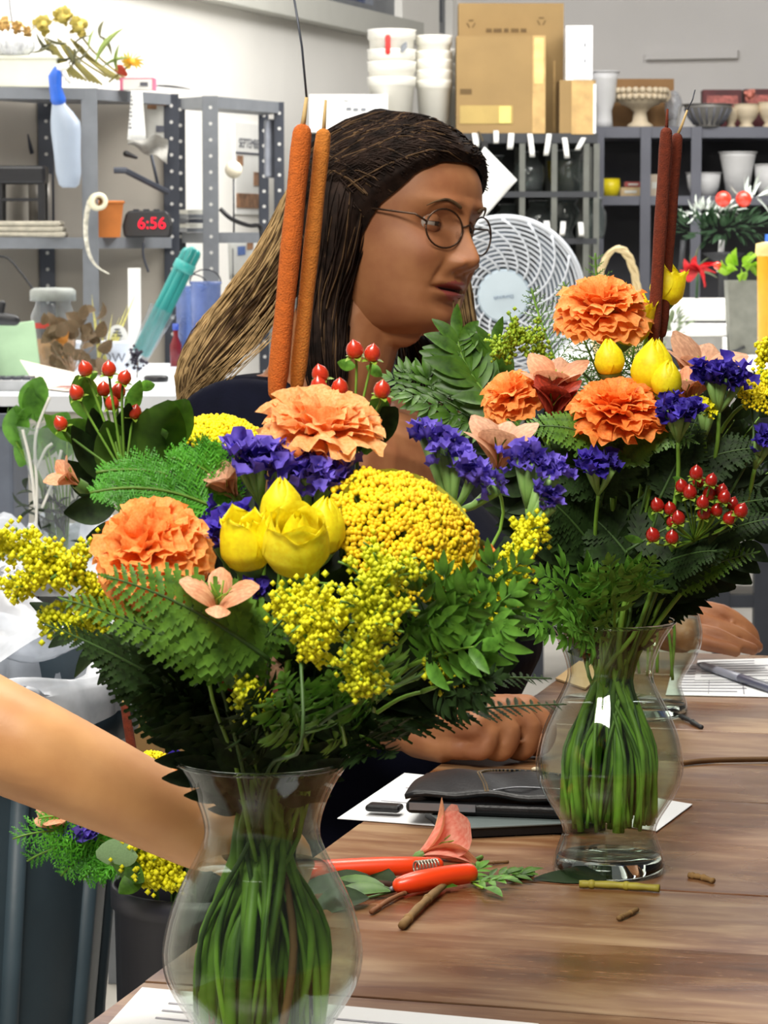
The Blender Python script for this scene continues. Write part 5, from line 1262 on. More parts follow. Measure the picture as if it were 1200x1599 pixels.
for k in range(1300):                                  # swept back over the skull
    t0 = hr.uniform(-1.9, 1.9); f0 = hr.uniform(0.0, 0.97) ** 1.2; sgn = 1 if t0 > 0 else -1
    P = []; t1 = sgn * hr.uniform(2.3, 3.1); z0 = cap_pt(t0, f0, 0.014).z; z1 = hr.uniform(-0.10, -0.02)
    off = 0.0145 + hr.uniform(-0.001, 0.0025)
    for i in range(11):
        u = i / 10; t = lerp(t0, t1, u ** 0.9); z = lerp(z0, z1, u * u) + 0.05 * math.sin(PI * min(1, u * 1.25)) * (1 - u) * max(0, 0.101 - z0) / 0.101
        z = min(0.0985, max(z, hairline(t) + 0.001)); z00 = hairline(t); f_ = max(0, (z - z00) / (0.101 - z00)) ** 1.25
        P.append(hw(*cap_pt(t, f_, off)))
    strand(P, 0.0010, 0 if hr.random() < 0.8 else 1)
for k in range(36):                                   # loose flyaways by the face and shoulder
    if k < 7: P = [at(722 + hr.uniform(-5, 8), 430 + hr.uniform(0, 20), 2.98), at(712 + hr.uniform(-6, 8), 465, 2.95), at(700 + hr.uniform(-15, 15), 500 + hr.uniform(0, 30), 2.94)]
    else: x = hr.uniform(-30, 30); P = [at(430 + x, 480 + hr.uniform(-20, 20), 2.95), at(370 + x, 555, 2.83), at(300 + x * 0.8, 625 + hr.uniform(-20, 20), 2.84), at(284 + x * 0.6, 660, 2.86)]
    strand(catmull(P, 4), 0.0005, 2)
ho = hair.build('hair', [M_hair, M_hairm, M_hairl], woman)
# headband and eyeglasses
hd_ = []
for i in range(33):
    a = lerp(-1.75, 1.75, i / 32)                    # over the crown from ear to ear
    x = math.sin(a) * 0.085; z = 0.0 + math.cos(a) * 0.1135; y = -0.004 - 0.016 * math.cos(a)
    t = math.atan2(x, y); hd_.append(hw(x, y, z))
q = MB(); q.tube(hd_, [0.0045] * 33, 8, True, 0, 0.5)
tag(q.build('headband', mat('headband_black', (26, 22, 22), 0.25, 0.1)), 'thin dark headband over the crown of the seated woman', 'headband')
gl = thing('eyeglasses', 'thin bronze rimmed oval eyeglasses worn by the seated woman', 'eyeglasses', hw(0, 0.10, 0))
M_fr = mat('bronze_frame', (70, 52, 40), 0.3, 0.1, 20, metal=0.7)
M_lens = clear_mat('spectacle_lens', (250, 248, 246), 1.0, 0.01, 1.4)
for sx in (1, -1):
    c = V((sx * 0.0335, 0.0925, -0.006)); yw = -sx * 0.20
    lf = lambda a, q=1.0: hw(*(c + V((math.cos(a) * 0.0255 * q * math.cos(yw), math.cos(a) * 0.0255 * q * math.sin(yw) , math.sin(a) * 0.0195 * q))))
    MB().tube([lf(2 * PI * k / 28) for k in range(29)], 0.00105, 6).build('rim', M_fr, gl)
    cc = hw(*(c + V((0, 0.001, 0))))
    MB().add([lf(2 * PI * k / 28, 0.98) for k in range(28)] + [cc], [(k, (k + 1) % 28, 28) for k in range(28)]).build('lens', M_lens, gl)
    MB().tube([lf(0.2 if sx > 0 else PI - 0.2), hw(sx * 0.0665, 0.078, 0.004), hw(sx * 0.078, 0.03, 0.006), hw(sx * 0.0795, -0.012, 0.006)], 0.0011, 6).build('temple', M_fr, gl)
    MB().ball(hw(sx * 0.011, 0.094, -0.010), (0.002, 0.002, 0.004), 8, 6).build('nose_pad', M_lens, gl)
MB().tube([hw(0.0085, 0.0960, -0.002), hw(0.0, 0.1005, 0.002), hw(-0.0085, 0.0960, -0.002)], 0.0011, 6).build('bridge', M_fr, gl)

# ------------------------------------------------------------------ the arm reaching in from the left
M_skin2 = mat('skin_tan', (206, 152, 98), 0.5, 0.04, 25, c2=(196, 138, 88), bump=0.05, bscale=400)
arm = thing('person', 'bare tanned forearm of a person reaching behind the left vase', 'person', at(-300, 1060, 1.80))
YA = 1.78
q = MB()
wr = at(322, 1302, YA)
P = [at(-420, 985, YA + 0.05), at(-200, 1060, YA + 0.03), at(0, 1150, YA), at(120, 1205, YA), at(220, 1252, YA), wr]
q.capsule(catmull(P, 4), [lerp(0.045, 0.0345, i / 8) if i < 8 else lerp(0.0345, 0.0245, (i - 8) / 12) for i in range(21)], 24)
for k, (a, c, e, f_) in enumerate((((385, 1305), (425, 1300), (455, 1312), (470, 1328)), ((388, 1322), (432, 1322), (462, 1335), (476, 1350)), ((386, 1338), (428, 1344), (456, 1356), (468, 1370)), ((380, 1352), (415, 1362), (438, 1374), (448, 1386)))):
    Yk = 1.752 - 0.004 * k
    q.capsule([wr, at(a[0], a[1], Yk)], [0.020, 0.0125], 12)
    finger(q, [at(a[0], a[1], Yk), at(c[0], c[1], Yk - 0.012), at(e[0], e[1], Yk - 0.022), at(f_[0], f_[1], Yk - 0.028)], 0.0100 - 0.0006 * k, 0.0072)
finger(q, [at(335, 1300, YA - 0.015), at(370, 1285, YA - 0.03), at(398, 1278, YA - 0.05), at(418, 1280, YA - 0.06)], 0.0130, 0.0085)
el = P[0]
q.capsule([el, el + V((-0.06, -0.02, 0.16))], [0.045, 0.055], 18)
vs, fs = remeshed(q, 'tmp', 0.0035, 5)
q = MB(); q.add(vs, fs); q.build('body', M_skin2, arm)
q = MB(); q.capsule([el + V((-0.045, -0.015, 0.12)), el + V((-0.10, -0.04, 0.30))], [0.066, 0.085], 18); q.build('sleeve', mat('sleeve_grey', (120, 124, 132), 0.85, 0.1), arm)
# ------------------------------------------------------------------ vases
M_vase = clear_mat('vase_glass', (247, 250, 248), 2.2, 0.035, 1.5)
M_base = glass_mat('vase_base_glass', (252, 255, 254), 1.3)
M_water = clear_mat('vase_water', (243, 247, 240), 0.9, 0.01, 1.33)
VP = [(0.0425, 0.0), (0.0428, 0.006), (0.0412, 0.014), (0.0375, 0.024), (0.0357, 0.032), (0.0385, 0.041), (0.0465, 0.054), (0.0535, 0.067), (0.0562, 0.079), (0.0558, 0.09), (0.0518, 0.107), (0.0445, 0.124), (0.0368, 0.139), (0.0325, 0.151), (0.0340, 0.163), (0.0400, 0.178), (0.0470, 0.189), (0.0497, 0.193)]
VPs = [(r, z) for r, z in ((p.x, p.y) for p in catmull([V((r, z, 0)) for r, z in VP], 4))]
def vrad(z): return interp([(z_, r_) for r_, z_ in VPs], z)
def make_vase(lab, C, water=0.133):
    t = thing('glass_vase', lab, 'vase', V((C.x, C.y, TZ)), None)
    o = V((C.x, C.y, TZ))
    wall_ = MB(); wall_.lathe(VPs, 64, o)
    wall_.lathe([(r - 0.0022, z) for r, z in VPs if z > 0.012], 64, o)
    wall_.build('vase_wall', M_vase, t)
    n = 8
    MB().lathe([(0.0497 + 0.0014 * math.cos(2 * PI * k / n) - 0.0011, 0.193 + 0.0014 * math.sin(2 * PI * k / n)) for k in range(n + 1)], 64, o).build('rim', M_base, t)
    MB().lathe([(0.001, 0.0006), (0.0415, 0.0006), (0.0418, 0.006), (0.0395, 0.012), (0.02, 0.0125), (0.001, 0.012)], 48, o).build('thick_base', M_base, t)
    pr = [(0.001, 0.0140)] + [(r - 0.0035, z) for r, z in VPs if 0.0145 < z < water] + [(vrad(water) - 0.0035, water), (0.001, water)]
    MB().lathe(pr, 56, o).build('water', M_water, t)
    return t
C1 = on(411, 1714, TZ); C2 = on(951, 1360, TZ); C3 = on(1009, 1117, TZ)
vase1 = make_vase('large clear flared glass vase nearest the camera holding the left bouquet', C1)
vase2 = make_vase('clear flared glass vase standing on a leaf, holding the right bouquet', C2)
vase3 = make_vase('clear glass vase half hidden behind the right bouquet vase', C3, 0.10)

M_stem = mat('stem_green', (124, 168, 58), 0.5, 0.3, 25, c2=(84, 126, 42), trans=0.12)
M_stemd = mat('stem_dark', (62, 92, 40), 0.55, 0.25, 25)
M_brown = mat('twig_brown', (112, 80, 46), 0.8, 0.2, 40)
class Bq:
    def __init__(s, C, seed): s.C = C; s.r = random.Random(seed)
B1 = Bq(C1, 11); B2 = Bq(C2, 23); B3 = Bq(C3, 31)
def stem_pts(b, head, axis, n=7, soft=0.045):
    r = b.r; C = b.C; h = V(head); a = V(axis).normalized()
    hd = V((h.x - C.x, h.y - C.y, 0)); L = hd.length
    low = h - V((C.x, C.y, TZ + 0.196))
    if low.z < 0.07:                     # a low head: its stem runs straight back to the rim
        a = low.normalized(); soft = min(soft, low.length * 0.3)
    dn = hd.normalized() if L > 1e-4 else V((1, 0, 0))
    out = min(1.0, L / 0.10)
    jit = lambda q: V((r.uniform(-q, q), r.uniform(-q, q), 0))
    neck = V((C.x, C.y, TZ + 0.151)) + dn * (0.012 * out) + jit(0.011)
    rim = V((C.x, C.y, TZ + 0.196)) + dn * (0.033 * out) + jit(0.008)
    an = r.uniform(0, 2 * PI); q = 0.043 * r.random() ** 0.4
    bot = V((C.x, C.y, TZ + r.uniform(0.036, 0.044))) - dn * 0.006 * out + V((math.cos(an), math.sin(an), 0)) * q * 0.80
    mid = neck.lerp(bot, 0.5); mo = (neck + bot) * 0.5 - V((C.x, C.y, mid.z)); mo.z = 0; mo += (bot - V((C.x, C.y, bot.z))) * 0.35; mo = mo * 1.08 + jit(0.005); mid = V((C.x, C.y, mid.z)) + mo * min(1.0, 0.042 / max(1e-6, mo.length))
    pre = h - a * soft
    return catmull([h, pre, rim, neck, mid, bot], n)
def add_stem(b, parent, head, axis, r=0.0018, m=None, soft=0.045, seg=6):
    P = stem_pts(b, head, axis, 5, soft)
    return MB().tube(P, [r * (0.75 + 0.5 * i / len(P)) for i in range(len(P))], seg).build('stem', m or M_stem, parent)

# ---- petals and leaves (shared meshes)
def petal_mesh(name, m, fn, nu=6, nv=6): return MB().grid(fn, nu, nv).mesh(name, m)
def carn_fn(seed):
    r = random.Random(seed); ph = r.uniform(0, 6); ph2 = r.uniform(0, 6)
    teeth = [r.uniform(-0.045, 0.03) for _ in range(15)]
    def f(u, v):
        x = (u - 0.5); w = 0.10 + 0.95 * v ** 1.2
        L = v * (1 - 0.35 * x * x) + teeth[int(u * 14)] * v ** 4
        y = 0.10 * v * v * math.sin(x * 10 + ph) + 0.045 * v ** 3 * math.sin(x * 23 + ph2) - 0.28 * v ** 2.2 + 0.05 * math.sin(v * 9 + ph)
        return V((x * w * 1.05, y, L))
    return f
M_or1 = mat('carnation_peach', (255, 180, 100), 0.65, 0.03, 18, c2=(253, 150, 68), trans=0.32)
M_or2 = mat('carnation_light', (255, 198, 136), 0.65, 0.03, 18, c2=(254, 168, 94), trans=0.35)
M_or3 = mat('carnation_orange', (255, 166, 80), 0.65, 0.04, 18, c2=(250, 132, 50), trans=0.32)
CARN = {m.name: [petal_mesh('petal', m, carn_fn(i), 14, 7) for i in range(4)] for m in (M_or1, M_or2, M_or3)}
M_calyx = mat('calyx_green', (96, 132, 64), 0.55, 0.15, 20)
def carnation(b, lab, c, axis, Rr, m, n=46, t0=4, t1=92, grp=None):
    c = V(c); a = V(axis).normalized(); F = frame(a)
    t = thing('carnation', lab, 'flower', c - a * Rr * 0.7, grp)
    for k in range(n):
        f_ = (k + 0.5) / n
        tilt = math.radians(lerp(t0, t1, f_ ** 0.85) + b.r.uniform(-7, 7)); az = k * 2.39996 + b.r.uniform(-0.2, 0.2)
        d = F @ V((math.sin(tilt) * math.cos(az), math.sin(tilt) * math.sin(az), math.cos(tilt)))
        out = F @ V((math.cos(az) * math.cos(tilt), math.sin(az) * math.cos(tilt), -math.sin(tilt)))
        L = Rr * (0.78 + 0.22 * f_) * b.r.uniform(0.9, 1.08)
        M = frame(d, out)      # local X = out ; want petal width across, so turn a quarter
        M = M @ rotz(PI / 2)
        inst(CARN[m.name][k % 4], 'petal', t, c - a * Rr * 0.42 + d * Rr * 0.05, M, L * (1.0 if f_ > 0.3 else 0.92))
    MB().lathe([(0.003, -Rr * 1.05), (0.0062, -Rr * 0.85), (0.0066, -Rr * 0.45), (0.0085, -Rr * 0.32)], 14, c, F, 0, True).build('calyx', M_calyx, t)
    add_stem(b, t, c - a * Rr * 1.0, a, 0.002)
    return t
def cup_fn(bell, span=1.15, tip=0.15, lip=0.0, wav=0.0):
    """cupped petal on a closed bud: bell = radius profile (height, radius), span = half angle"""
    def f(u, v):
        r = interp(bell, v)
        w = math.sin(PI * min(0.5, 0.08 + v * 0.55)) ** 0.7
        w *= 1.0 if v < 0.6 else tip + (1 - tip) * math.sqrt(max(0.0, 1 - ((v - 0.6) / 0.4) ** 2))
        x = (u - 0.5) * 2
        a = x * span * w
        rr_ = r * (1 + lip * v * v * abs(x)) + wav * v * v * math.sin(x * 5)
        return V((rr_ * math.sin(a), rr_ * math.cos(a), v * (1 - 0.10 * x * x * v)))
    return f
BELL_T = [(0, 0.05), (0.12, 0.28), (0.35, 0.40), (0.6, 0.38), (0.85, 0.33), (1.0, 0.36)]
BELL_B = [(0, 0.05), (0.12, 0.28), (0.38, 0.39), (0.65, 0.33), (0.88, 0.17), (1.0, 0.06)]
BELL_R = [(0, 0.06), (0.12, 0.30), (0.4, 0.44), (0.7, 0.42), (0.9, 0.36), (1.0, 0.38)]
BELL_I = [(0, 0.05), (0.2, 0.26), (0.5, 0.31), (0.8, 0.20), (1.0, 0.10)]
M_yel = mat('petal_yellow', (255, 240, 30), 0.5, 0.03, 14, c2=(248, 226, 20), trans=0.25)
M_yel2 = mat('petal_yellow_pale', (255, 243, 52), 0.5, 0.03, 14, c2=(250, 230, 30), trans=0.25)
CUPS = {'tulip': petal_mesh('petal', M_yel, cup_fn(BELL_T, 1.05, 0.06, 0.0, 0.01), 10, 12), 'bud': petal_mesh('petal', M_yel, cup_fn(BELL_B, 1.2, 0.12), 10, 12), 'rose': petal_mesh('petal', M_yel2, cup_fn(BELL_R, 1.15, 0.55, 0.06, 0.012), 10, 12), 'inner': petal_mesh('petal', M_yel, cup_fn(BELL_I, 1.5, 0.6), 10, 10)}
def tulip(b, lab, c, axis, L, kind='tulip', az0=0.0, grp=None):
    c = V(c); a = V(axis).normalized(); F = frame(a, (1, 0, 0))
    base = c - a * L * 0.5
    t = thing('yellow_tulip' if kind == 'tulip' else 'yellow_rose', lab, 'flower', base, grp)
    lay = {'tulip': [('tulip', 3, 1.0, 1.0, 0), ('tulip', 3, 0.92, 0.93, 0.5), ('bud', 3, 0.80, 0.80, 0.2)], 'bud': [('bud', 3, 1.0, 1.0, 0), ('bud', 3, 0.99, 0.93, 0.5), ('inner', 3, 0.9, 0.8, 0.2)],
           'rose': [('rose', 4, 0.88, 1.06, 0), ('rose', 4, 0.96, 0.96, 0.45), ('rose', 3, 0.98, 0.74, 0.2), ('inner', 3, 1.0, 0.85, 0.6), ('inner', 3, 0.98, 0.55, 0.1)]}[kind]
    for me, n, ls, ws, off in lay:
        for k in range(n):
            az = az0 + 2 * PI * (k + off) / n + b.r.uniform(-0.06, 0.06)
            inst(CUPS[me], 'petal', t, base, F @ rotz(az), (L * ws, L * ws, L * ls))
    MB().lathe([(0.0025, -0.006), (0.006, -0.002), (0.009, 0.004)], 12, base, F, 0, True).build('receptacle', M_calyx, t)
    add_stem(b, t, base - a * 0.004, a, 0.0024)
    return t
M_yar = mat('yarrow_gold', (253, 222, 20), 0.7, 0.06, 120, c2=(242, 194, 8), trans=0.1)
M_yarb = mat('yarrow_bright', (255, 240, 14), 0.7, 0.05, 120, c2=(250, 220, 8), trans=0.1)
def yarrow(b, lab, c, axis, rx, ry, h, n, br, m, xdir=None, grp=None):
    c = V(c); F = frame(axis, xdir)
    t = thing('yarrow', lab, 'flower', c - F @ V((0, 0, h * 1.6)), grp)
    mb = MB(); g = MB()
    for k in range(n):
        f_ = (k + 0.5) / n; rr_ = math.sqrt(f_); az = k * 2.39996
        x = rr_ * math.cos(az); y = rr_ * math.sin(az); z = 1 - rr_ ** 2.3
        lump = 0.12 * noise.noise(V((x * 5, y * 5, lab.__len__() * 1.3)))
        p = c + F @ V((x * rx * (1 + 0.4 * lump), y * ry * (1 + 0.4 * lump), h * (z - 0.5) + h * lump))
        p += V((b.r.gauss(0, 1), b.r.gauss(0, 1), b.r.gauss(0, 1))) * br * 0.35
        q = br * b.r.uniform(0.8, 1.2)
        if noise.noise(V((x * 9 + 3, y * 9, 2))) < -0.33: continue
        mb.ball(p, q, 6, 4)
    stuff(mb.build('florets', m, t))
    rng = b.r
    for k in range(26):
        an = k * 2.4; rr_ = math.sqrt((k + 0.5) / 26) * 0.9
        e = c + F @ V((rr_ * rx * math.cos(an), rr_ * ry * math.sin(an), h * (0.35 - rr_ ** 2.3 * 0.9)))
        g.tube([c - F @ V((0, 0, h * 1.3)), c.lerp(e, 0.6) - F @ V((0, 0, h * 0.7)), e], 0.0011, 5)
    g.build('branchlets', M_calyx, t)
    g2 = MB(); g2.lathe([(rx * 0.2, -h * 1.2), (rx * 0.75, -h * 0.5), (rx * 0.9, -h * 0.1)], 18, c, F, 0, True, False, ry / rx); g2.build('bracts', mat('yarrow_bract', (140, 146, 46), 0.7, 0.2, 60), t)
    add_stem(b, t, c - F @ V((0, 0, h * 1.2)), F @ V((0, 0, 1)), 0.002)
    return t
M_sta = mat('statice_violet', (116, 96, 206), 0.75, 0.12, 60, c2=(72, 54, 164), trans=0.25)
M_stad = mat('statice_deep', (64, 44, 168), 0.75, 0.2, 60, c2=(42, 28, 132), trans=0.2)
def statice(b, lab, pts, axis, m=None, rad=0.011, grp=None, dens=15, soft=0.05):
    """papery violet funnels packed along a curved comb"""
    pts = [V(p) for p in pts]; a = V(axis).normalized(); m = m or M_sta; r = b.r
    t = thing('statice', lab, 'flower', pts[0] - a * 0.03, grp)
    cv = catmull(pts, 5) if len(pts) > 1 else [pts[0]] * 3
    N_ = int(dens * 1.6) * len(pts)
    mb = MB()
    for k in range(N_):
        p = cv[int(r.random() * len(cv)) % len(cv)] + V((r.gauss(0, 1), r.gauss(0, 1), r.gauss(0, 0.7))) * rad * 0.55
        d = (a + V((r.gauss(0, 0.55), r.gauss(0, 0.55), r.gauss(0, 0.35)))).normalized(); F = frame(d)
        q = rad * r.uniform(0.34, 0.58); ph = r.uniform(0, 6)
        n = 10; vs = [p - d * q * 0.8]
        for i in range(n):
            an = 2 * PI * i / n; w = q * (1 + 0.28 * math.sin(an * 3 + ph)); z = q * 0.25 * math.sin(an * 4 + ph * 2)
            vs.append(p + F @ V((math.cos(an) * w * 0.5, math.sin(an) * w * 0.5, -q * 0.1)))
        for i in range(n):
            an = 2 * PI * i / n; w = q * (1.05 + 0.3 * math.sin(an * 3 + ph)); z = q * 0.35 * math.sin(an * 5 + ph)
            vs.append(p + F @ V((math.cos(an) * w, math.sin(an) * w, q * 0.22 + z)))
        mb.add(vs, [(0, 1 + i, 1 + (i + 1) % n) for i in range(n)] + [(1 + i, 1 + n + i, 1 + n + (i + 1) % n, 1 + (i + 1) % n) for i in range(n)])
    stuff(mb.build('florets', m, t))
    g = MB(); j = sum(pts, V((0, 0, 0))) / len(pts) - a * (0.024 + 0.2 * (pts[0] - pts[-1]).length)
    for p in pts + ([pts[0].lerp(pts[-1], 0.3)] if len(pts) > 1 else []):
        g.tube([j, j.lerp(p, 0.5) - a * 0.004, p - a * rad * 0.3], [0.0016, 0.0024, 0.0042], 6)
    g.build('branchlets', mat('statice_stem', (122, 160, 84), 0.55, 0.15, 20), t)
    add_stem(b, t, j, a, 0.0020, None, soft)
    return t
M_gold = mat('goldenrod', (232, 232, 30), 0.7, 0.10, 140, c2=(204, 210, 24), trans=0.15)
M_goldb = mat('goldenrod_bright', (246, 240, 26), 0.7, 0.08, 140, c2=(226, 222, 20), trans=0.15)
def goldenrod(b, lab, pts, spread, m, n=260, grp=None, dirs=(0, -0.3, 0.4), br=0.0014, stem=True):
    """plume of side branches full of tiny flower heads along a pixel-read spine"""
    pts = [V(p) for p in pts]; r = b.r
    t = thing('goldenrod', lab, 'flower', pts[-1], grp)
    cv = catmull(pts, 6); mb = MB(); g = MB()
    nb = max(6, n // 22)
    for k in range(nb):
        i = int((k + 0.5) / nb * (len(cv) - 1)); p = cv[i]; tg = (cv[min(i + 1, len(cv) - 1)] - cv[max(0, i - 1)]).normalized()
        sd = (V((r.gauss(0, 1), r.gauss(0, 0.8), r.gauss(0, 1))) + V(dirs)); sd = (sd - tg * sd.dot(tg)).normalized()
        L_ = spread * r.uniform(0.5, 1.1) * (0.55 + 0.75 * math.sin(PI * min(1, 0.12 + 0.8 * k / nb)))
        e = p + sd * L_ - tg * L_ * 0.5 + V((0, 0, -0.1 * L_))
        c2 = p + sd * L_ * 0.6 - tg * L_ * 0.45
        br_ = bez(p, p.lerp(c2, 0.5), c2, e, 6)
        g.tube(br_, 0.0006, 4)
        for q in range(30):
            u = r.random(); z = br_[int(u * 6)]
            mb.ico(z + V((r.gauss(0, 1), r.gauss(0, 1), r.gauss(0.3, 1))) * br * 1.7, br * r.uniform(0.85, 1.6))
    stuff(mb.build('florets', m, t)); g.tube(cv, 0.0011, 5); stuff(g.build('branchlets', M_stem, t))
    if stem: add_stem(b, t, cv[-1], (cv[0] - cv[-1]).normalized() + V((0, 0, 0.6)), 0.0013, M_stemd)
    return t
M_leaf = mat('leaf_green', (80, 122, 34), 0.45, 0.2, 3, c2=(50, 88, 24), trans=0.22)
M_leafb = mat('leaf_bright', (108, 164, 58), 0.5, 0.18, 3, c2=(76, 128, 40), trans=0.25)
M_leafd = mat('leaf_dark', (36, 56, 24), 0.6, 0.3, 3, c2=(18, 33, 13), trans=0.12, spec=0.2)  # dark green, deepened to put the bouquets' inner shade into the colour
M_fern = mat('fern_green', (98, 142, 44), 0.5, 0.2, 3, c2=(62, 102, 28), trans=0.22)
M_fernd = mat('fern_dark', (42, 66, 27), 0.6, 0.3, 3, c2=(24, 41, 16), trans=0.18, spec=0.25)  # darker copy of the fern green, inner shade of the bouquets in it
def pinna(m, lobes=6, w=0.36):
    mb = MB(); vs = []; fs = []; n = lobes * 2
    for i in range(n + 1):
        t = i / n; ww = w * 0.5 * (math.sin(PI * (0.16 + 0.82 * t)) ** 0.9) * (1.0 if i % 2 else 0.52)
        z = t + (0.05 if i % 2 else -0.02)
        vs += [V((-ww, 0.05 * ww / w - 0.12 * t * t, z)), V((0, -0.12 * t * t, t)), V((ww, 0.05 * ww / w - 0.12 * t * t, z))]
    for i in range(n):
        a = i * 3; fs += [(a, a + 1, a + 4, a + 3), (a + 1, a + 2, a + 5, a + 4)]
    return mb.add(vs, fs)
PIN = {'fern': pinna(M_fern).mesh('leaflet', M_fern), 'fernd': pinna(M_fernd).mesh('leaflet', M_fernd), 'leafb': pinna(M_leafb, 4, 0.42).mesh('leaflet', M_leafb)}
LEAF = {}
for nm, m in (('leaf', M_leaf), ('leafb', M_leafb), ('leafd', M_leafd)):
    LEAF[nm] = MB().blade((0, 0, 0), (0, 0, 1), (0, -1, 0), 1, 0.42, 'leaf', 0.45, 0.18, 7).mesh('leaf', m)
    LEAF[nm + '_broad'] = MB().blade((0, 0, 0), (0, 0, 1), (0, -1, 0), 1, 0.66, 'leaf', 0.55, 0.2, 8).mesh('leaf', m)
    q = MB()
    for z0, sx, L_, w_ in ((0.0, -0.9, 0.50, 0.18), (0.0, 0.9, 0.50, 0.18), (0.26, -0.8, 0.48, 0.18), (0.26, 0.8, 0.48, 0.18), (0.45, -0.45, 0.42, 0.17), (0.45, 0.45, 0.42, 0.17), (0.42, 0.0, 0.60, 0.22)):
        q.blade((0, 0, z0), (sx, -0.15, 0.75), (0, -1, 0), L_, w_, 'leaf', 0.35, 0.15, 5)
    q.tube([(0, 0, 0), (0, 0, 0.5)], 0.012, 4)
    LEAF[nm + '_lobed'] = q.mesh('leaf', m)
def leafrot(d, nn):                      # a leaf mesh: tip along d, upper face towards nn
    z = V(d).normalized(); y = -(V(nn) - z * V(nn).dot(z)).normalized()
    return Matrix((y.cross(z), y, z)).transposed()
def sprig(b, lab, p0, p1, bend, leafkey, n, L0, face=(0, -1, 0.5), name='leafy_sprig', cat='foliage', grp=None, stemr=0.0012, ang=0.9, stem=True, m=None, alt=True, tipleaf=True):
    """stem from p0 (inside) to p1 (tip) carrying leaves on both sides"""
    p0 = V(p0); p1 = V(p1); c = p0.lerp(p1, 0.5) + V(bend)
    cv = [p0 * (1 - t) ** 2 + c * 2 * t * (1 - t) + p1 * t * t for t in [i / 14 for i in range(15)]]
    t = thing(name, lab, cat, p0, grp)
    me = LEAF.get(leafkey) or PIN[leafkey]
    for k in range(n):
        f_ = (k + 1) / (n + 0.5) if alt else (k // 2 + 1) / (n // 2 + 0.5)
        i = min(13, int((0.12 + 0.86 * f_) * 14)); p = cv[i].lerp(cv[i + 1], ((0.12 + 0.86 * f_) * 14) % 1); tg = (cv[i + 1] - cv[i]).normalized()
        nn = V(face); nn = (nn - tg * nn.dot(tg)).normalized(); sd = tg.cross(nn) * (1 if k % 2 else -1)
        d = (tg * math.cos(ang) + sd * math.sin(ang) + nn * b.r.uniform(-0.25, 0.35)).normalized()
        L_ = L0 * (0.55 + 0.6 * math.sin(PI * (0.15 + 0.75 * f_))) * b.r.uniform(0.85, 1.1)
        M = leafrot(d, nn if leafkey in LEAF else -nn) @ rotz(b.r.uniform(-0.35, 0.35))
        inst(me, 'leaf' if leafkey in LEAF else 'leaflet', t, p, M, L_)
    if tipleaf: inst(me, 'leaf' if leafkey in LEAF else 'leaflet', t, cv[-1], frame((cv[-1] - cv[-3]), V(face).cross(cv[-1] - cv[-3])), L0 * 0.8)
    MB().tube(cv, [stemr * (1.2 - 0.7 * i / 14) for i in range(15)], 5).build('rachis', m or M_stem, t)
    if stem: add_stem(b, t, p0, (p1 - p0).normalized() * 0.5 + V((0, 0, 0.8)), stemr * 1.1, None, 0.02)
    return t
def frond(b, lab, p0, p1, bend, n, L0, key='fern', face=(0, -1, 0.6), grp=None, stem=True, name='fern_frond'):
    """flat fern frond with paired leaflets, widest near its base"""
    p0 = V(p0); p1 = V(p1); c = p0.lerp(p1, 0.5) + V(bend)
    cv = [p0 * (1 - t) ** 2 + c * 2 * t * (1 - t) + p1 * t * t for t in [i / 16 for i in range(17)]]
    t = thing(name, lab, 'fern', p0, grp)
    for k in range(n):
        f_ = 0.06 + 0.92 * k / n; i = min(15, int(f_ * 16)); p = cv[i].lerp(cv[i + 1], f_ * 16 - i); tg = (cv[i + 1] - cv[i]).normalized()
        nn = V(face); nn = (nn - tg * nn.dot(tg)).normalized()
        for sg in (1, -1):
            sd = tg.cross(nn) * sg
            d = (tg * 0.55 + sd + nn * b.r.uniform(-0.15, 0.2)).normalized()
            L_ = L0 * (1.08 - f_) ** 0.75 * (0.75 + 0.25 * min(1, f_ * 6)) * b.r.uniform(0.9, 1.08)
            yy = (nn - d * nn.dot(d)).normalized()
            M = Matrix((yy.cross(d), yy, d)).transposed()
            inst(PIN[key], 'leaflet', t, p, M, L_)
    inst(PIN[key], 'leaflet', t, cv[-2], frame(cv[-1] - cv[-2], (cv[-1] - cv[-2]).cross(V(face))), L0 * 0.3)
    MB().tube(cv, [0.0012 * (1.15 - 0.8 * i / 16) for i in range(17)], 5).build('rachis', M_stemd, t)
    if stem: add_stem(b, t, p0, (p1 - p0).normalized() * 0.6 + V((0, 0, 0.6)), 0.0013, M_stemd, 0.02)
    return t
M_plum = mat('plumosus_green', (100, 186, 48), 0.55, 0.2, 30, c2=(64, 142, 34), trans=0.25)
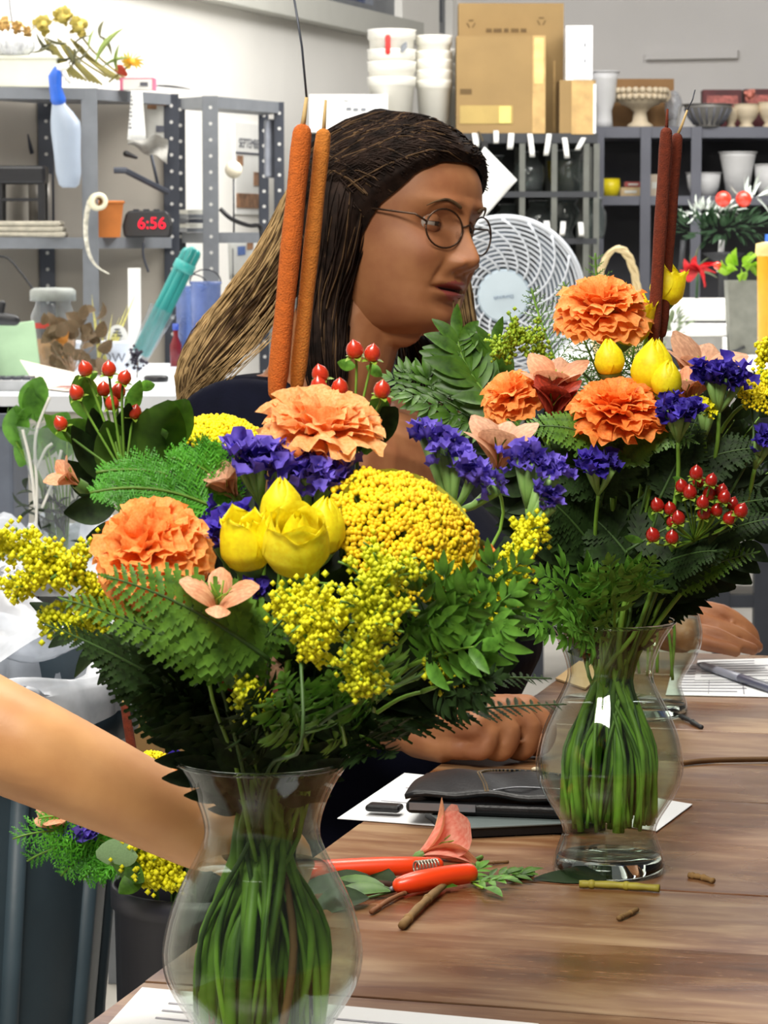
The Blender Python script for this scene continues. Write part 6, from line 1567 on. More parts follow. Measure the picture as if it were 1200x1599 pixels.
def feather(b, lab, p0, p1, bend, n, L0, m=None, grp=None, stem=True, face=(0, -1, 0.4), hair=9, w=0.0007):
    p0 = V(p0); p1 = V(p1); c = p0.lerp(p1, 0.5) + V(bend); r = b.r
    cv = [p0 * (1 - t) ** 2 + c * 2 * t * (1 - t) + p1 * t * t for t in [i / 16 for i in range(17)]]
    t = thing('asparagus_fern', lab, 'fern', p0, grp); mb = MB()
    for k in range(n):
        f_ = k / n; i = min(15, int(f_ * 16)); p = cv[i].lerp(cv[i + 1], f_ * 16 - i); tg = (cv[i + 1] - cv[i]).normalized()
        nn = V(face); nn = (nn - tg * nn.dot(tg)).normalized()
        for sg in (1, -1):
            d = (tg * 0.7 + tg.cross(nn) * sg + nn * r.uniform(-0.3, 0.4)).normalized(); L_ = L0 * (1.05 - f_) ** 0.6 * r.uniform(0.6, 1.1)
            e = p + d * L_
            mb.blade(p, d, nn, L_, w * 1.6, 'grass', 0.2, 0.1, 3)
            for q in range(hair):
                u = (q + 1) / (hair + 1); s0 = p.lerp(e, u); s2 = d.cross(nn) * (1 if q % 2 else -1)
                dd = (d * 0.9 + s2 * 0.8 + nn * r.uniform(-0.5, 0.5)).normalized()
                mb.blade(s0, dd, nn + V((r.uniform(-0.3, 0.3), 0, 0)), L_ * 0.36 * (1.15 - u), w * 1.5, 'grass', 0.3, 0.1, 2)
    stuff(mb.build('needles', m or M_plum, t)); MB().tube(cv, 0.0009, 5).build('rachis', M_stem, t)
    if stem: add_stem(b, t, p0, (p1 - p0).normalized() * 0.6 + V((0, 0, 0.7)), 0.0011, None, 0.02)
    return t
M_berry = mat('berry_red', (206, 62, 30), 0.28, 0.18, 40, c2=(176, 38, 22), coat=0.4)
M_berryd = mat('berry_deep_red', (176, 30, 18), 0.25, 0.2, 40, c2=(132, 18, 12), coat=0.4)
M_sepal = mat('sepal_green', (136, 168, 54), 0.5, 0.18, 20, trans=0.15)
BERRY = {}
for nm, m in (('red', M_berry), ('deep', M_berryd)):
    BERRY[nm] = MB().lathe([(0.001, 0), (0.32, 0.05), (0.46, 0.28), (0.47, 0.52), (0.36, 0.78), (0.16, 0.95), (0.03, 1.06), (0.004, 1.1)], 14).mesh('berry', m)
q = MB()
for k in range(5):
    an = 2 * PI * k / 5; q.blade((0, 0, 0.02), (math.cos(an), math.sin(an), 0.25), (0, 0, 1), 0.72, 0.42, 'round', 0.5, 0.15, 4)
SEPAL = q.mesh('sepals', M_sepal)
def hypericum(b, lab, berries, Y, size, base, key='red', leaves=(), grp=None, stem=True):
    """berries: pixel centres with a tilt; one sprig with sepals, twigs and leaves"""
    base = V(base); t = thing('hypericum_sprig', lab, 'berries', base, grp); g = MB()
    for px, py, tx in berries:
        c = at(px, py, Y + b.r.uniform(-0.012, 0.012)); d = V((tx, -0.35, 1)).normalized()
        p = c - d * size * 0.5
        F = frame(d); o = inst(BERRY[key], 'berry', t, p, F, size * b.r.uniform(0.92, 1.08))
        sp = bpy.data.objects.new('sepals', SEPAL); sp.parent = o; COL.objects.link(sp)
        g.tube(bez(p, p - d * size * 0.8, base.lerp(p, 0.4), base, 6), 0.0008, 5)
    g.build('twig', M_stem, t)
    for px, py, dx, dz, L_, key2 in leaves:
        inst(LEAF[key2], 'leaf', t, at(px, py, Y + 0.014), frame((dx, -0.15, dz), (-dz, -0.2, dx)) @ rotz(0), L_)
    if stem: add_stem(b, t, base, (0, 0, 1), 0.0014, M_stemd, 0.03)
    return t
M_alp = mat('alstroemeria_peach', (240, 184, 142), 0.55, 0.08, 3, c2=(228, 150, 112), stretch=(5, 5, 0.7), trans=0.3)
M_alr = mat('alstroemeria_red', (172, 62, 40), 0.5, 0.15, 3, c2=(128, 38, 26), stretch=(5, 5, 0.7), trans=0.2)
M_alf = mat('alstroemeria_faded', (226, 178, 144), 0.6, 0.1, 3, c2=(204, 148, 118), stretch=(5, 5, 0.7), trans=0.3)
M_alk = mat('alstroemeria_pink', (255, 190, 170), 0.5, 0.06, 3, c2=(248, 146, 128), stretch=(5, 5, 0.7), trans=0.3)
def al_fn(w=0.5, curl=0.45):
    def f(u, v):
        x = (u - 0.5); ww = w * (0.16 + 0.84 * math.sin(PI * min(1, (0.05 + v * 0.93)) ** 1.6) ** 0.8) if v < 0.99 else w * 0.14
        return V((x * ww, 0.10 * math.cos(x * PI) * math.sin(v * PI) - curl * v ** 2.5 + 0.25 * v * (1 - v), v))
    return f
ALS = {m.name: (petal_mesh('petal', m, al_fn(0.72, 0.25), 8, 8), petal_mesh('petal', m, al_fn(0.52, 0.12), 8, 8)) for m in (M_alp, M_alr, M_alf, M_alk)}
def alstro(b, lab, c, axis, L, m, m2=None, open_=0.75, grp=None, stem=True, n=6, az0=0.3):
    c = V(c); a = V(axis).normalized(); F = frame(a, (1, 0, 0)); base = c - a * L * 0.5
    t = thing('alstroemeria', lab, 'flower', base, grp)
    for k in range(n):
        az = az0 + 2 * PI * k / n; op = open_ * (1.0 if k % 2 else 0.65) + b.r.uniform(-0.08, 0.08)
        d = F @ V((math.sin(op) * math.cos(az), math.sin(op) * math.sin(az), math.cos(op)))
        out = F @ V((math.cos(op) * math.cos(az), math.cos(op) * math.sin(az), -math.sin(op)))
        M = Matrix(((-out).cross(d), -out, d)).transposed()
        mm = (m2 or m) if k % 2 else m
        inst(ALS[mm.name][k % 2], 'petal', t, base, M, L * (1.0 if k % 2 == 0 else 0.94))
    g = MB()
    for k in range(5): g.tube([base, base + a * L * 0.35 + F @ V((0.002 * math.cos(k), 0.002 * math.sin(k), 0)), base + a * L * 0.62 + F @ V((0.006 * math.cos(k * 1.3), 0.006 * math.sin(k * 1.3), 0))], 0.0005, 4)
    g.build('stamens', M_sepal, t)
    MB().lathe([(0.0015, -0.008), (0.0038, -0.004), (0.0034, 0.002)], 10, base, F, 0, True).build('ovary', M_calyx, t)
    if stem: add_stem(b, t, base - a * 0.006, a, 0.0013)
    return t
def cattail(b, lab, top, bot, r, spike, wire, m, ms, grp=None, seg=14):
    top = V(top); bot = V(bot); t = thing('cattail', lab, 'cattail', bot, grp)
    n = 14; P = [bot.lerp(top, i / n) + V((0, 0, 0)) for i in range(n + 1)]
    rr_ = [r * (0.96 + 0.04 * math.sin(i)) for i in range(n + 1)]
    rr_[0] = r * 0.8; rr_[-1] = r * 0.9
    MB().capsule(P, rr_, 20).build('seed_head', m, t)
    d = (top - bot).normalized()
    MB().tube([top + d * r * 0.5, top.lerp(V(spike), 0.5), V(spike)], [r * 0.26, r * 0.22, r * 0.16], 8).build('spike', ms, t)
    if wire is not None: MB().tube([V(spike), V(spike).lerp(V(wire), 0.5) + V((0.001, 0, 0)), V(wire)], r * 0.11, 6).build('tip_stalk', M_steeld, t)
    add_stem(b, t, bot - d * 0.003, d, r * 0.42, M_brown, 0.06)
    return t
M_cat = mat('cattail_rust', (184, 92, 26), 0.95, 0.14, 240, bump=0.6, bscale=900)
M_cat2 = mat('cattail_amber', (196, 120, 44), 0.95, 0.14, 240, bump=0.6, bscale=900)
M_cat3 = mat('cattail_dark', (104, 40, 18), 0.95, 0.2, 240, bump=0.6, bscale=900)
M_spike = mat('cattail_spike', (188, 160, 108), 0.8, 0.1, 40)
NEAR = {'left': [('big orange carnation', 222, 842), ('open yellow tulip', 384, 845), ('full yellow rose', 463, 848), ('golden yarrow', 642, 816), ('orange red hypericum', 165, 610), ('flat lemon yarrow', 334, 667), ('long lime spray', 80, 880), ('lime plume', 570, 1000), ('brownish faded alstroemeria', 395, 1055), ('lowest lime tuft', 400, 1092), ('broad fern frond', 290, 950), ('vase rim', 411, 1180), ('dull goldenrod tuft', 700, 1045), ('deep violet statice', 340, 815)],
        'right': [('dark red bell', 868, 622), ('highest carnation', 937, 462), ('flat orange carnation', 962, 622), ('deep red berries', 1090, 790), ('left carnation', 793, 606), ('deep blue statice', 1132, 582), ('shaded violet statice', 938, 725), ('edge yarrow', 1184, 612), ('vase rim', 952, 975), ('frame edge statice', 1190, 685), ('tan petal group', 1072, 605), ('bright lobed sprig', 870, 910), ('lowest dark frond', 1120, 880)]}
def filler_label(side, px, py, key):
    nm, x, y = min(NEAR[side], key=lambda q: (q[1] - px) ** 2 + (q[2] - py) ** 2)
    dx, dy = px - x, py - y
    d = ('right of' if dx > 0 else 'left of') if abs(dx) > abs(dy) else ('below' if dy > 0 else 'above')
    kind = 'broad leaved' if 'broad' in key else 'lobed leaved' if 'lobed' in key else 'narrow leaved'
    dist = math.hypot(dx, dy)
    return 'dark %s filler %s%s the %s, %s bouquet' % (kind, 'just ' if dist < 45 else '', d, nm, side)
# ------------------------------------------------------------------ left bouquet (vase nearest the camera)
b = B1; K = 1.6 / FPX; G1 = 'flowers in the left vase'
cattail(b, 'rust brown cattail rising left of its lighter twin in the left vase', at(472, 208, 1.655), at(432, 612, 1.655), 17 * K, at(479, 152, 1.655), at(459, -6, 1.655), M_cat, M_spike, G1)
cattail(b, 'amber tan cattail just right of the rust brown one in the left vase', at(505, 212, 1.668), at(464, 600, 1.668), 13.5 * K, at(509, 156, 1.668), None, M_cat2, M_spike, G1)
carnation(b, 'pale peach carnation opening upward in front of the cattails', at(503, 648, 1.60), (0.08, -0.28, 1), 97 * K, M_or2, 38, 8, 80, G1)
carnation(b, 'big orange carnation facing the camera at the left of the left bouquet', at(222, 842, 1.52), (-0.25, -0.72, 0.62), 92 * 1.52 / FPX, M_or1, 60, 3, 108, G1)
yarrow(b, 'large golden yarrow head right of the yellow tulips in the left bouquet', at(642, 816, 1.555), (0.36, -0.66, 0.64), 0.0450, 0.0415, 0.024, 1650, 0.00158, M_yar, (1, 0.1, -0.6), G1)
yarrow(b, 'small flat lemon yarrow head behind the violet statice of the left bouquet', at(334, 667, 1.66), (-0.02, -0.22, 1), 0.0255, 0.025, 0.009, 700, 0.0013, M_yarb, None, G1)
tulip(b, 'open yellow tulip with pointed petals beside the big orange carnation', at(384, 845, 1.515), (-0.12, -0.25, 1), 0.036, 'tulip', 0.5, G1)
tulip(b, 'closed yellow rose bud highest of the yellow group in the left bouquet', at(440, 788, 1.53), (0.0, -0.25, 1), 0.031, 'bud', 0.2, G1)
tulip(b, 'full yellow rose in the middle of the left bouquet', at(463, 848, 1.50), (0.06, -0.5, 0.9), 0.038, 'rose', 0.9, G1)
tulip(b, 'yellow rose bud partly behind the full yellow rose', at(504, 822, 1.535), (0.15, -0.2, 1), 0.034, 'bud', 0.8, G1)
statice(b, 'violet statice comb below the pale peach carnation', [at(372, 708, 1.59), at(408, 705, 1.58), at(440, 722, 1.575)], (0, -0.35, 1), M_sta, 0.0115, G1, 14)
statice(b, 'violet statice comb between the yellow rose bud and the golden yarrow', [at(445, 715, 1.585), at(480, 735, 1.575), at(512, 740, 1.575), at(525, 730, 1.58)], (0.1, -0.4, 1), M_sta, 0.0105, G1, 13)
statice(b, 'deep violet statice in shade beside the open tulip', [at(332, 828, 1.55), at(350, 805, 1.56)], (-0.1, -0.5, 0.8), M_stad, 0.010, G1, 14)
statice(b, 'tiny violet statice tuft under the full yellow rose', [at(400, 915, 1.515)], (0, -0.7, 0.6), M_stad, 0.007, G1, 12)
statice(b, 'violet statice row arching to the right of the golden yarrow', [at(663, 668, 1.66), at(690, 684, 1.655), at(715, 705, 1.65), at(742, 732, 1.645), at(775, 757, 1.64)], (0.1, -0.15, 1), M_sta, 0.0088, G1, 12)
statice(b, 'violet statice comb at the right end of the left bouquet', [at(815, 708, 1.64), at(840, 712, 1.635), at(868, 738, 1.63)], (0.2, -0.2, 1), M_sta, 0.0085, G1, 13)
statice(b, 'small violet statice comb lowest at the right end of the left bouquet', [at(846, 762, 1.63), at(864, 785, 1.63)], (0.45, -0.3, 0.8), M_sta, 0.0065, G1, 12)
goldenrod(b, 'lime goldenrod plume in the middle under the golden yarrow', [at(600, 892, 1.475), at(585, 940, 1.465), at(575, 1000, 1.46), at(560, 1095, 1.46)], 0.023, M_gold, 1100, G1, (0.2, -0.5, 0.1))
goldenrod(b, 'bright lime goldenrod plume below the full yellow rose', [at(470, 948, 1.475), at(500, 962, 1.46), at(510, 980, 1.46), at(470, 1030, 1.46)], 0.018, M_goldb, 800, G1, (-0.2, -0.5, 0.2))
goldenrod(b, 'small lime goldenrod tuft hanging lowest at the left vase rim', [at(378, 1085, 1.50), at(400, 1092, 1.505), at(425, 1095, 1.51)], 0.010, M_gold, 170, G1)
goldenrod(b, 'long lime goldenrod spray reaching out at the left edge of the frame', [at(2, 845, 1.57), at(60, 868, 1.57), at(120, 905, 1.57), at(190, 960, 1.58)], 0.016, M_goldb, 620, G1, (0, -0.4, 0.6))
goldenrod(b, 'lime goldenrod spray below the long one at the left edge', [at(28, 925, 1.56), at(85, 900, 1.56), at(118, 870, 1.565), at(150, 940, 1.575)], 0.013, M_goldb, 420, G1, (0, -0.4, 0.2))
goldenrod(b, 'short lime goldenrod tip low at the left above the white plastic bag', [at(80, 975, 1.57), at(118, 968, 1.57), at(160, 985, 1.58)], 0.010, M_gold, 260, G1)
goldenrod(b, 'goldenrod spray at the right of the golden yarrow', [at(820, 822, 1.62), at(805, 870, 1.61), at(780, 905, 1.605), at(750, 990, 1.60)], 0.014, M_goldb, 560, G1, (0.3, -0.3, 0.3))
goldenrod(b, 'dull goldenrod tuft below the golden yarrow', [at(720, 1035, 1.55), at(700, 1045, 1.555), at(670, 1050, 1.56)], 0.011, M_gold, 200, G1)
goldenrod(b, 'faint goldenrod tuft between the golden yarrow and the right leaves', [at(765, 975, 1.58), at(750, 950, 1.58), at(735, 925, 1.585)], 0.008, M_goldb, 150, G1)
hypericum(b, 'hypericum sprig with nine orange red berries at the upper left', [(133, 575, -0.3), (170, 575, 0), (195, 588, 0.3), (185, 610, 0.2), (175, 628, -0.1), (211, 642, 0.3), (119, 612, -0.4), (94, 660, -0.5), (162, 606, 0)], 1.62, 0.0088, at(195, 745, 1.62), 'red',
          [(150, 660, -0.4, 1, 0.032, 'leafb_broad'), (165, 690, -0.8, 0.3, 0.03, 'leaf_broad'), (205, 700, 0.5, 0.3, 0.028, 'leafb_broad'), (140, 640, -0.1, 1, 0.022, 'leafb_broad'), (200, 655, 0.3, 1, 0.026, 'leafb'), (120, 690, -0.6, 0.5, 0.026, 'leafb'), (215, 608, 0.8, 0.3, 0.012, 'leafb_broad'), (130, 600, 0.6, 0.5, 0.012, 'leafb'), (188, 660, -0.2, -1, 0.018, 'leafb'), (228, 758, 0.25, 0.95, 0.058, 'leaf_broad'), (205, 760, -0.35, 0.9, 0.045, 'leaf_broad'), (170, 755, -0.5, 0.8, 0.042, 'leafd'), (240, 720, 0.45, 0.9, 0.046, 'leaf_broad'), (190, 740, 0.1, 1, 0.045, 'leafd'), (165, 735, -0.2, 1, 0.04, 'leafd'), (215, 735, 0.15, 1, 0.04, 'leaf')], G1)
hypericum(b, 'pair of shiny red hypericum berries above the pale peach carnation', [(554, 546, -0.15), (582, 551, 0.15), (500, 583, -0.2), (498, 602, -0.1), (531, 605, 0), (597, 608, 0.1), (600, 625, 0.2)], 1.64, 0.0100, at(552, 690, 1.64), 'red', [(556, 572, -0.9, 0.15, 0.012, 'leafb_broad'), (572, 572, 0.8, -0.4, 0.012, 'leafb_broad'), (570, 710, 0.25, 1, 0.04, 'leaf_broad'), (560, 705, 0.6, 0.8, 0.038, 'leafd_broad')], G1)
alstro(b, 'pale pink alstroemeria petals curled below the open yellow tulip', at(343, 924, 1.485), (0.1, -0.45, 0.75), 0.027, M_alp, M_alp, 0.95, G1, n=4, az0=0.0)
alstro(b, 'wilted peach alstroemeria low in the middle of the left bouquet', at(372, 1015, 1.52), (-0.2, -0.6, 0.5), 0.022, M_alp, M_alr, 0.6, G1)
alstro(b, 'brownish faded alstroemeria above the left vase rim', at(395, 1055, 1.54), (0.2, -0.6, 0.2), 0.026, M_alf, M_alr, 0.7, G1)
alstro(b, 'orange alstroemeria petal beside the white plastic strip at the left', at(103, 742, 1.63), (-0.6, -0.4, 0.5), 0.020, M_alp, None, 0.4, G1, n=4)
alstro(b, 'peach alstroemeria half hidden left of the violet statice', at(352, 752, 1.60), (-0.4, -0.3, 0.7), 0.024, M_alf, None, 0.4, G1)
alstro(b, 'faded peach alstroemeria standing between the two bouquets', at(783, 690, 1.70), (0.1, -0.2, 1), 0.036, M_alf, None, 0.65, G1)
carnation(b, 'small orange carnation bud at the right edge of the golden yarrow', at(766, 862, 1.58), (0.8, -0.3, 0.4), 18 * K, M_or3, 14, 3, 60, G1)
# greens
for k, (x0, y0, x1, y1, n, L_) in enumerate(((330, 790, 140, 770, 26, 0.026), (340, 770, 150, 738, 24, 0.024), (370, 780, 262, 716, 22, 0.026), (300, 810, 330, 690, 22, 0.026), (360, 800, 300, 740, 20, 0.022))):
    feather(b, ['lowest', 'long left reaching', 'short upper', 'upright', 'inner'][k] + ' bright green asparagus fern plume above the big orange carnation', at(x0, y0, 1.59 + 0.008 * k), at(x1, y1, 1.58 + 0.008 * k), (0, 0, 0.012), int(n * 1.4), L_, None, G1, True, (0, -1, 0.4), 12)
frond(b, 'broad green fern frond just under the big orange carnation', at(420, 1030, 1.50), at(165, 900, 1.475), (0.0, -0.005, 0.012), 17, 0.034, 'fern', (0.15, -1, 0.35), G1)
frond(b, 'green fern frond crossing left under the broad one', at(400, 1065, 1.525), at(95, 935, 1.50), (-0.01, 0, 0.012), 19, 0.026, 'fern', (0.1, -0.7, 0.8), G1)
frond(b, 'upright green fern frond by the tiny violet tuft', at(330, 1050, 1.515), at(468, 935, 1.50), (0, -0.01, -0.01), 13, 0.024, 'fern', (0.3, -1, 0.2), G1)
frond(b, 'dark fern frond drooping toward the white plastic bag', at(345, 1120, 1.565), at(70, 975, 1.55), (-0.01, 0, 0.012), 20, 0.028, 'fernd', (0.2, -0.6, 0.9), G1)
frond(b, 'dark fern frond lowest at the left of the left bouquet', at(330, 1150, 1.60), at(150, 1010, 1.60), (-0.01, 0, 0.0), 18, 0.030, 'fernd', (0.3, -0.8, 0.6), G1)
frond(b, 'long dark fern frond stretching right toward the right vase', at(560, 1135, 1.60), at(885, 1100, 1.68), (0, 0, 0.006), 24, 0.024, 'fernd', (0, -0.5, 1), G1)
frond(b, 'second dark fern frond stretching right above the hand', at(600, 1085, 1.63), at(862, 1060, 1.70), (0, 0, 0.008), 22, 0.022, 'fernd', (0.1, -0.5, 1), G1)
for k, a in enumerate([(585, 1120, 575, 1050, 'leafb_lobed', 9, 0.030), (540, 1165, 520, 1075, 'leafb_lobed', 8, 0.028), (480, 1170, 450, 1080, 'leafb_lobed', 9, 0.030), (425, 1170, 400, 1100, 'leafd_lobed', 9, 0.028), (560, 1150, 600, 1170, 'leafd_lobed', 7, 0.026),  # brighter leaf colour on the rim sprigs stands in for light there
                      (650, 1060, 770, 950, 'leafb_lobed', 9, 0.034), (640, 1040, 740, 1010, 'leafb', 10, 0.026), (620, 1010, 700, 930, 'leaf_lobed', 9, 0.030), (690, 1010, 790, 900, 'leaf_lobed', 8, 0.030), (660, 1080, 745, 1060, 'leafd_lobed', 8, 0.028)]):
    nm = ['above the left vase rim, middle', 'hanging brightest at the left vase rim', 'left of the brightest one at the left vase rim', 'darkest at the left part of the left vase rim', 'drooping at the right end of the left vase rim', 'brightest right of the golden yarrow', 'narrow leaved below the golden yarrow', 'directly under the golden yarrow', 'reaching highest right of the golden yarrow', 'dark and low right of the golden yarrow'][k]
    sprig(b, 'lobed green leaf sprig ' + nm, at(a[0], a[1], 1.56 if k < 5 else 1.57), at(a[2], a[3], 1.49 if k < 5 else 1.53), (0, -0.01, 0.004), a[4], a[5], a[6], (0.1, -1, 0.3), 'leaf_sprig', 'foliage', G1)
rr = random.Random(5)
for k in range(18):
    x0 = 330 + rr.random() * 230; x1 = lerp(110, 720, k / 17) + rr.uniform(-20, 20); y1 = 770 + rr.random() * 250
    if 620 < x1: y1 = 960 + rr.random() * 90
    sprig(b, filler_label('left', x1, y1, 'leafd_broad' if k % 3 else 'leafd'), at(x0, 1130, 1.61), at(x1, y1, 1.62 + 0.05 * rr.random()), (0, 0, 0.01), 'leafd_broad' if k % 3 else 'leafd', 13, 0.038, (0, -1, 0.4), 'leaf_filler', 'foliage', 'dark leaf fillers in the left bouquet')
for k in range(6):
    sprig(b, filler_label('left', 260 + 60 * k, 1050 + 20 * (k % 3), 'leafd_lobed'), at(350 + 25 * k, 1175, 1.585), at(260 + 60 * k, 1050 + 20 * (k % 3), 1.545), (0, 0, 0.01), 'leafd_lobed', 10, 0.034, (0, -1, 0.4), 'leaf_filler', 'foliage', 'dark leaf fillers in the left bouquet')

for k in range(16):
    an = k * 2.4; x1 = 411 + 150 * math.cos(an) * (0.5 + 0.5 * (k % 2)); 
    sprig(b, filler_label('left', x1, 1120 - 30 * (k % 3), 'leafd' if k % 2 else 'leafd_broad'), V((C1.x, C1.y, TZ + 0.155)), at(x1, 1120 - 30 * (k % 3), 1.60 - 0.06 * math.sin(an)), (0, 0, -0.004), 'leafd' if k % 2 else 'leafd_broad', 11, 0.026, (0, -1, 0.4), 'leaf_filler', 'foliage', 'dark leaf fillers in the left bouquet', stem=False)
# ------------------------------------------------------------------ right bouquet
b = B2; K = 2.195 / FPX; G2 = 'flowers in the right vase'
cattail(b, 'dark brown cattail rising from the right bouquet, left of its twin', at(1041, 208, 2.20), at(1021, 530, 2.20), 10.5 * K, at(1043, 170, 2.20), None, M_cat3, M_cat3, G2)
cattail(b, 'dark rust cattail rising from the right bouquet, right of its twin', at(1058, 216, 2.215), at(1034, 520, 2.215), 9.5 * K, at(1074, 172, 2.215), at(1086, 140, 2.215), M_cat3, M_spike, G2)
carnation(b, 'orange carnation highest in the right bouquet beside the dark cattails', at(937, 462, 2.18), (-0.1, -0.42, 1), 72 * K, M_or1, 54, 5, 95, G2)
carnation(b, 'orange carnation at the left shoulder of the right bouquet', at(793, 606, 2.16), (-0.5, -0.35, 0.8), 52 * K, M_or1, 46, 5, 95, G2)
carnation(b, 'flat deep orange carnation in the middle of the right bouquet', at(962, 622, 2.11), (0.0, -0.35, 1), 70 * K, M_or3, 54, 5, 90, G2)
tulip(b, 'small yellow tulip bud left of the cattail foot in the right bouquet', at(952, 559, 2.14), (-0.1, -0.15, 1), 0.030, 'bud', 0.2, G2)
tulip(b, 'large yellow tulip right of the small yellow bud', at(1020, 572, 2.13), (0.05, -0.2, 1), 0.043, 'bud', 0.6, G2)
tulip(b, 'yellow tulip bud in front of the large yellow tulip', at(1042, 592, 2.11), (0.1, -0.3, 1), 0.030, 'bud', 0.1, G2)
tulip(b, 'yellow tulip leaning right behind the dark cattails', at(1044, 446, 2.22), (0.3, -0.1, 1), 0.034, 'tulip', 0.1, G2)
tulip(b, 'yellow alstroemeria like tulip under the highest carnation', at(985, 496, 2.20), (0.3, -0.2, 0.9), 0.046, 'tulip', 0.7, G2)
alstro(b, 'dark red bell alstroemeria in the middle left of the right bouquet', at(868, 622, 2.13), (0.1, -0.2, 1), 0.036, M_alr, None, 0.42, G2)
alstro(b, 'peach alstroemeria open above the dark red bell', at(866, 590, 2.15), (0.0, -0.3, 1), 0.040, M_alp, M_alf, 0.62, G2)
alstro(b, 'mauve tan alstroemeria with long petals at the right of the yellow tulips', at(1098, 572, 2.17), (0.25, -0.3, 0.9), 0.050, M_alf, M_alf, 0.72, G2)
alstro(b, 'tan alstroemeria petal group left of the deep blue violet statice', at(1072, 605, 2.14), (-0.2, -0.3, 0.9), 0.034, M_alf, M_alp, 0.5, G2)
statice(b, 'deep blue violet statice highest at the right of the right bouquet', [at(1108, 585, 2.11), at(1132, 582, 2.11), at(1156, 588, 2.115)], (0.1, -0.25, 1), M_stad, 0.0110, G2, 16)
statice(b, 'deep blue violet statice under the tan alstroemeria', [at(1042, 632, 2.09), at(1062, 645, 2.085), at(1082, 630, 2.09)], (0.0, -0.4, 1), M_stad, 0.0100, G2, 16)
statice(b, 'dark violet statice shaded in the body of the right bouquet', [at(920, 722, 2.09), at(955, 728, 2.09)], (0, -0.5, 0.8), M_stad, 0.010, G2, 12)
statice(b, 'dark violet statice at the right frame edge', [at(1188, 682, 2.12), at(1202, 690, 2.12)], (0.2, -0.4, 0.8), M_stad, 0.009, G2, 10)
yarrow(b, 'yellow yarrow at the right edge of the right bouquet', at(1184, 612, 2.13), (0.5, -0.5, 0.7), 0.020, 0.018, 0.008, 420, 0.0012, M_yarb, None, G2)
goldenrod(b, 'goldenrod tuft under the yarrow at the right edge', [at(1196, 545, 2.16), at(1188, 585, 2.15), at(1175, 640, 2.14)], 0.012, M_goldb, 260, G2)
goldenrod(b, 'pale goldenrod arch above the left carnation of the right bouquet', [at(785, 550, 2.21), at(800, 526, 2.21), at(830, 528, 2.21), at(862, 566, 2.21)], 0.016, mat('goldenrod_pale', (158, 186, 42), 0.7, 0.2, 140, trans=0.2), 420, G2)
statice(b, 'small yellow green bud tuft beside the deep blue statice', [at(1095, 625, 2.12), at(1110, 640, 2.12)], (0, -0.3, 1), M_goldb, 0.006, G2, 12)
hypericum(b, 'hypericum sprig with many deep red berries low at the right', [(1088, 738, 0), (1092, 750, 0.2), (1112, 748, 0.2), (1078, 768, -0.1), (1128, 765, 0.2), (1132, 775, 0.3), (1108, 770, 0.0), (1145, 785, 0.3), (1158, 797, 0.4), (1120, 795, 0.2), (1100, 800, 0), (1060, 808, -0.2), (1047, 793, -0.2), (1050, 812, -0.2), (1027, 788, -0.3), (1050, 838, 0), (1020, 835, -0.3), (1140, 808, 0.3), (1098, 783, 0), (1065, 758, -0.2)], 2.075, 0.0103, at(1085, 845, 2.10), 'deep',
          [(1072, 752, -0.7, 0.2, 0.012, 'leafb'), (1068, 785, -0.3, 0.6, 0.014, 'leafb_broad'), (1102, 790, 0.1, 0.6, 0.014, 'leafb'), (1115, 790, 0.5, 0.4, 0.014, 'leafb_broad'), (1022, 815, -0.3, 0.8, 0.014, 'leafb'), (1048, 825, -0.3, 0.6, 0.012, 'leafb'), (1098, 825, 0.2, 0.8, 0.016, 'leafb'), (1050, 862, 0.0, 0.7, 0.018, 'leaf'), (1005, 845, -0.9, 0.2, 0.016, 'leaf'), (1108, 850, 0.3, 0.7, 0.018, 'leafd')], G2)
sprig(b, 'ruscus like sprig with glossy leaflets rising left of the fan', at(830, 700, 2.22), at(716, 528, 2.24), (-0.03, 0, 0.02), 'leaf', 22, 0.034, (0.3, -1, 0.2), 'leaf_sprig', 'foliage', G2, ang=0.75)
sprig(b, 'second glossy leaflet sprig below the ruscus like one', at(845, 705, 2.23), at(772, 540, 2.25), (-0.03, 0, 0.01), 'leaf', 18, 0.030, (0.3, -1, 0.2), 'leaf_sprig', 'foliage', G2, ang=0.75)
sprig(b, 'feathery narrow leaf sprig reaching left to the neck of the seated woman', at(800, 690, 2.23), at(632, 598, 2.26), (-0.01, 0, 0.012), 'leaf_lobed', 18, 0.030, (0.2, -1, 0.4), 'leaf_sprig', 'foliage', G2, ang=0.8)
for k, (x0, y0, x1, y1) in enumerate(((960, 640, 880, 440), (970, 630, 930, 395), (990, 620, 1010, 500), (900, 640, 830, 450), (940, 640, 905, 560), (1000, 600, 960, 530))):
    feather(b, ['leftmost wispy', 'tallest wispy', 'short wispy', 'long arching wispy', 'low wispy', 'inner wispy'][k] + ' asparagus fern plume behind the yellow buds of the right bouquet', at(x0, y0, 2.24 + 0.01 * k), at(x1, y1, 2.25 + 0.01 * k), (-0.01, 0, 0.015), 16, 0.034, mat('plumosus_pale', (92, 132, 62), 0.6, 0.25, 30, trans=0.2), G2, True, (0, -1, 0.3), 6)
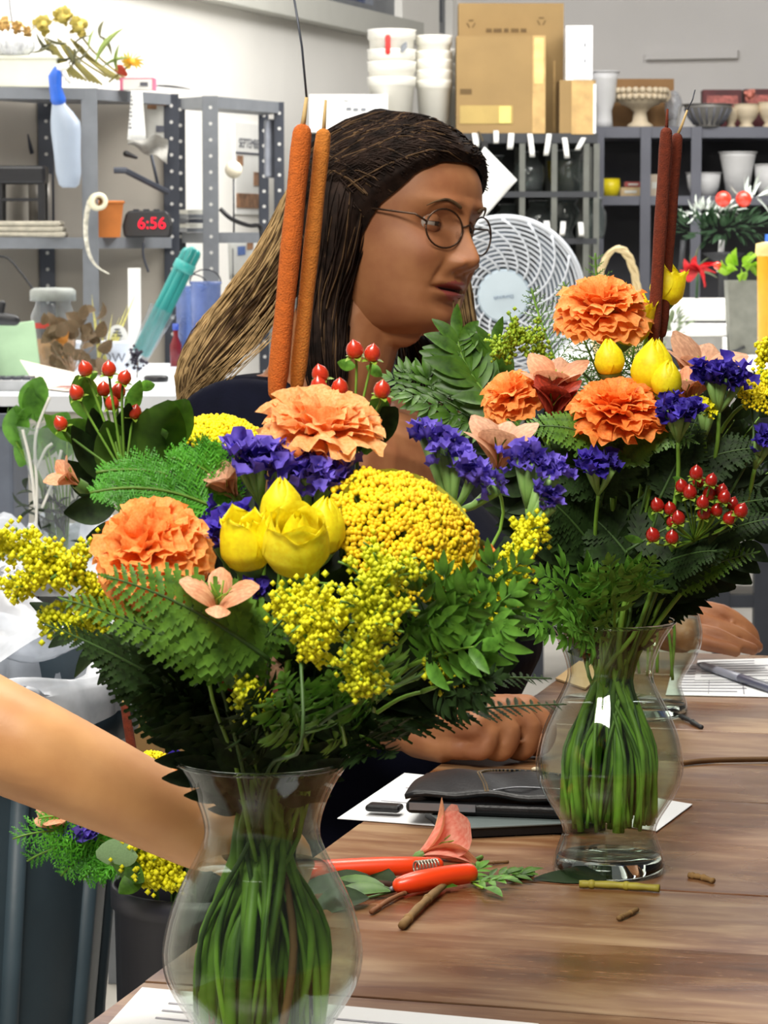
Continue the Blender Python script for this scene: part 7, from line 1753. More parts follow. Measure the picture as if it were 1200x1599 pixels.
for k, (x0, y0, x1, y1, n, L_, ky, bz) in enumerate(((990, 720, 820, 668, 20, 0.030, 'fern', 0.02), (930, 720, 1085, 690, 20, 0.032, 'fern', 0.03), (960, 760, 800, 720, 18, 0.034, 'fernd', 0.015), (1000, 780, 1190, 700, 20, 0.038, 'fernd', 0.02), (980, 860, 1195, 780, 22, 0.040, 'fernd', 0.015), (1010, 915, 1205, 810, 24, 0.030, 'fernd', 0.02), (930, 860, 830, 760, 18, 0.036, 'fernd', 0.01), (940, 780, 960, 690, 14, 0.036, 'fernd', 0.0), (1030, 780, 1090, 650, 16, 0.034, 'fernd', 0.0), (990, 880, 900, 790, 18, 0.034, 'fernd', 0.01), (1000, 900, 1120, 860, 18, 0.034, 'fernd', 0.01), (1040, 912, 1185, 862, 16, 0.022, 'fern', 0.006))):
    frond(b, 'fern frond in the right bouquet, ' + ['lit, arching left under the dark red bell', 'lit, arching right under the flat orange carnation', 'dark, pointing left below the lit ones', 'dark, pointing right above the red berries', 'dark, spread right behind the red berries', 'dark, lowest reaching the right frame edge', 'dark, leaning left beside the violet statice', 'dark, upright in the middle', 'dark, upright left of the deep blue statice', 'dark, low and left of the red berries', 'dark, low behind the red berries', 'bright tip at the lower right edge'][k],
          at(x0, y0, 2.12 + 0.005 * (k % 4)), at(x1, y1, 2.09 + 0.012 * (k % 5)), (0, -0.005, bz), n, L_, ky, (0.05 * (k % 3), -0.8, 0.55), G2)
for k, a in enumerate([(960, 990, 870, 910, 'leafb_lobed', 9, 0.034), (960, 980, 955, 900, 'leafb_lobed', 9, 0.034), (980, 950, 1010, 890, 'leafb_lobed', 7, 0.028), (950, 1000, 800, 950, 'leafb_lobed', 10, 0.026), (930, 1000, 905, 985, 'leafb_lobed', 6, 0.030), (960, 930, 930, 870, 'leafd_lobed', 9, 0.034)]):
    sprig(b, 'lobed leaf sprig at the right vase rim, ' + ['bright, reaching up left', 'bright, in the middle', 'bright, with a tip curling down right', 'long, reaching over to the left bouquet', 'bright, hanging over the glass', 'dark, behind the bright ones'][k], at(a[0], a[1], 2.14), at(a[2], a[3], 2.09 if k < 5 else 2.13), (0, -0.01, 0.006), a[4], a[5], a[6], (0.1, -1, 0.35), 'leaf_sprig', 'foliage', G2)
rr = random.Random(9)
for k in range(34):
    x1 = lerp(800, 1200, (k % 17) / 16) + rr.uniform(-15, 15); y1 = (660 if k < 17 else 800) + rr.random() * 110
    if x1 > 1060: y1 -= (x1 - 1060) * 0.55
    sprig(b, filler_label('right', x1, y1, 'leafd_broad' if k % 3 else 'leafd_lobed'), at(920 + rr.random() * 80, 965, 2.20), at(x1, y1, 2.19 + 0.07 * rr.random()), (0, 0, 0.01), 'leafd_broad' if k % 3 else 'leafd_lobed', 15, 0.046 if x1 < 1060 else 0.034, (0, -1, 0.4), 'leaf_filler', 'foliage', 'dark leaf fillers in the right bouquet')
for k in range(26):   # plain cut stems in the right vase
    an = k * 2.4; q = 0.02 + 0.006 * (k % 3)
    h = V((C2.x + math.cos(an) * 0.024 * (0.4 + 0.6 * (k % 5) / 4), C2.y + math.sin(an) * 0.024 * (0.4 + 0.6 * (k % 5) / 4), TZ + 0.212))
    t = thing('cut_flower', 'cut green flower stem standing in the water of the right vase', 'stem', V((C2.x, C2.y, TZ + 0.04)), 'plain stems in the right vase')
    add_stem(b, t, h, V((0, 0, 1)), 0.0028, mat('stem_lime', (140, 188, 62), 0.45, 0.25, 25, c2=(98, 152, 46), trans=0.15), 0.03, 8)
for k in range(26):
    an = k * 2.4; h = V((C1.x + math.cos(an) * 0.024 * (0.4 + 0.6 * (k % 5) / 4), C1.y + math.sin(an) * 0.024 * (0.4 + 0.6 * (k % 5) / 4), TZ + 0.212))
    t = thing('cut_flower', 'cut green flower stem standing in the water of the left vase', 'stem', V((C1.x, C1.y, TZ + 0.04)), 'plain stems in the left vase')
    add_stem(B1, t, h, V((0, 0, 1)), 0.0032, M_stem, 0.03, 8)
for k in range(18):
    an = k * 2.4; x1 = 952 + 100 * math.cos(an) * (0.5 + 0.5 * (k % 2))
    sprig(B2, filler_label('right', x1, 915 - 24 * (k % 3), 'leafd' if k % 2 else 'leafd_lobed'), V((C2.x, C2.y, TZ + 0.158)), at(x1, 915 - 24 * (k % 3), 2.195 - 0.05 * math.sin(an)), (0, 0, -0.004), 'leafd' if k % 2 else 'leafd_lobed', 11, 0.026, (0, -1, 0.4), 'leaf_filler', 'foliage', 'dark leaf fillers in the right bouquet', stem=False)
# third bouquet, mostly hidden
b = B3
for k in range(8):
    x1 = lerp(960, 1215, k / 7); sprig(b, 'dark leaf stem of the bouquet in the half hidden vase', at(1000 + 4 * k, 905, 2.86), at(x1, 770 - 40 * (k % 3), 2.84 + 0.02 * (k % 4)), (0, 0, 0.01), 'leafd_broad', 13, 0.038, (0, -1, 0.4), 'leaf_filler', 'foliage', 'dark leaf fillers in the half hidden vase')
# ------------------------------------------------------------------ things lying on the table
def tpoly(name, lab, cat, pts, m, z=0.0, th=0.0006, marks=(), grp=None):
    """flat sheet lying on the table through pixel corners"""
    P = [on(x, y, TZ) for x, y in pts]
    c = sum(P, V((0, 0, 0))) / len(P) + V((0, 0, z))
    t = thing(name, lab, cat, c, grp); n = len(P)
    vs = [p + V((0, 0, z)) for p in P] + [p + V((0, 0, z + th)) for p in P]
    MB().add(vs, [tuple(range(n)), tuple(range(n, 2 * n))] + [(i, (i + 1) % n, (i + 1) % n + n, i + n) for i in range(n)]).build('sheet', m, t, smooth=False)
    def pt(u, v): return P[0].lerp(P[1], u).lerp(P[3].lerp(P[2], u), v) + V((0, 0, z + th + 0.0003))
    if marks:
        q = MB()
        for u0, v0, u1, v1 in marks: q.add([pt(u0, v0), pt(u1, v0), pt(u1, v1), pt(u0, v1)], [(0, 1, 2, 3)])
        q.build('printed_lines', M_ink2, t, smooth=False)
    return t
M_ink2 = mat('print_grey', (150, 150, 158), 0.8, 0.2, 200)
M_pap = mat('bond_paper', (228, 230, 232), 0.7, 0.02, 8)
rr = random.Random(2)
lines = [(0.1, 0.12 + 0.07 * k, 0.1 + rr.uniform(0.4, 0.8), 0.135 + 0.07 * k) for k in range(11)]
tpoly('paper_sheet', 'white printed sheet lying under the base of the left vase', 'paper', [(222, 1543), (842, 1600), (700, 1790), (60, 1720)], M_pap, 0.0002, 0.0005, lines)
tpoly('paper_sheet', 'white sheet sticking out left from under the black wallet', 'paper', [(632, 1208), (790, 1224), (705, 1292), (527, 1279)], M_pap, 0.0002, 0.0005, [(0.2, 0.3, 0.6, 0.315), (0.15, 0.6, 0.5, 0.615)])
tpoly('paper_slip', 'white paper corner showing right of the right vase base', 'paper', [(1082, 1257), (1026, 1299), (955, 1288), (1018, 1246)], M_pap, 0.0003, 0.0005)
tpoly('paper_sheet', 'white printed list nearest the pen at the right edge', 'paper', [(1052, 1040), (1240, 1032), (1262, 1090), (1040, 1086)], M_pap, 0.0002, 0.0005, [(0.08, 0.14 + 0.09 * k, 0.3 + rr.uniform(0.1, 0.5), 0.17 + 0.09 * k) for k in range(9)] + [(0.55, 0.05, 0.56, 0.95), (0.3, 0.05, 0.305, 0.95)])
tpoly('paper_sheet', 'white printed list lying on top of another under the pen', 'paper', [(1090, 1033), (1262, 1028), (1275, 1062), (1085, 1064)], M_pap, 0.0011, 0.0005, [(0.05, 0.1 + 0.12 * k, 0.3 + rr.uniform(0.2, 0.5), 0.135 + 0.12 * k) for k in range(7)])
tpoly('envelope', 'tan envelope on the table between the seated woman and the right vase', 'paper', [(868, 1062), (905, 1035), (950, 1048), (915, 1078)], mat('envelope_tan', (204, 172, 122), 0.8, 0.04), 0.0004, 0.002)
# pen
pz = TZ + 0.0065
p0 = on(1089, 1036, pz); p1 = on(1215, 1078, pz)
t = thing('ballpoint_pen', 'grey ballpoint pen lying on the printed lists', 'pen', p0.lerp(p1, 0.5) - V((0, 0, 0.0045)))
d = (p1 - p0)
MB().capsule([p0 + d * 0.08, p0 + d * 0.55], [0.0042, 0.0048], 12).build('barrel', mat('pen_grey', (156, 160, 176), 0.3, 0.1), t)
MB().lathe([(0.0006, 0), (0.0016, 0.004), (0.0042, 0.016)], 12, p0, frame(d)).build('tip', M_steeld, t)
MB().capsule([p0 + d * 0.56, p0 + d], [0.0050, 0.0046], 12).build('cap', mat('pen_cap', (70, 74, 96), 0.3, 0.1), t)
MB().box(p0 + d * 0.8 + V((0, -0.004, 0.004)), (0.035, 0.002, 0.0025), rotz(math.atan2(d.y, d.x))).build('clip', M_steel, t)
# wallet
M_lea = mat('black_leather', (12, 12, 15), 0.42, 0.2, 60, bump=0.2, bscale=260, spec=0.35)
M_zip = mat('zip_brass', (150, 128, 96), 0.35, 0.15, 200, metal=0.6)
wa = on(640, 1291, TZ); wb_ = on(870, 1300, TZ); ex = (wb_ - wa).normalized(); ey = V((-ex.y, ex.x, 0)); Rw = Matrix((ex, ey, UP)).transposed()
t = thing('wallet', 'black zipped leather wallet lying on the white sheet beside the right vase', 'wallet', wa + ex * 0.07 + ey * 0.05 + V((0, 0, 0.0012)))
zb0 = 0.0105
def wbx(mb, x0, x1, y0, y1, z0, z1): return mb.box(wa + ex * (x0 + x1) / 2 + ey * (y0 + y1) / 2 + V((0, 0, (z0 + z1) / 2)), (x1 - x0, y1 - y0, z1 - z0), Rw)
bev(wbx(MB(), -0.004, 0.150, 0.0, 0.105, zb0, zb0 + 0.011).build('lower_half', M_lea, t, smooth=False), 0.005, 4)
fp = MB().grid(lambda u, v: wa + ex * lerp(-0.004, 0.15, u) + ey * lerp(0.0, 0.105, v) + V((0, 0, zb0 + 0.0115 + 0.011 * math.sin(PI * min(1, 0.10 + 0.9 * u)) ** 0.7 * (0.55 + 0.45 * math.sin(PI * v)) + 0.0015 * math.sin(u * 17 + v * 5))), 18, 12)
solid(fp.build('upper_flap', M_lea, t), 0.004)
wbx(MB(), 0.0, 0.055, -0.002, 0.0, zb0 + 0.004, zb0 + 0.010).build('metal_edge', mat('wallet_trim', (128, 130, 136), 0.3, 0.1, metal=0.5), t, smooth=False)
q = MB()
def wtop(u, v): return wa + ex * lerp(-0.004, 0.15, u) + ey * lerp(0.0, 0.105, v) + V((0, 0, zb0 + 0.0145 + 0.011 * math.sin(PI * min(1, 0.10 + 0.9 * u)) ** 0.7 * (0.55 + 0.45 * math.sin(PI * v))))
zp = catmull([wtop(0.44, 0.02), wtop(0.41, 0.2), wtop(0.36, 0.45), wtop(0.34, 0.62), wtop(0.40, 0.78), wtop(0.6, 0.88), wtop(0.98, 0.92)], 8)
zo = MB()
for i in range(len(zp) - 1):
    zo.box(zp[i], (0.0035, 0.0016, 0.0016), frame(UP, zp[i + 1] - zp[i]) @ rotz(PI / 2))
stuff(zo.build('zipper', M_zip, t, smooth=False)); MB().tube(zp, 0.0011, 6).build('zipper_tape', M_lea, t)
MB().tube(catmull([wtop(0.47, 0.05), wtop(0.60, 0.16), wtop(0.82, 0.24), wtop(0.88, 0.20), wtop(0.87, 0.12), wtop(0.83, 0.1)], 6), 0.0009, 6).build('piping', mat('wallet_trim', (128, 130, 136)), t)
MB().ball(wtop(0.62, 0.9) + V((0, 0, 0.002)), (0.004, 0.003, 0.002), 10, 6).build('zip_pull', mat('zip_light', (206, 190, 160), 0.4), t)
s0 = on(625, 1275, TZ) + V((0, 0, 0.004)); s1_ = on(571, 1272, TZ) + V((0, 0, 0.004))
bev(MB().box(s0.lerp(s1_, 0.45) + V((0, 0, 0.003)), ((s1_ - s0).length, 0.018, 0.006), rotz(math.atan2((s1_ - s0).y, (s1_ - s0).x))).build('wrist_strap', M_lea, t, smooth=False), 0.003, 3)
# dark pad under the wallet
pa = on(705, 1312, TZ); pb_ = on(892, 1303, TZ)
t = thing('notebook', 'dark thin notebook with a grey cover under the black wallet', 'notebook', pa + V((0.03, 0.03, 0.001)))
Rn2 = Matrix(((pb_ - pa).normalized(), V((-(pb_ - pa).y, (pb_ - pa).x, 0)).normalized(), UP)).transposed()
cN = pa + Rn2 @ V((0.065, 0.045, 0.0050))
MB().box(cN, (0.13, 0.088, 0.007), Rn2).build('page_block', M_lea, t, smooth=False)
bev(MB().box(cN + V((0, 0, 0.0043)), (0.134, 0.092, 0.0016), Rn2).build('cover', mat('notebook_grey', (98, 108, 108), 0.35, 0.05), t, smooth=False), 0.0006)
# secateurs
M_org = mat('handle_orange_red', (240, 66, 16), 0.35, 0.06, 20, coat=0.2)
t = thing('secateurs', 'garden secateurs with orange red handles and coil spring on the table', 'secateurs', on(620, 1365, TZ))
def hz(px, py, dz): return on(px, py, TZ + dz)
MB().capsule(catmull([hz(470, 1360, 0.010), hz(520, 1358, 0.010), hz(590, 1354, 0.011), hz(640, 1352, 0.011), hz(682, 1350, 0.010)], 3), [0.0074, 0.0076, 0.0078, 0.0079, 0.0079, 0.0078, 0.0077, 0.0075, 0.0073, 0.007, 0.0066, 0.006, 0.0055], 14).build('handle', M_org, t)
MB().capsule(catmull([hz(626, 1382, 0.008), hz(660, 1375, 0.010), hz(700, 1368, 0.010), hz(731, 1364, 0.009)], 3), [0.0062, 0.0072, 0.0078, 0.008, 0.008, 0.0081, 0.0081, 0.008, 0.0079, 0.0078], 14).build('handle', M_org, t)
c0 = hz(648, 1354, 0.0155); c1 = hz(682, 1350, 0.0155); F = frame(c1 - c0); Lc = (c1 - c0).length
MB().tube([c0 + F @ V((0.0042 * math.cos(i * PI / 5), 0.0042 * math.sin(i * PI / 5), Lc * i / 70)) for i in range(71)], 0.0009, 5).build('coil_spring', mat('spring_steel', (168, 160, 146), 0.3, 0.1, metal=0.7), t)
MB().capsule([hz(628, 1384, 0.005), hz(612, 1388, 0.005)], [0.003, 0.002], 8).build('pivot_pin', M_steel, t)
MB().blade(hz(478, 1361, 0.008), (-1, 0.05, 0), (0, 0, 1), 0.06, 0.022, 'leaf', 0.0, 0.0, 6).build('blade', M_steel, t)
# loose pink flower, scraps and twigs
c = hz(704, 1312, 0.016)
alstro(B1, 'pink alstroemeria bloom lying on the table behind the secateurs', c, (0.80, 0.1, 0.38), 0.050, M_alk, M_alp, 0.62, None, False)
def twig(lab, pts, r, m=M_brown, name='twig', cat='twig', knots=True):
    P = [on(x, y, TZ) + V((0, 0, r + dz)) for x, y, dz in pts]
    cv = catmull(P, 5)
    t = thing(name, lab, cat, V((cv[0].x, cv[0].y, TZ)))
    MB().tube(cv, [r * (1 + 0.12 * math.sin(i * 2.1)) for i in range(len(cv))], 8).build('stem', m, t)
    if knots:
        q = MB()
        for i in range(2, len(cv) - 1, 4): q.ball(cv[i], r * 1.3, 8, 5)
        q.build('knots', m, t)
    return t
M_twig = mat('twig_tan', (128, 98, 56), 0.8, 0.2, 60)
twig('thicker brown twig slanting below the secateurs', [(628, 1452, 0), (660, 1420, 0.001), (702, 1385, 0.002)], 0.0030, M_twig)
twig('thin reddish twig left of the thicker one below the secateurs', [(580, 1428, 0), (620, 1405, 0.001), (680, 1384, 0.001)], 0.0018, mat('twig_red', (122, 78, 46), 0.8, 0.2, 60))
twig('thin brown stem lying right of the secateur handle', [(738, 1356, 0.002), (765, 1352, 0.001), (794, 1348, 0)], 0.0012)
twig('short twig piece lying right of the right vase', [(1076, 1371, 0), (1095, 1374, 0), (1114, 1380, 0)], 0.0022, M_twig)
twig('tiny twig crumb on the bare table in front of the right vase', [(966, 1438, 0), (982, 1431, 0), (995, 1424, 0)], 0.0018, M_twig)
twig('yellow green stem lying against the foot of the right vase', [(905, 1386, 0), (965, 1388, 0), (1030, 1393, 0)], 0.0028, mat('stem_yellow', (150, 140, 48), 0.6, 0.2, 40))
twig('small dark twig right of the half hidden vase', [(1062, 1124, 0.002), (1078, 1130, 0.001), (1096, 1139, 0)], 0.0022, M_rackd)
twig('pale stem end beside the pink alstroemeria', [(738, 1348, 0), (748, 1344, 0), (752, 1342, 0)], 0.0018, M_stem, knots=False)
twig('dark twig bit between the secateurs and the right vase', [(800, 1377, 0), (815, 1373, 0), (832, 1368, 0)], 0.0025, mat('twig_olive', (72, 74, 36), 0.8, 0.2, 60))
def scrap(lab, items, m_key, base, stemm=M_stemd):
    t = thing('leaf_scrap', lab, 'leaves', on(base[0], base[1], TZ))
    for px, py, ang, L_, key in items:
        a = math.radians(ang)
        p = on(px, py, TZ) + V((0, 0, 0.004))
        inst(LEAF[key], 'leaf', t, p, leafrot((math.cos(a), math.sin(a), rr.uniform(0.05, 0.2)), (0.1, -0.3, 1)), L_)
    q = MB()
    for px, py, ang, L_, key in items[::2]: q.tube([on(base[0], base[1], TZ) + V((0, 0, 0.002)), on(px, py, TZ) + V((0, 0, 0.004))], 0.0010, 5)
    q.build('stem', stemm, t)
    return t
scrap('dark green leaf clippings left below the secateurs', [(560, 1395, 200, 0.05, 'leafd'), (600, 1392, 170, 0.055, 'leaf'), (575, 1410, 215, 0.05, 'leafd_broad'), (610, 1400, 190, 0.05, 'leaf'), (555, 1380, 150, 0.04, 'leafd'), (590, 1385, 185, 0.06, 'leafd'), (545, 1400, 240, 0.03, 'leafb'), (620, 1385, 160, 0.045, 'leafd_broad')], '', (620, 1395))
scrap('light green sprig clippings right of the secateur handles', [(720, 1385, 20, 0.028, 'leafb'), (735, 1375, 60, 0.03, 'leafb_lobed'), (750, 1385, -30, 0.032, 'leafb_lobed'), (745, 1370, 100, 0.024, 'leafb'), (765, 1378, 10, 0.028, 'leaf_lobed'), (780, 1372, -10, 0.026, 'leafb'), (755, 1395, -60, 0.026, 'leafb'), (715, 1392, 200, 0.022, 'leaf'), (790, 1380, 15, 0.03, 'leaf_lobed')], '', (735, 1382), M_stem)
lf_ = thing('fallen_leaf', 'dark green leaf pressed under the foot of the right vase', 'leaf', on(900, 1372, TZ))
MB().blade(on(948, 1368, TZ) + V((0, -0.012, 0.0012)), (-1, -0.02, 0.004), (0, -0.15, 1), 0.056, 0.034, 'leaf', 0.02, 0.06, 8).build('leaf_blade', M_leafd, lf_)
cable('cord', 'thin dark cord lying across the table from the right vase to the right edge', [on(1066, 1197, TZ) + V((0, 0, 0.003)), on(1120, 1192, TZ) + V((0, 0, 0.003)), on(1260, 1190, TZ) + V((0, 0, 0.003))], 0.0026, M_brown, 'cord')

# ------------------------------------------------------------------ bins, bucket and boxes at the lower left
M_bin = mat('bin_grey_blue', (62, 78, 88), 0.5, 0.12, 10, bump=0.15, bscale=60)
BC = V((-0.555, 2.91, 0)); 
t = thing('trash_can', 'large round blue grey trash can lined with a clear bag', 'trash can', BC)
MB().lathe([(0.001, 0.006), (0.222, 0.006), (0.226, 0.0), (0.232, 0.02), (0.256, 0.44), (0.281, 0.70), (0.281, 0.74), (0.268, 0.735), (0.250, 0.5), (0.22, 0.03), (0.001, 0.03)], 64, BC).build('can_body', M_bin, t)
MB().lathe([(0.276, 0.735), (0.304, 0.735), (0.306, 0.76), (0.302, 0.80), (0.290, 0.803), (0.276, 0.80), (0.276, 0.735)], 64, BC).build('rim', M_bin, t)
for k in range(14):
    a = 2 * PI * k / 14 - 0.3; d = V((math.cos(a), math.sin(a), 0))
    MB().tube([BC + d * 0.234 + V((0, 0, 0.03)), BC + d * 0.257 + V((0, 0, 0.44)), BC + d * 0.281 + V((0, 0, 0.70))], 0.010, 8).build('rib', M_bin, t)
M_bag = clear_mat('clear_bag', (232, 236, 242), 2.2, 0.12, 1.5, 0.62, (236, 240, 248))
def bagf(u, v):
    a = u * 2 * PI
    w = 0.011 * math.sin(a * 17 + 3 * math.sin(a * 3)) + 0.008 * math.sin(a * 29 + v * 4)
    tab = [(0.0, 0.312, 0.772), (0.22, 0.314, 0.797), (0.36, 0.306, 0.815), (0.46, 0.285, 0.81), (0.7, 0.262, 0.70), (1.0, 0.235, 0.52)]
    r = interp([(p[0], p[1]) for p in tab], v); z = interp([(p[0], p[2]) for p in tab], v)
    if v < 0.2: z += 0.012 * math.sin(a * 7 + 1) + 0.008 * math.sin(a * 13)
    amp = 1.0 if v > 0.5 else 0.35
    return BC + V((math.cos(a) * (r + w * amp), math.sin(a) * (r + w * amp), z + 0.012 * math.sin(a * 9 + v * 8) * (v > 0.3) * 0.5))
t2 = thing('bin_liner', 'clear plastic bag folded over the rim of the trash can', 'bag', BC + V((0, 0, 0.74)))
MB().grid(bagf, 220, 26, True).build('liner', M_bag, t2)
MB().grid(lambda u, v: BC + V((lerp(-0.10, 0.28, u), lerp(0.05, 0.26, v), 0.80 + 0.035 * math.sin(u * 9 + v * 3) * math.sin(v * 8 + 1) + 0.03 * v)), 30, 20).build('loose_fold', M_bag, t2)
# black bucket with a bouquet on the floor
YB_k = 2.5; s = sc(YB_k); bc = V((at(317, 1375, YB_k).x, YB_k, 0)); bh = at(0, 1378, YB_k).z
t = thing('flower_bucket', 'black flower bucket on the floor beside the trash can', 'bucket', bc)
M_bk = mat('bucket_black', (40, 40, 50), 0.45, 0.1, 12)
MB().lathe([(0.001, 0), (0.068, 0), (0.078, bh - 0.02), (0.0815, bh - 0.018), (0.0815, bh), (0.077, bh), (0.075, bh - 0.04), (0.066, 0.01), (0.001, 0.01)], 40, bc).build('bucket_body', M_bk, t)
BB = Bq(bc, 77); G4 = 'flowers in the black bucket'
def bstem(t, p): MB().tube([p, p.lerp(V((bc.x, bc.y, bh)), 0.6) + V((0, 0, -0.01)), V((lerp(bc.x, p.x, 0.3), lerp(bc.y, p.y, 0.3), 0.05))], 0.0025, 5).build('stem', M_stemd, t)
_add = add_stem
def add_stem(b, parent, head, axis, r=0.0018, m=None, soft=0.045, seg=6):
    if b is not BB: return _add(b, parent, head, axis, r, m, soft, seg)
    bstem(parent, V(head))
carnation(BB, 'pale pink carnation peeking over the forearm in the black bucket', at(262, 1215, 2.476), (0.1, -0.5, 0.8), 0.021, mat('carnation_light', (250, 162, 100)), 36, 5, 95, G4)
carnation(BB, 'small pale pink carnation beside the bucket cattail', at(190, 1186, 2.512), (-0.2, -0.4, 0.9), 0.017, M_or2, 30, 5, 95, G4)
yarrow(BB, 'small yellow yarrow head above the forearm in the black bucket', at(240, 1190, 2.500), (0.1, -0.6, 0.7), 0.0155, 0.0155, 0.008, 300, 0.0013, M_yarb, None, G4)
tc_ = thing('cattail', 'dark red cattail standing in the black bucket', 'cattail', at(209, 1200, 2.530), G4)
MB().capsule([at(211, 1200, 2.530), at(199, 1128, 2.530), at(195, 1104, 2.530)], [0.0045, 0.0042, 0.0038], 12).build('seed_head', M_cat3, tc_); bstem(tc_, at(211, 1200, 2.530))
MB().tube([at(195, 1104, 2.530), at(192, 1088, 2.530)], 0.002, 5).build('spike', M_spike, tc_)
statice(BB, 'violet statice below the forearm in the black bucket', [at(120, 1290, 2.452), at(140, 1296, 2.452)], (0, -0.4, 0.8), M_sta, 0.012, G4, 16)
statice(BB, 'dark violet statice right of the yellow yarrow in the bucket', [at(268, 1195, 2.547), at(285, 1215, 2.547)], (0, -0.4, 0.8), M_stad, 0.014, G4, 12)
for k, (x1, y1) in enumerate(((20, 1310), (60, 1278), (42, 1345), (95, 1368), (130, 1375), (75, 1320))):
    feather(BB, ['leftmost', 'highest', 'lower left', 'lowest drooping', 'second lowest', 'inner'][k] + ' green asparagus fern plume spilling left out of the black bucket', at(215, 1345, 2.476), at(x1, y1, 2.417 + 0.01 * k), (0, 0, 0.03), 20, 0.046, None, G4, False, (0, -1, 0.5), 7, 0.0012)
goldenrod(BB, 'lime goldenrod hanging over the rim of the black bucket', [at(215, 1320, 2.422), at(230, 1350, 2.417), at(240, 1380, 2.414)], 0.027, M_goldb, 420, G4, br=0.0022)
goldenrod(BB, 'small lime goldenrod at the right part of the bucket rim', [at(262, 1350, 2.422), at(270, 1372, 2.417), at(278, 1385, 2.417)], 0.02, M_goldb, 240, G4, br=0.0022)
lg = thing('leafy_twig', 'grey green broad leaf lying over the bucket rim below the forearm', 'leaf', at(200, 1345, 2.440), G4)
for px, py, dx, dz, L_ in ((150, 1335, 1, 0.1, 0.042), (190, 1322, 0.9, 0.25, 0.036), (175, 1348, 0.8, -0.3, 0.036), (225, 1362, -0.5, -0.4, 0.03)): inst(LEAF['leaf_broad'] if px > 160 else MB().blade((0, 0, 0), (0, 0, 1), (0, -1, 0), 1, 0.62, 'round', 0.5, 0.16, 7).mesh('leaf', mat('leaf_greyish', (128, 160, 112), 0.6, 0.1)), 'leaf', lg, at(px, py, 2.411), frame((dx, -0.2, dz), (-dz, -0.1, dx)), L_)
bstem(lg, at(205, 1350, 2.440))
alstro(BB, 'peach alstroemeria bloom under the forearm above the fern plumes', at(88, 1276, 2.440), (-0.2, -0.5, 0.6), 0.03, M_alp, None, 0.6, G4, False)
for k in range(6): sprig(BB, 'dark leafy stem of the bouquet in the black bucket', V((bc.x, bc.y, bh + 0.01)), at(150 + 28 * k, 1270 + 20 * (k % 3), 2.500), (0, 0, 0.02), 'leafd_broad', 11, 0.036, (0, -1, 0.4), 'leaf_filler', 'foliage', 'dark leaves in the black bucket', stem=False)
# cartons and clutter behind
YX = 5.15
a = at(150, 1455, YX); b_ = at(330, 1020, YX)
t = thing('carton', 'tall brown cardboard carton on the floor behind the black bucket', 'box', V(((a.x + b_.x) / 2, YX + 0.15, 0)))
zf = 0.0
MB().box(V(((a.x + b_.x) / 2, YX + 0.17, b_.z / 2)), (b_.x - a.x, 0.34, b_.z)).build('carton_body', M_cardd, t, smooth=False)
MB().box(V((at(238, 0, YX).x, YX - 0.001, b_.z / 2)), (0.008, 0.002, b_.z)).build('seam', M_card, t, smooth=False)
c = on(157, 1462, 0.0)
t = thing('paper_scrap', 'small white paper scrap on the floor by the brown carton', 'paper', c)
MB().grid(lambda u, v: c + V(((u - 0.5) * 0.09, (v - 0.5) * 0.06 - 0.02, 0.004 + 0.012 * math.sin(u * PI))), 6, 4).build('sheet', M_paper, t)
cable('floor_cable', 'dark cable lying on the floor beside the black bucket', [on(146, 1462, 0.005), on(156, 1474, 0.005), on(172, 1470, 0.005), on(190, 1462, 0.005)], 0.006, M_black, 'cable')
# white topped side table with a wrapped bunch of greens
t = thing('side_table', 'white topped side table behind the trash can', 'table', (-0.62, 4.35, 0))
sxr = at(150, 900, 3.95).x
MB().box(((sxr - 1.05) / 2, 4.35, 0.750), (sxr + 1.05, 0.80, 0.022)).build('top', M_lam, t, smooth=False)
for q_ in (0.70, 0.66): MB().box(((sxr - 1.05) / 2, 4.35, q_), (sxr + 1.03, 0.78, 0.012)).build('apron', M_wtop, t, smooth=False)
for x in (sxr - 0.04, -1.0):
    for y in (4.0, 4.7): MB().box((x, y, 0.37), (0.04, 0.04, 0.738)).build('leg', M_steel, t, smooth=False)
SZ3 = 0.761
c = on(95, 878, SZ3)
t = thing('wrapped_greens', 'bunch of leafy greens in a clear sleeve standing on the side table', 'bouquet', c)
s = sc(c.y)
cvp = lambda px, py: at(px, py, c.y)
M_slv = clear_mat('cello_sleeve', (236, 240, 240), 2.2, 0.08, 1.5, 0.16)
MB().lathe([(0.022, 0.0), (0.030, 0.06), (0.052, 0.16), (0.062, 0.20)], 24, V((c.x, c.y, SZ3))).build('clear_sleeve', M_slv, t)
lb = LEAF['leafb_broad']
for px, py, dx, dz, L_ in ((40, 655, 0.35, 1, 0.075), (25, 700, 0.0, 1, 0.07), (62, 660, -0.3, 0.9, 0.06), (30, 730, 0.3, 0.8, 0.06), (60, 720, 0.4, 0.9, 0.07), (75, 690, 0.5, 0.8, 0.06), (95, 720, 0.3, 0.8, 0.05)): inst(lb, 'leaf', t, cvp(px, py) + V((0, 0.01, 0)), frame((dx, -0.15, dz), (-dz, -0.2, dx)), L_)
q = MB()
for k in range(10): 
    p1 = cvp(25 + 10 * k, 690 + 12 * (k % 4)); q.tube([V((c.x + 0.002 * (k - 5), c.y, SZ3 + 0.004)), p1.lerp(c, 0.5) + V((0.004, 0, 0.02)), p1], 0.0016, 5)
q.build('stem', M_stem, t)
q = MB()
for pts in (((60, 860), (62, 760), (60, 680), (82, 618)), ((60, 790), (52, 720), (40, 668)), ((62, 730), (75, 700), (86, 690)), ((70, 790), (90, 740), (100, 700))): q.tube(catmull([cvp(*p) + V((0, -0.035, 0)) for p in pts], 5), 0.0022, 6)
q.build('white_twine', M_white, t)
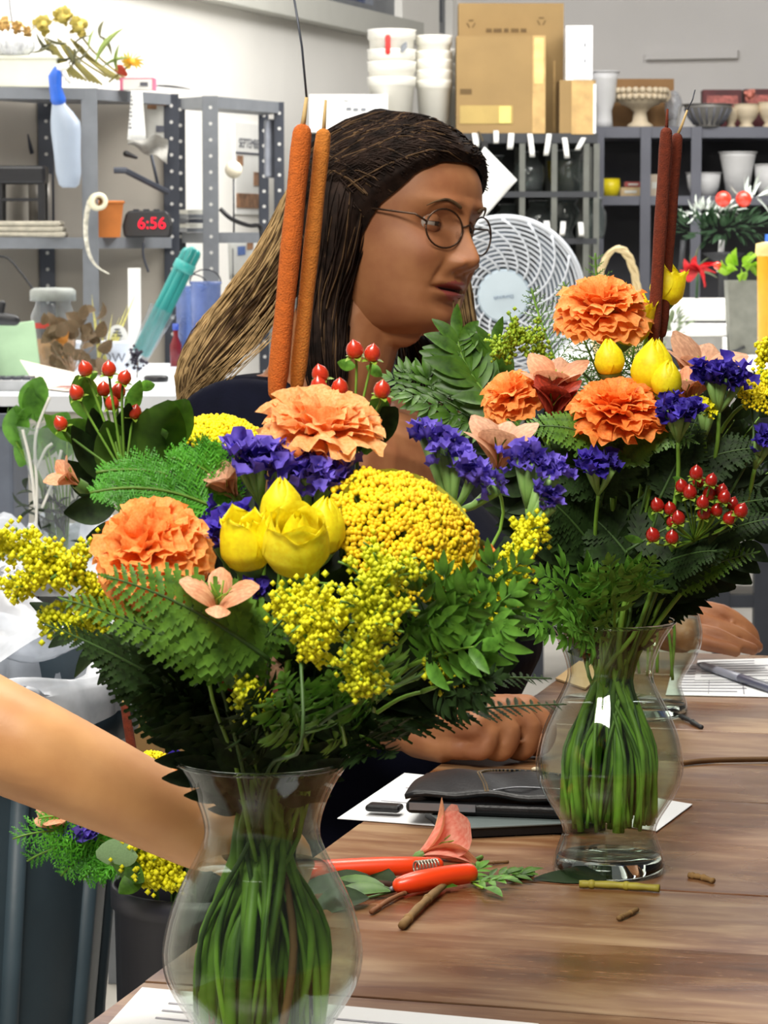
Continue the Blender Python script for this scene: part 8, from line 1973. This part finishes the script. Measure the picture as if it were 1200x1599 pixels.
for k in range(70):
    p = cvp(90 + rr.gauss(0, 24), 800 + rr.gauss(0, 36)); inst(LEAF['leafd_broad'], 'leaf', t, p + V((0, rr.uniform(-0.02, 0.02), 0)), frame((rr.uniform(-1, 1), rr.uniform(-0.4, 0.2), rr.uniform(-0.2, 1)), (0.2, -1, 0)), rr.uniform(0.02, 0.035))
for k in range(26):
    p = cvp(34 + rr.gauss(0, 12), 668 + rr.gauss(0, 18)); inst(LEAF['leafb'], 'leaf', t, p + V((0, rr.uniform(-0.02, 0.02), 0)), frame((rr.uniform(-1, 1), rr.uniform(-0.4, 0.2), rr.uniform(-0.2, 1)), (0.2, -1, 0)), rr.uniform(0.012, 0.022))
t = thing('storage_crate', 'dark grey crate on the side table at the left frame edge', 'crate', V((at(-40, 770, 4.6).x, 4.6, SZ3)))
zc = at(0, 640, 4.6).z
bev(MB().box(V((at(-60, 0, 4.6).x, 4.6, (SZ3 + zc) / 2)), (0.17, 0.2, zc - SZ3)).build('crate_body', mat('crate_grey', (96, 102, 114), 0.5, 0.08), t, smooth=False), 0.006)
MB().box(V((at(-60, 0, 4.6).x, 4.6, zc - 0.01)), (0.184, 0.214, 0.02)).build('rim', mat('crate_grey', (96, 102, 114)), t, smooth=False)
t = thing('foil_tray', 'crumpled silver foil tray on the front of the side table', 'tray', on(20, 905, SZ3))
cF = on(20, 905, SZ3)
MB().grid(lambda u, v: cF + V(((u - 0.5) * 0.18, (v - 0.5) * 0.14, 0.003 + 0.02 * abs(noise.noise(V((u * 7, v * 7, 1)))) + 0.02 * (abs(u - 0.5) * 2) ** 4)), 26, 20).build('foil', mat('foil_silver', (206, 208, 214), 0.25, 0.1, 40, metal=0.8), t, smooth=False)
t = thing('plastic_sleeves', 'clear plastic sleeves lying at the foot of the wrapped greens', 'plastic', on(30, 870, SZ3))
cF = on(40, 868, SZ3)
MB().grid(lambda u, v: cF + V(((u - 0.5) * 0.30, (v - 0.5) * 0.12, 0.004 + 0.055 * abs(noise.noise(V((u * 4, v * 4, 5)))) + 0.03 * math.sin(v * PI))), 26, 16).build('film', M_bag, t)
# lower shelf with a pinkish bundle
MB().box(((sxr - 1.05) / 2, 4.35, 0.56), (sxr + 1.0, 0.72, 0.014)).build('lower_shelf', M_wtop, bpy.data.objects['side_table'], smooth=False)
dried_head('silk_peony', 'dusty pink silk flower on the lower shelf of the side table', 'flower', at(20, 945, 4.05), 0.045, mat('dusty_pink', (150, 92, 96), 0.8, 0.25, 40), 40)
for o in list(bpy.data.objects):
    if o.name.startswith('silk_peony'): o.location.z += 0.0
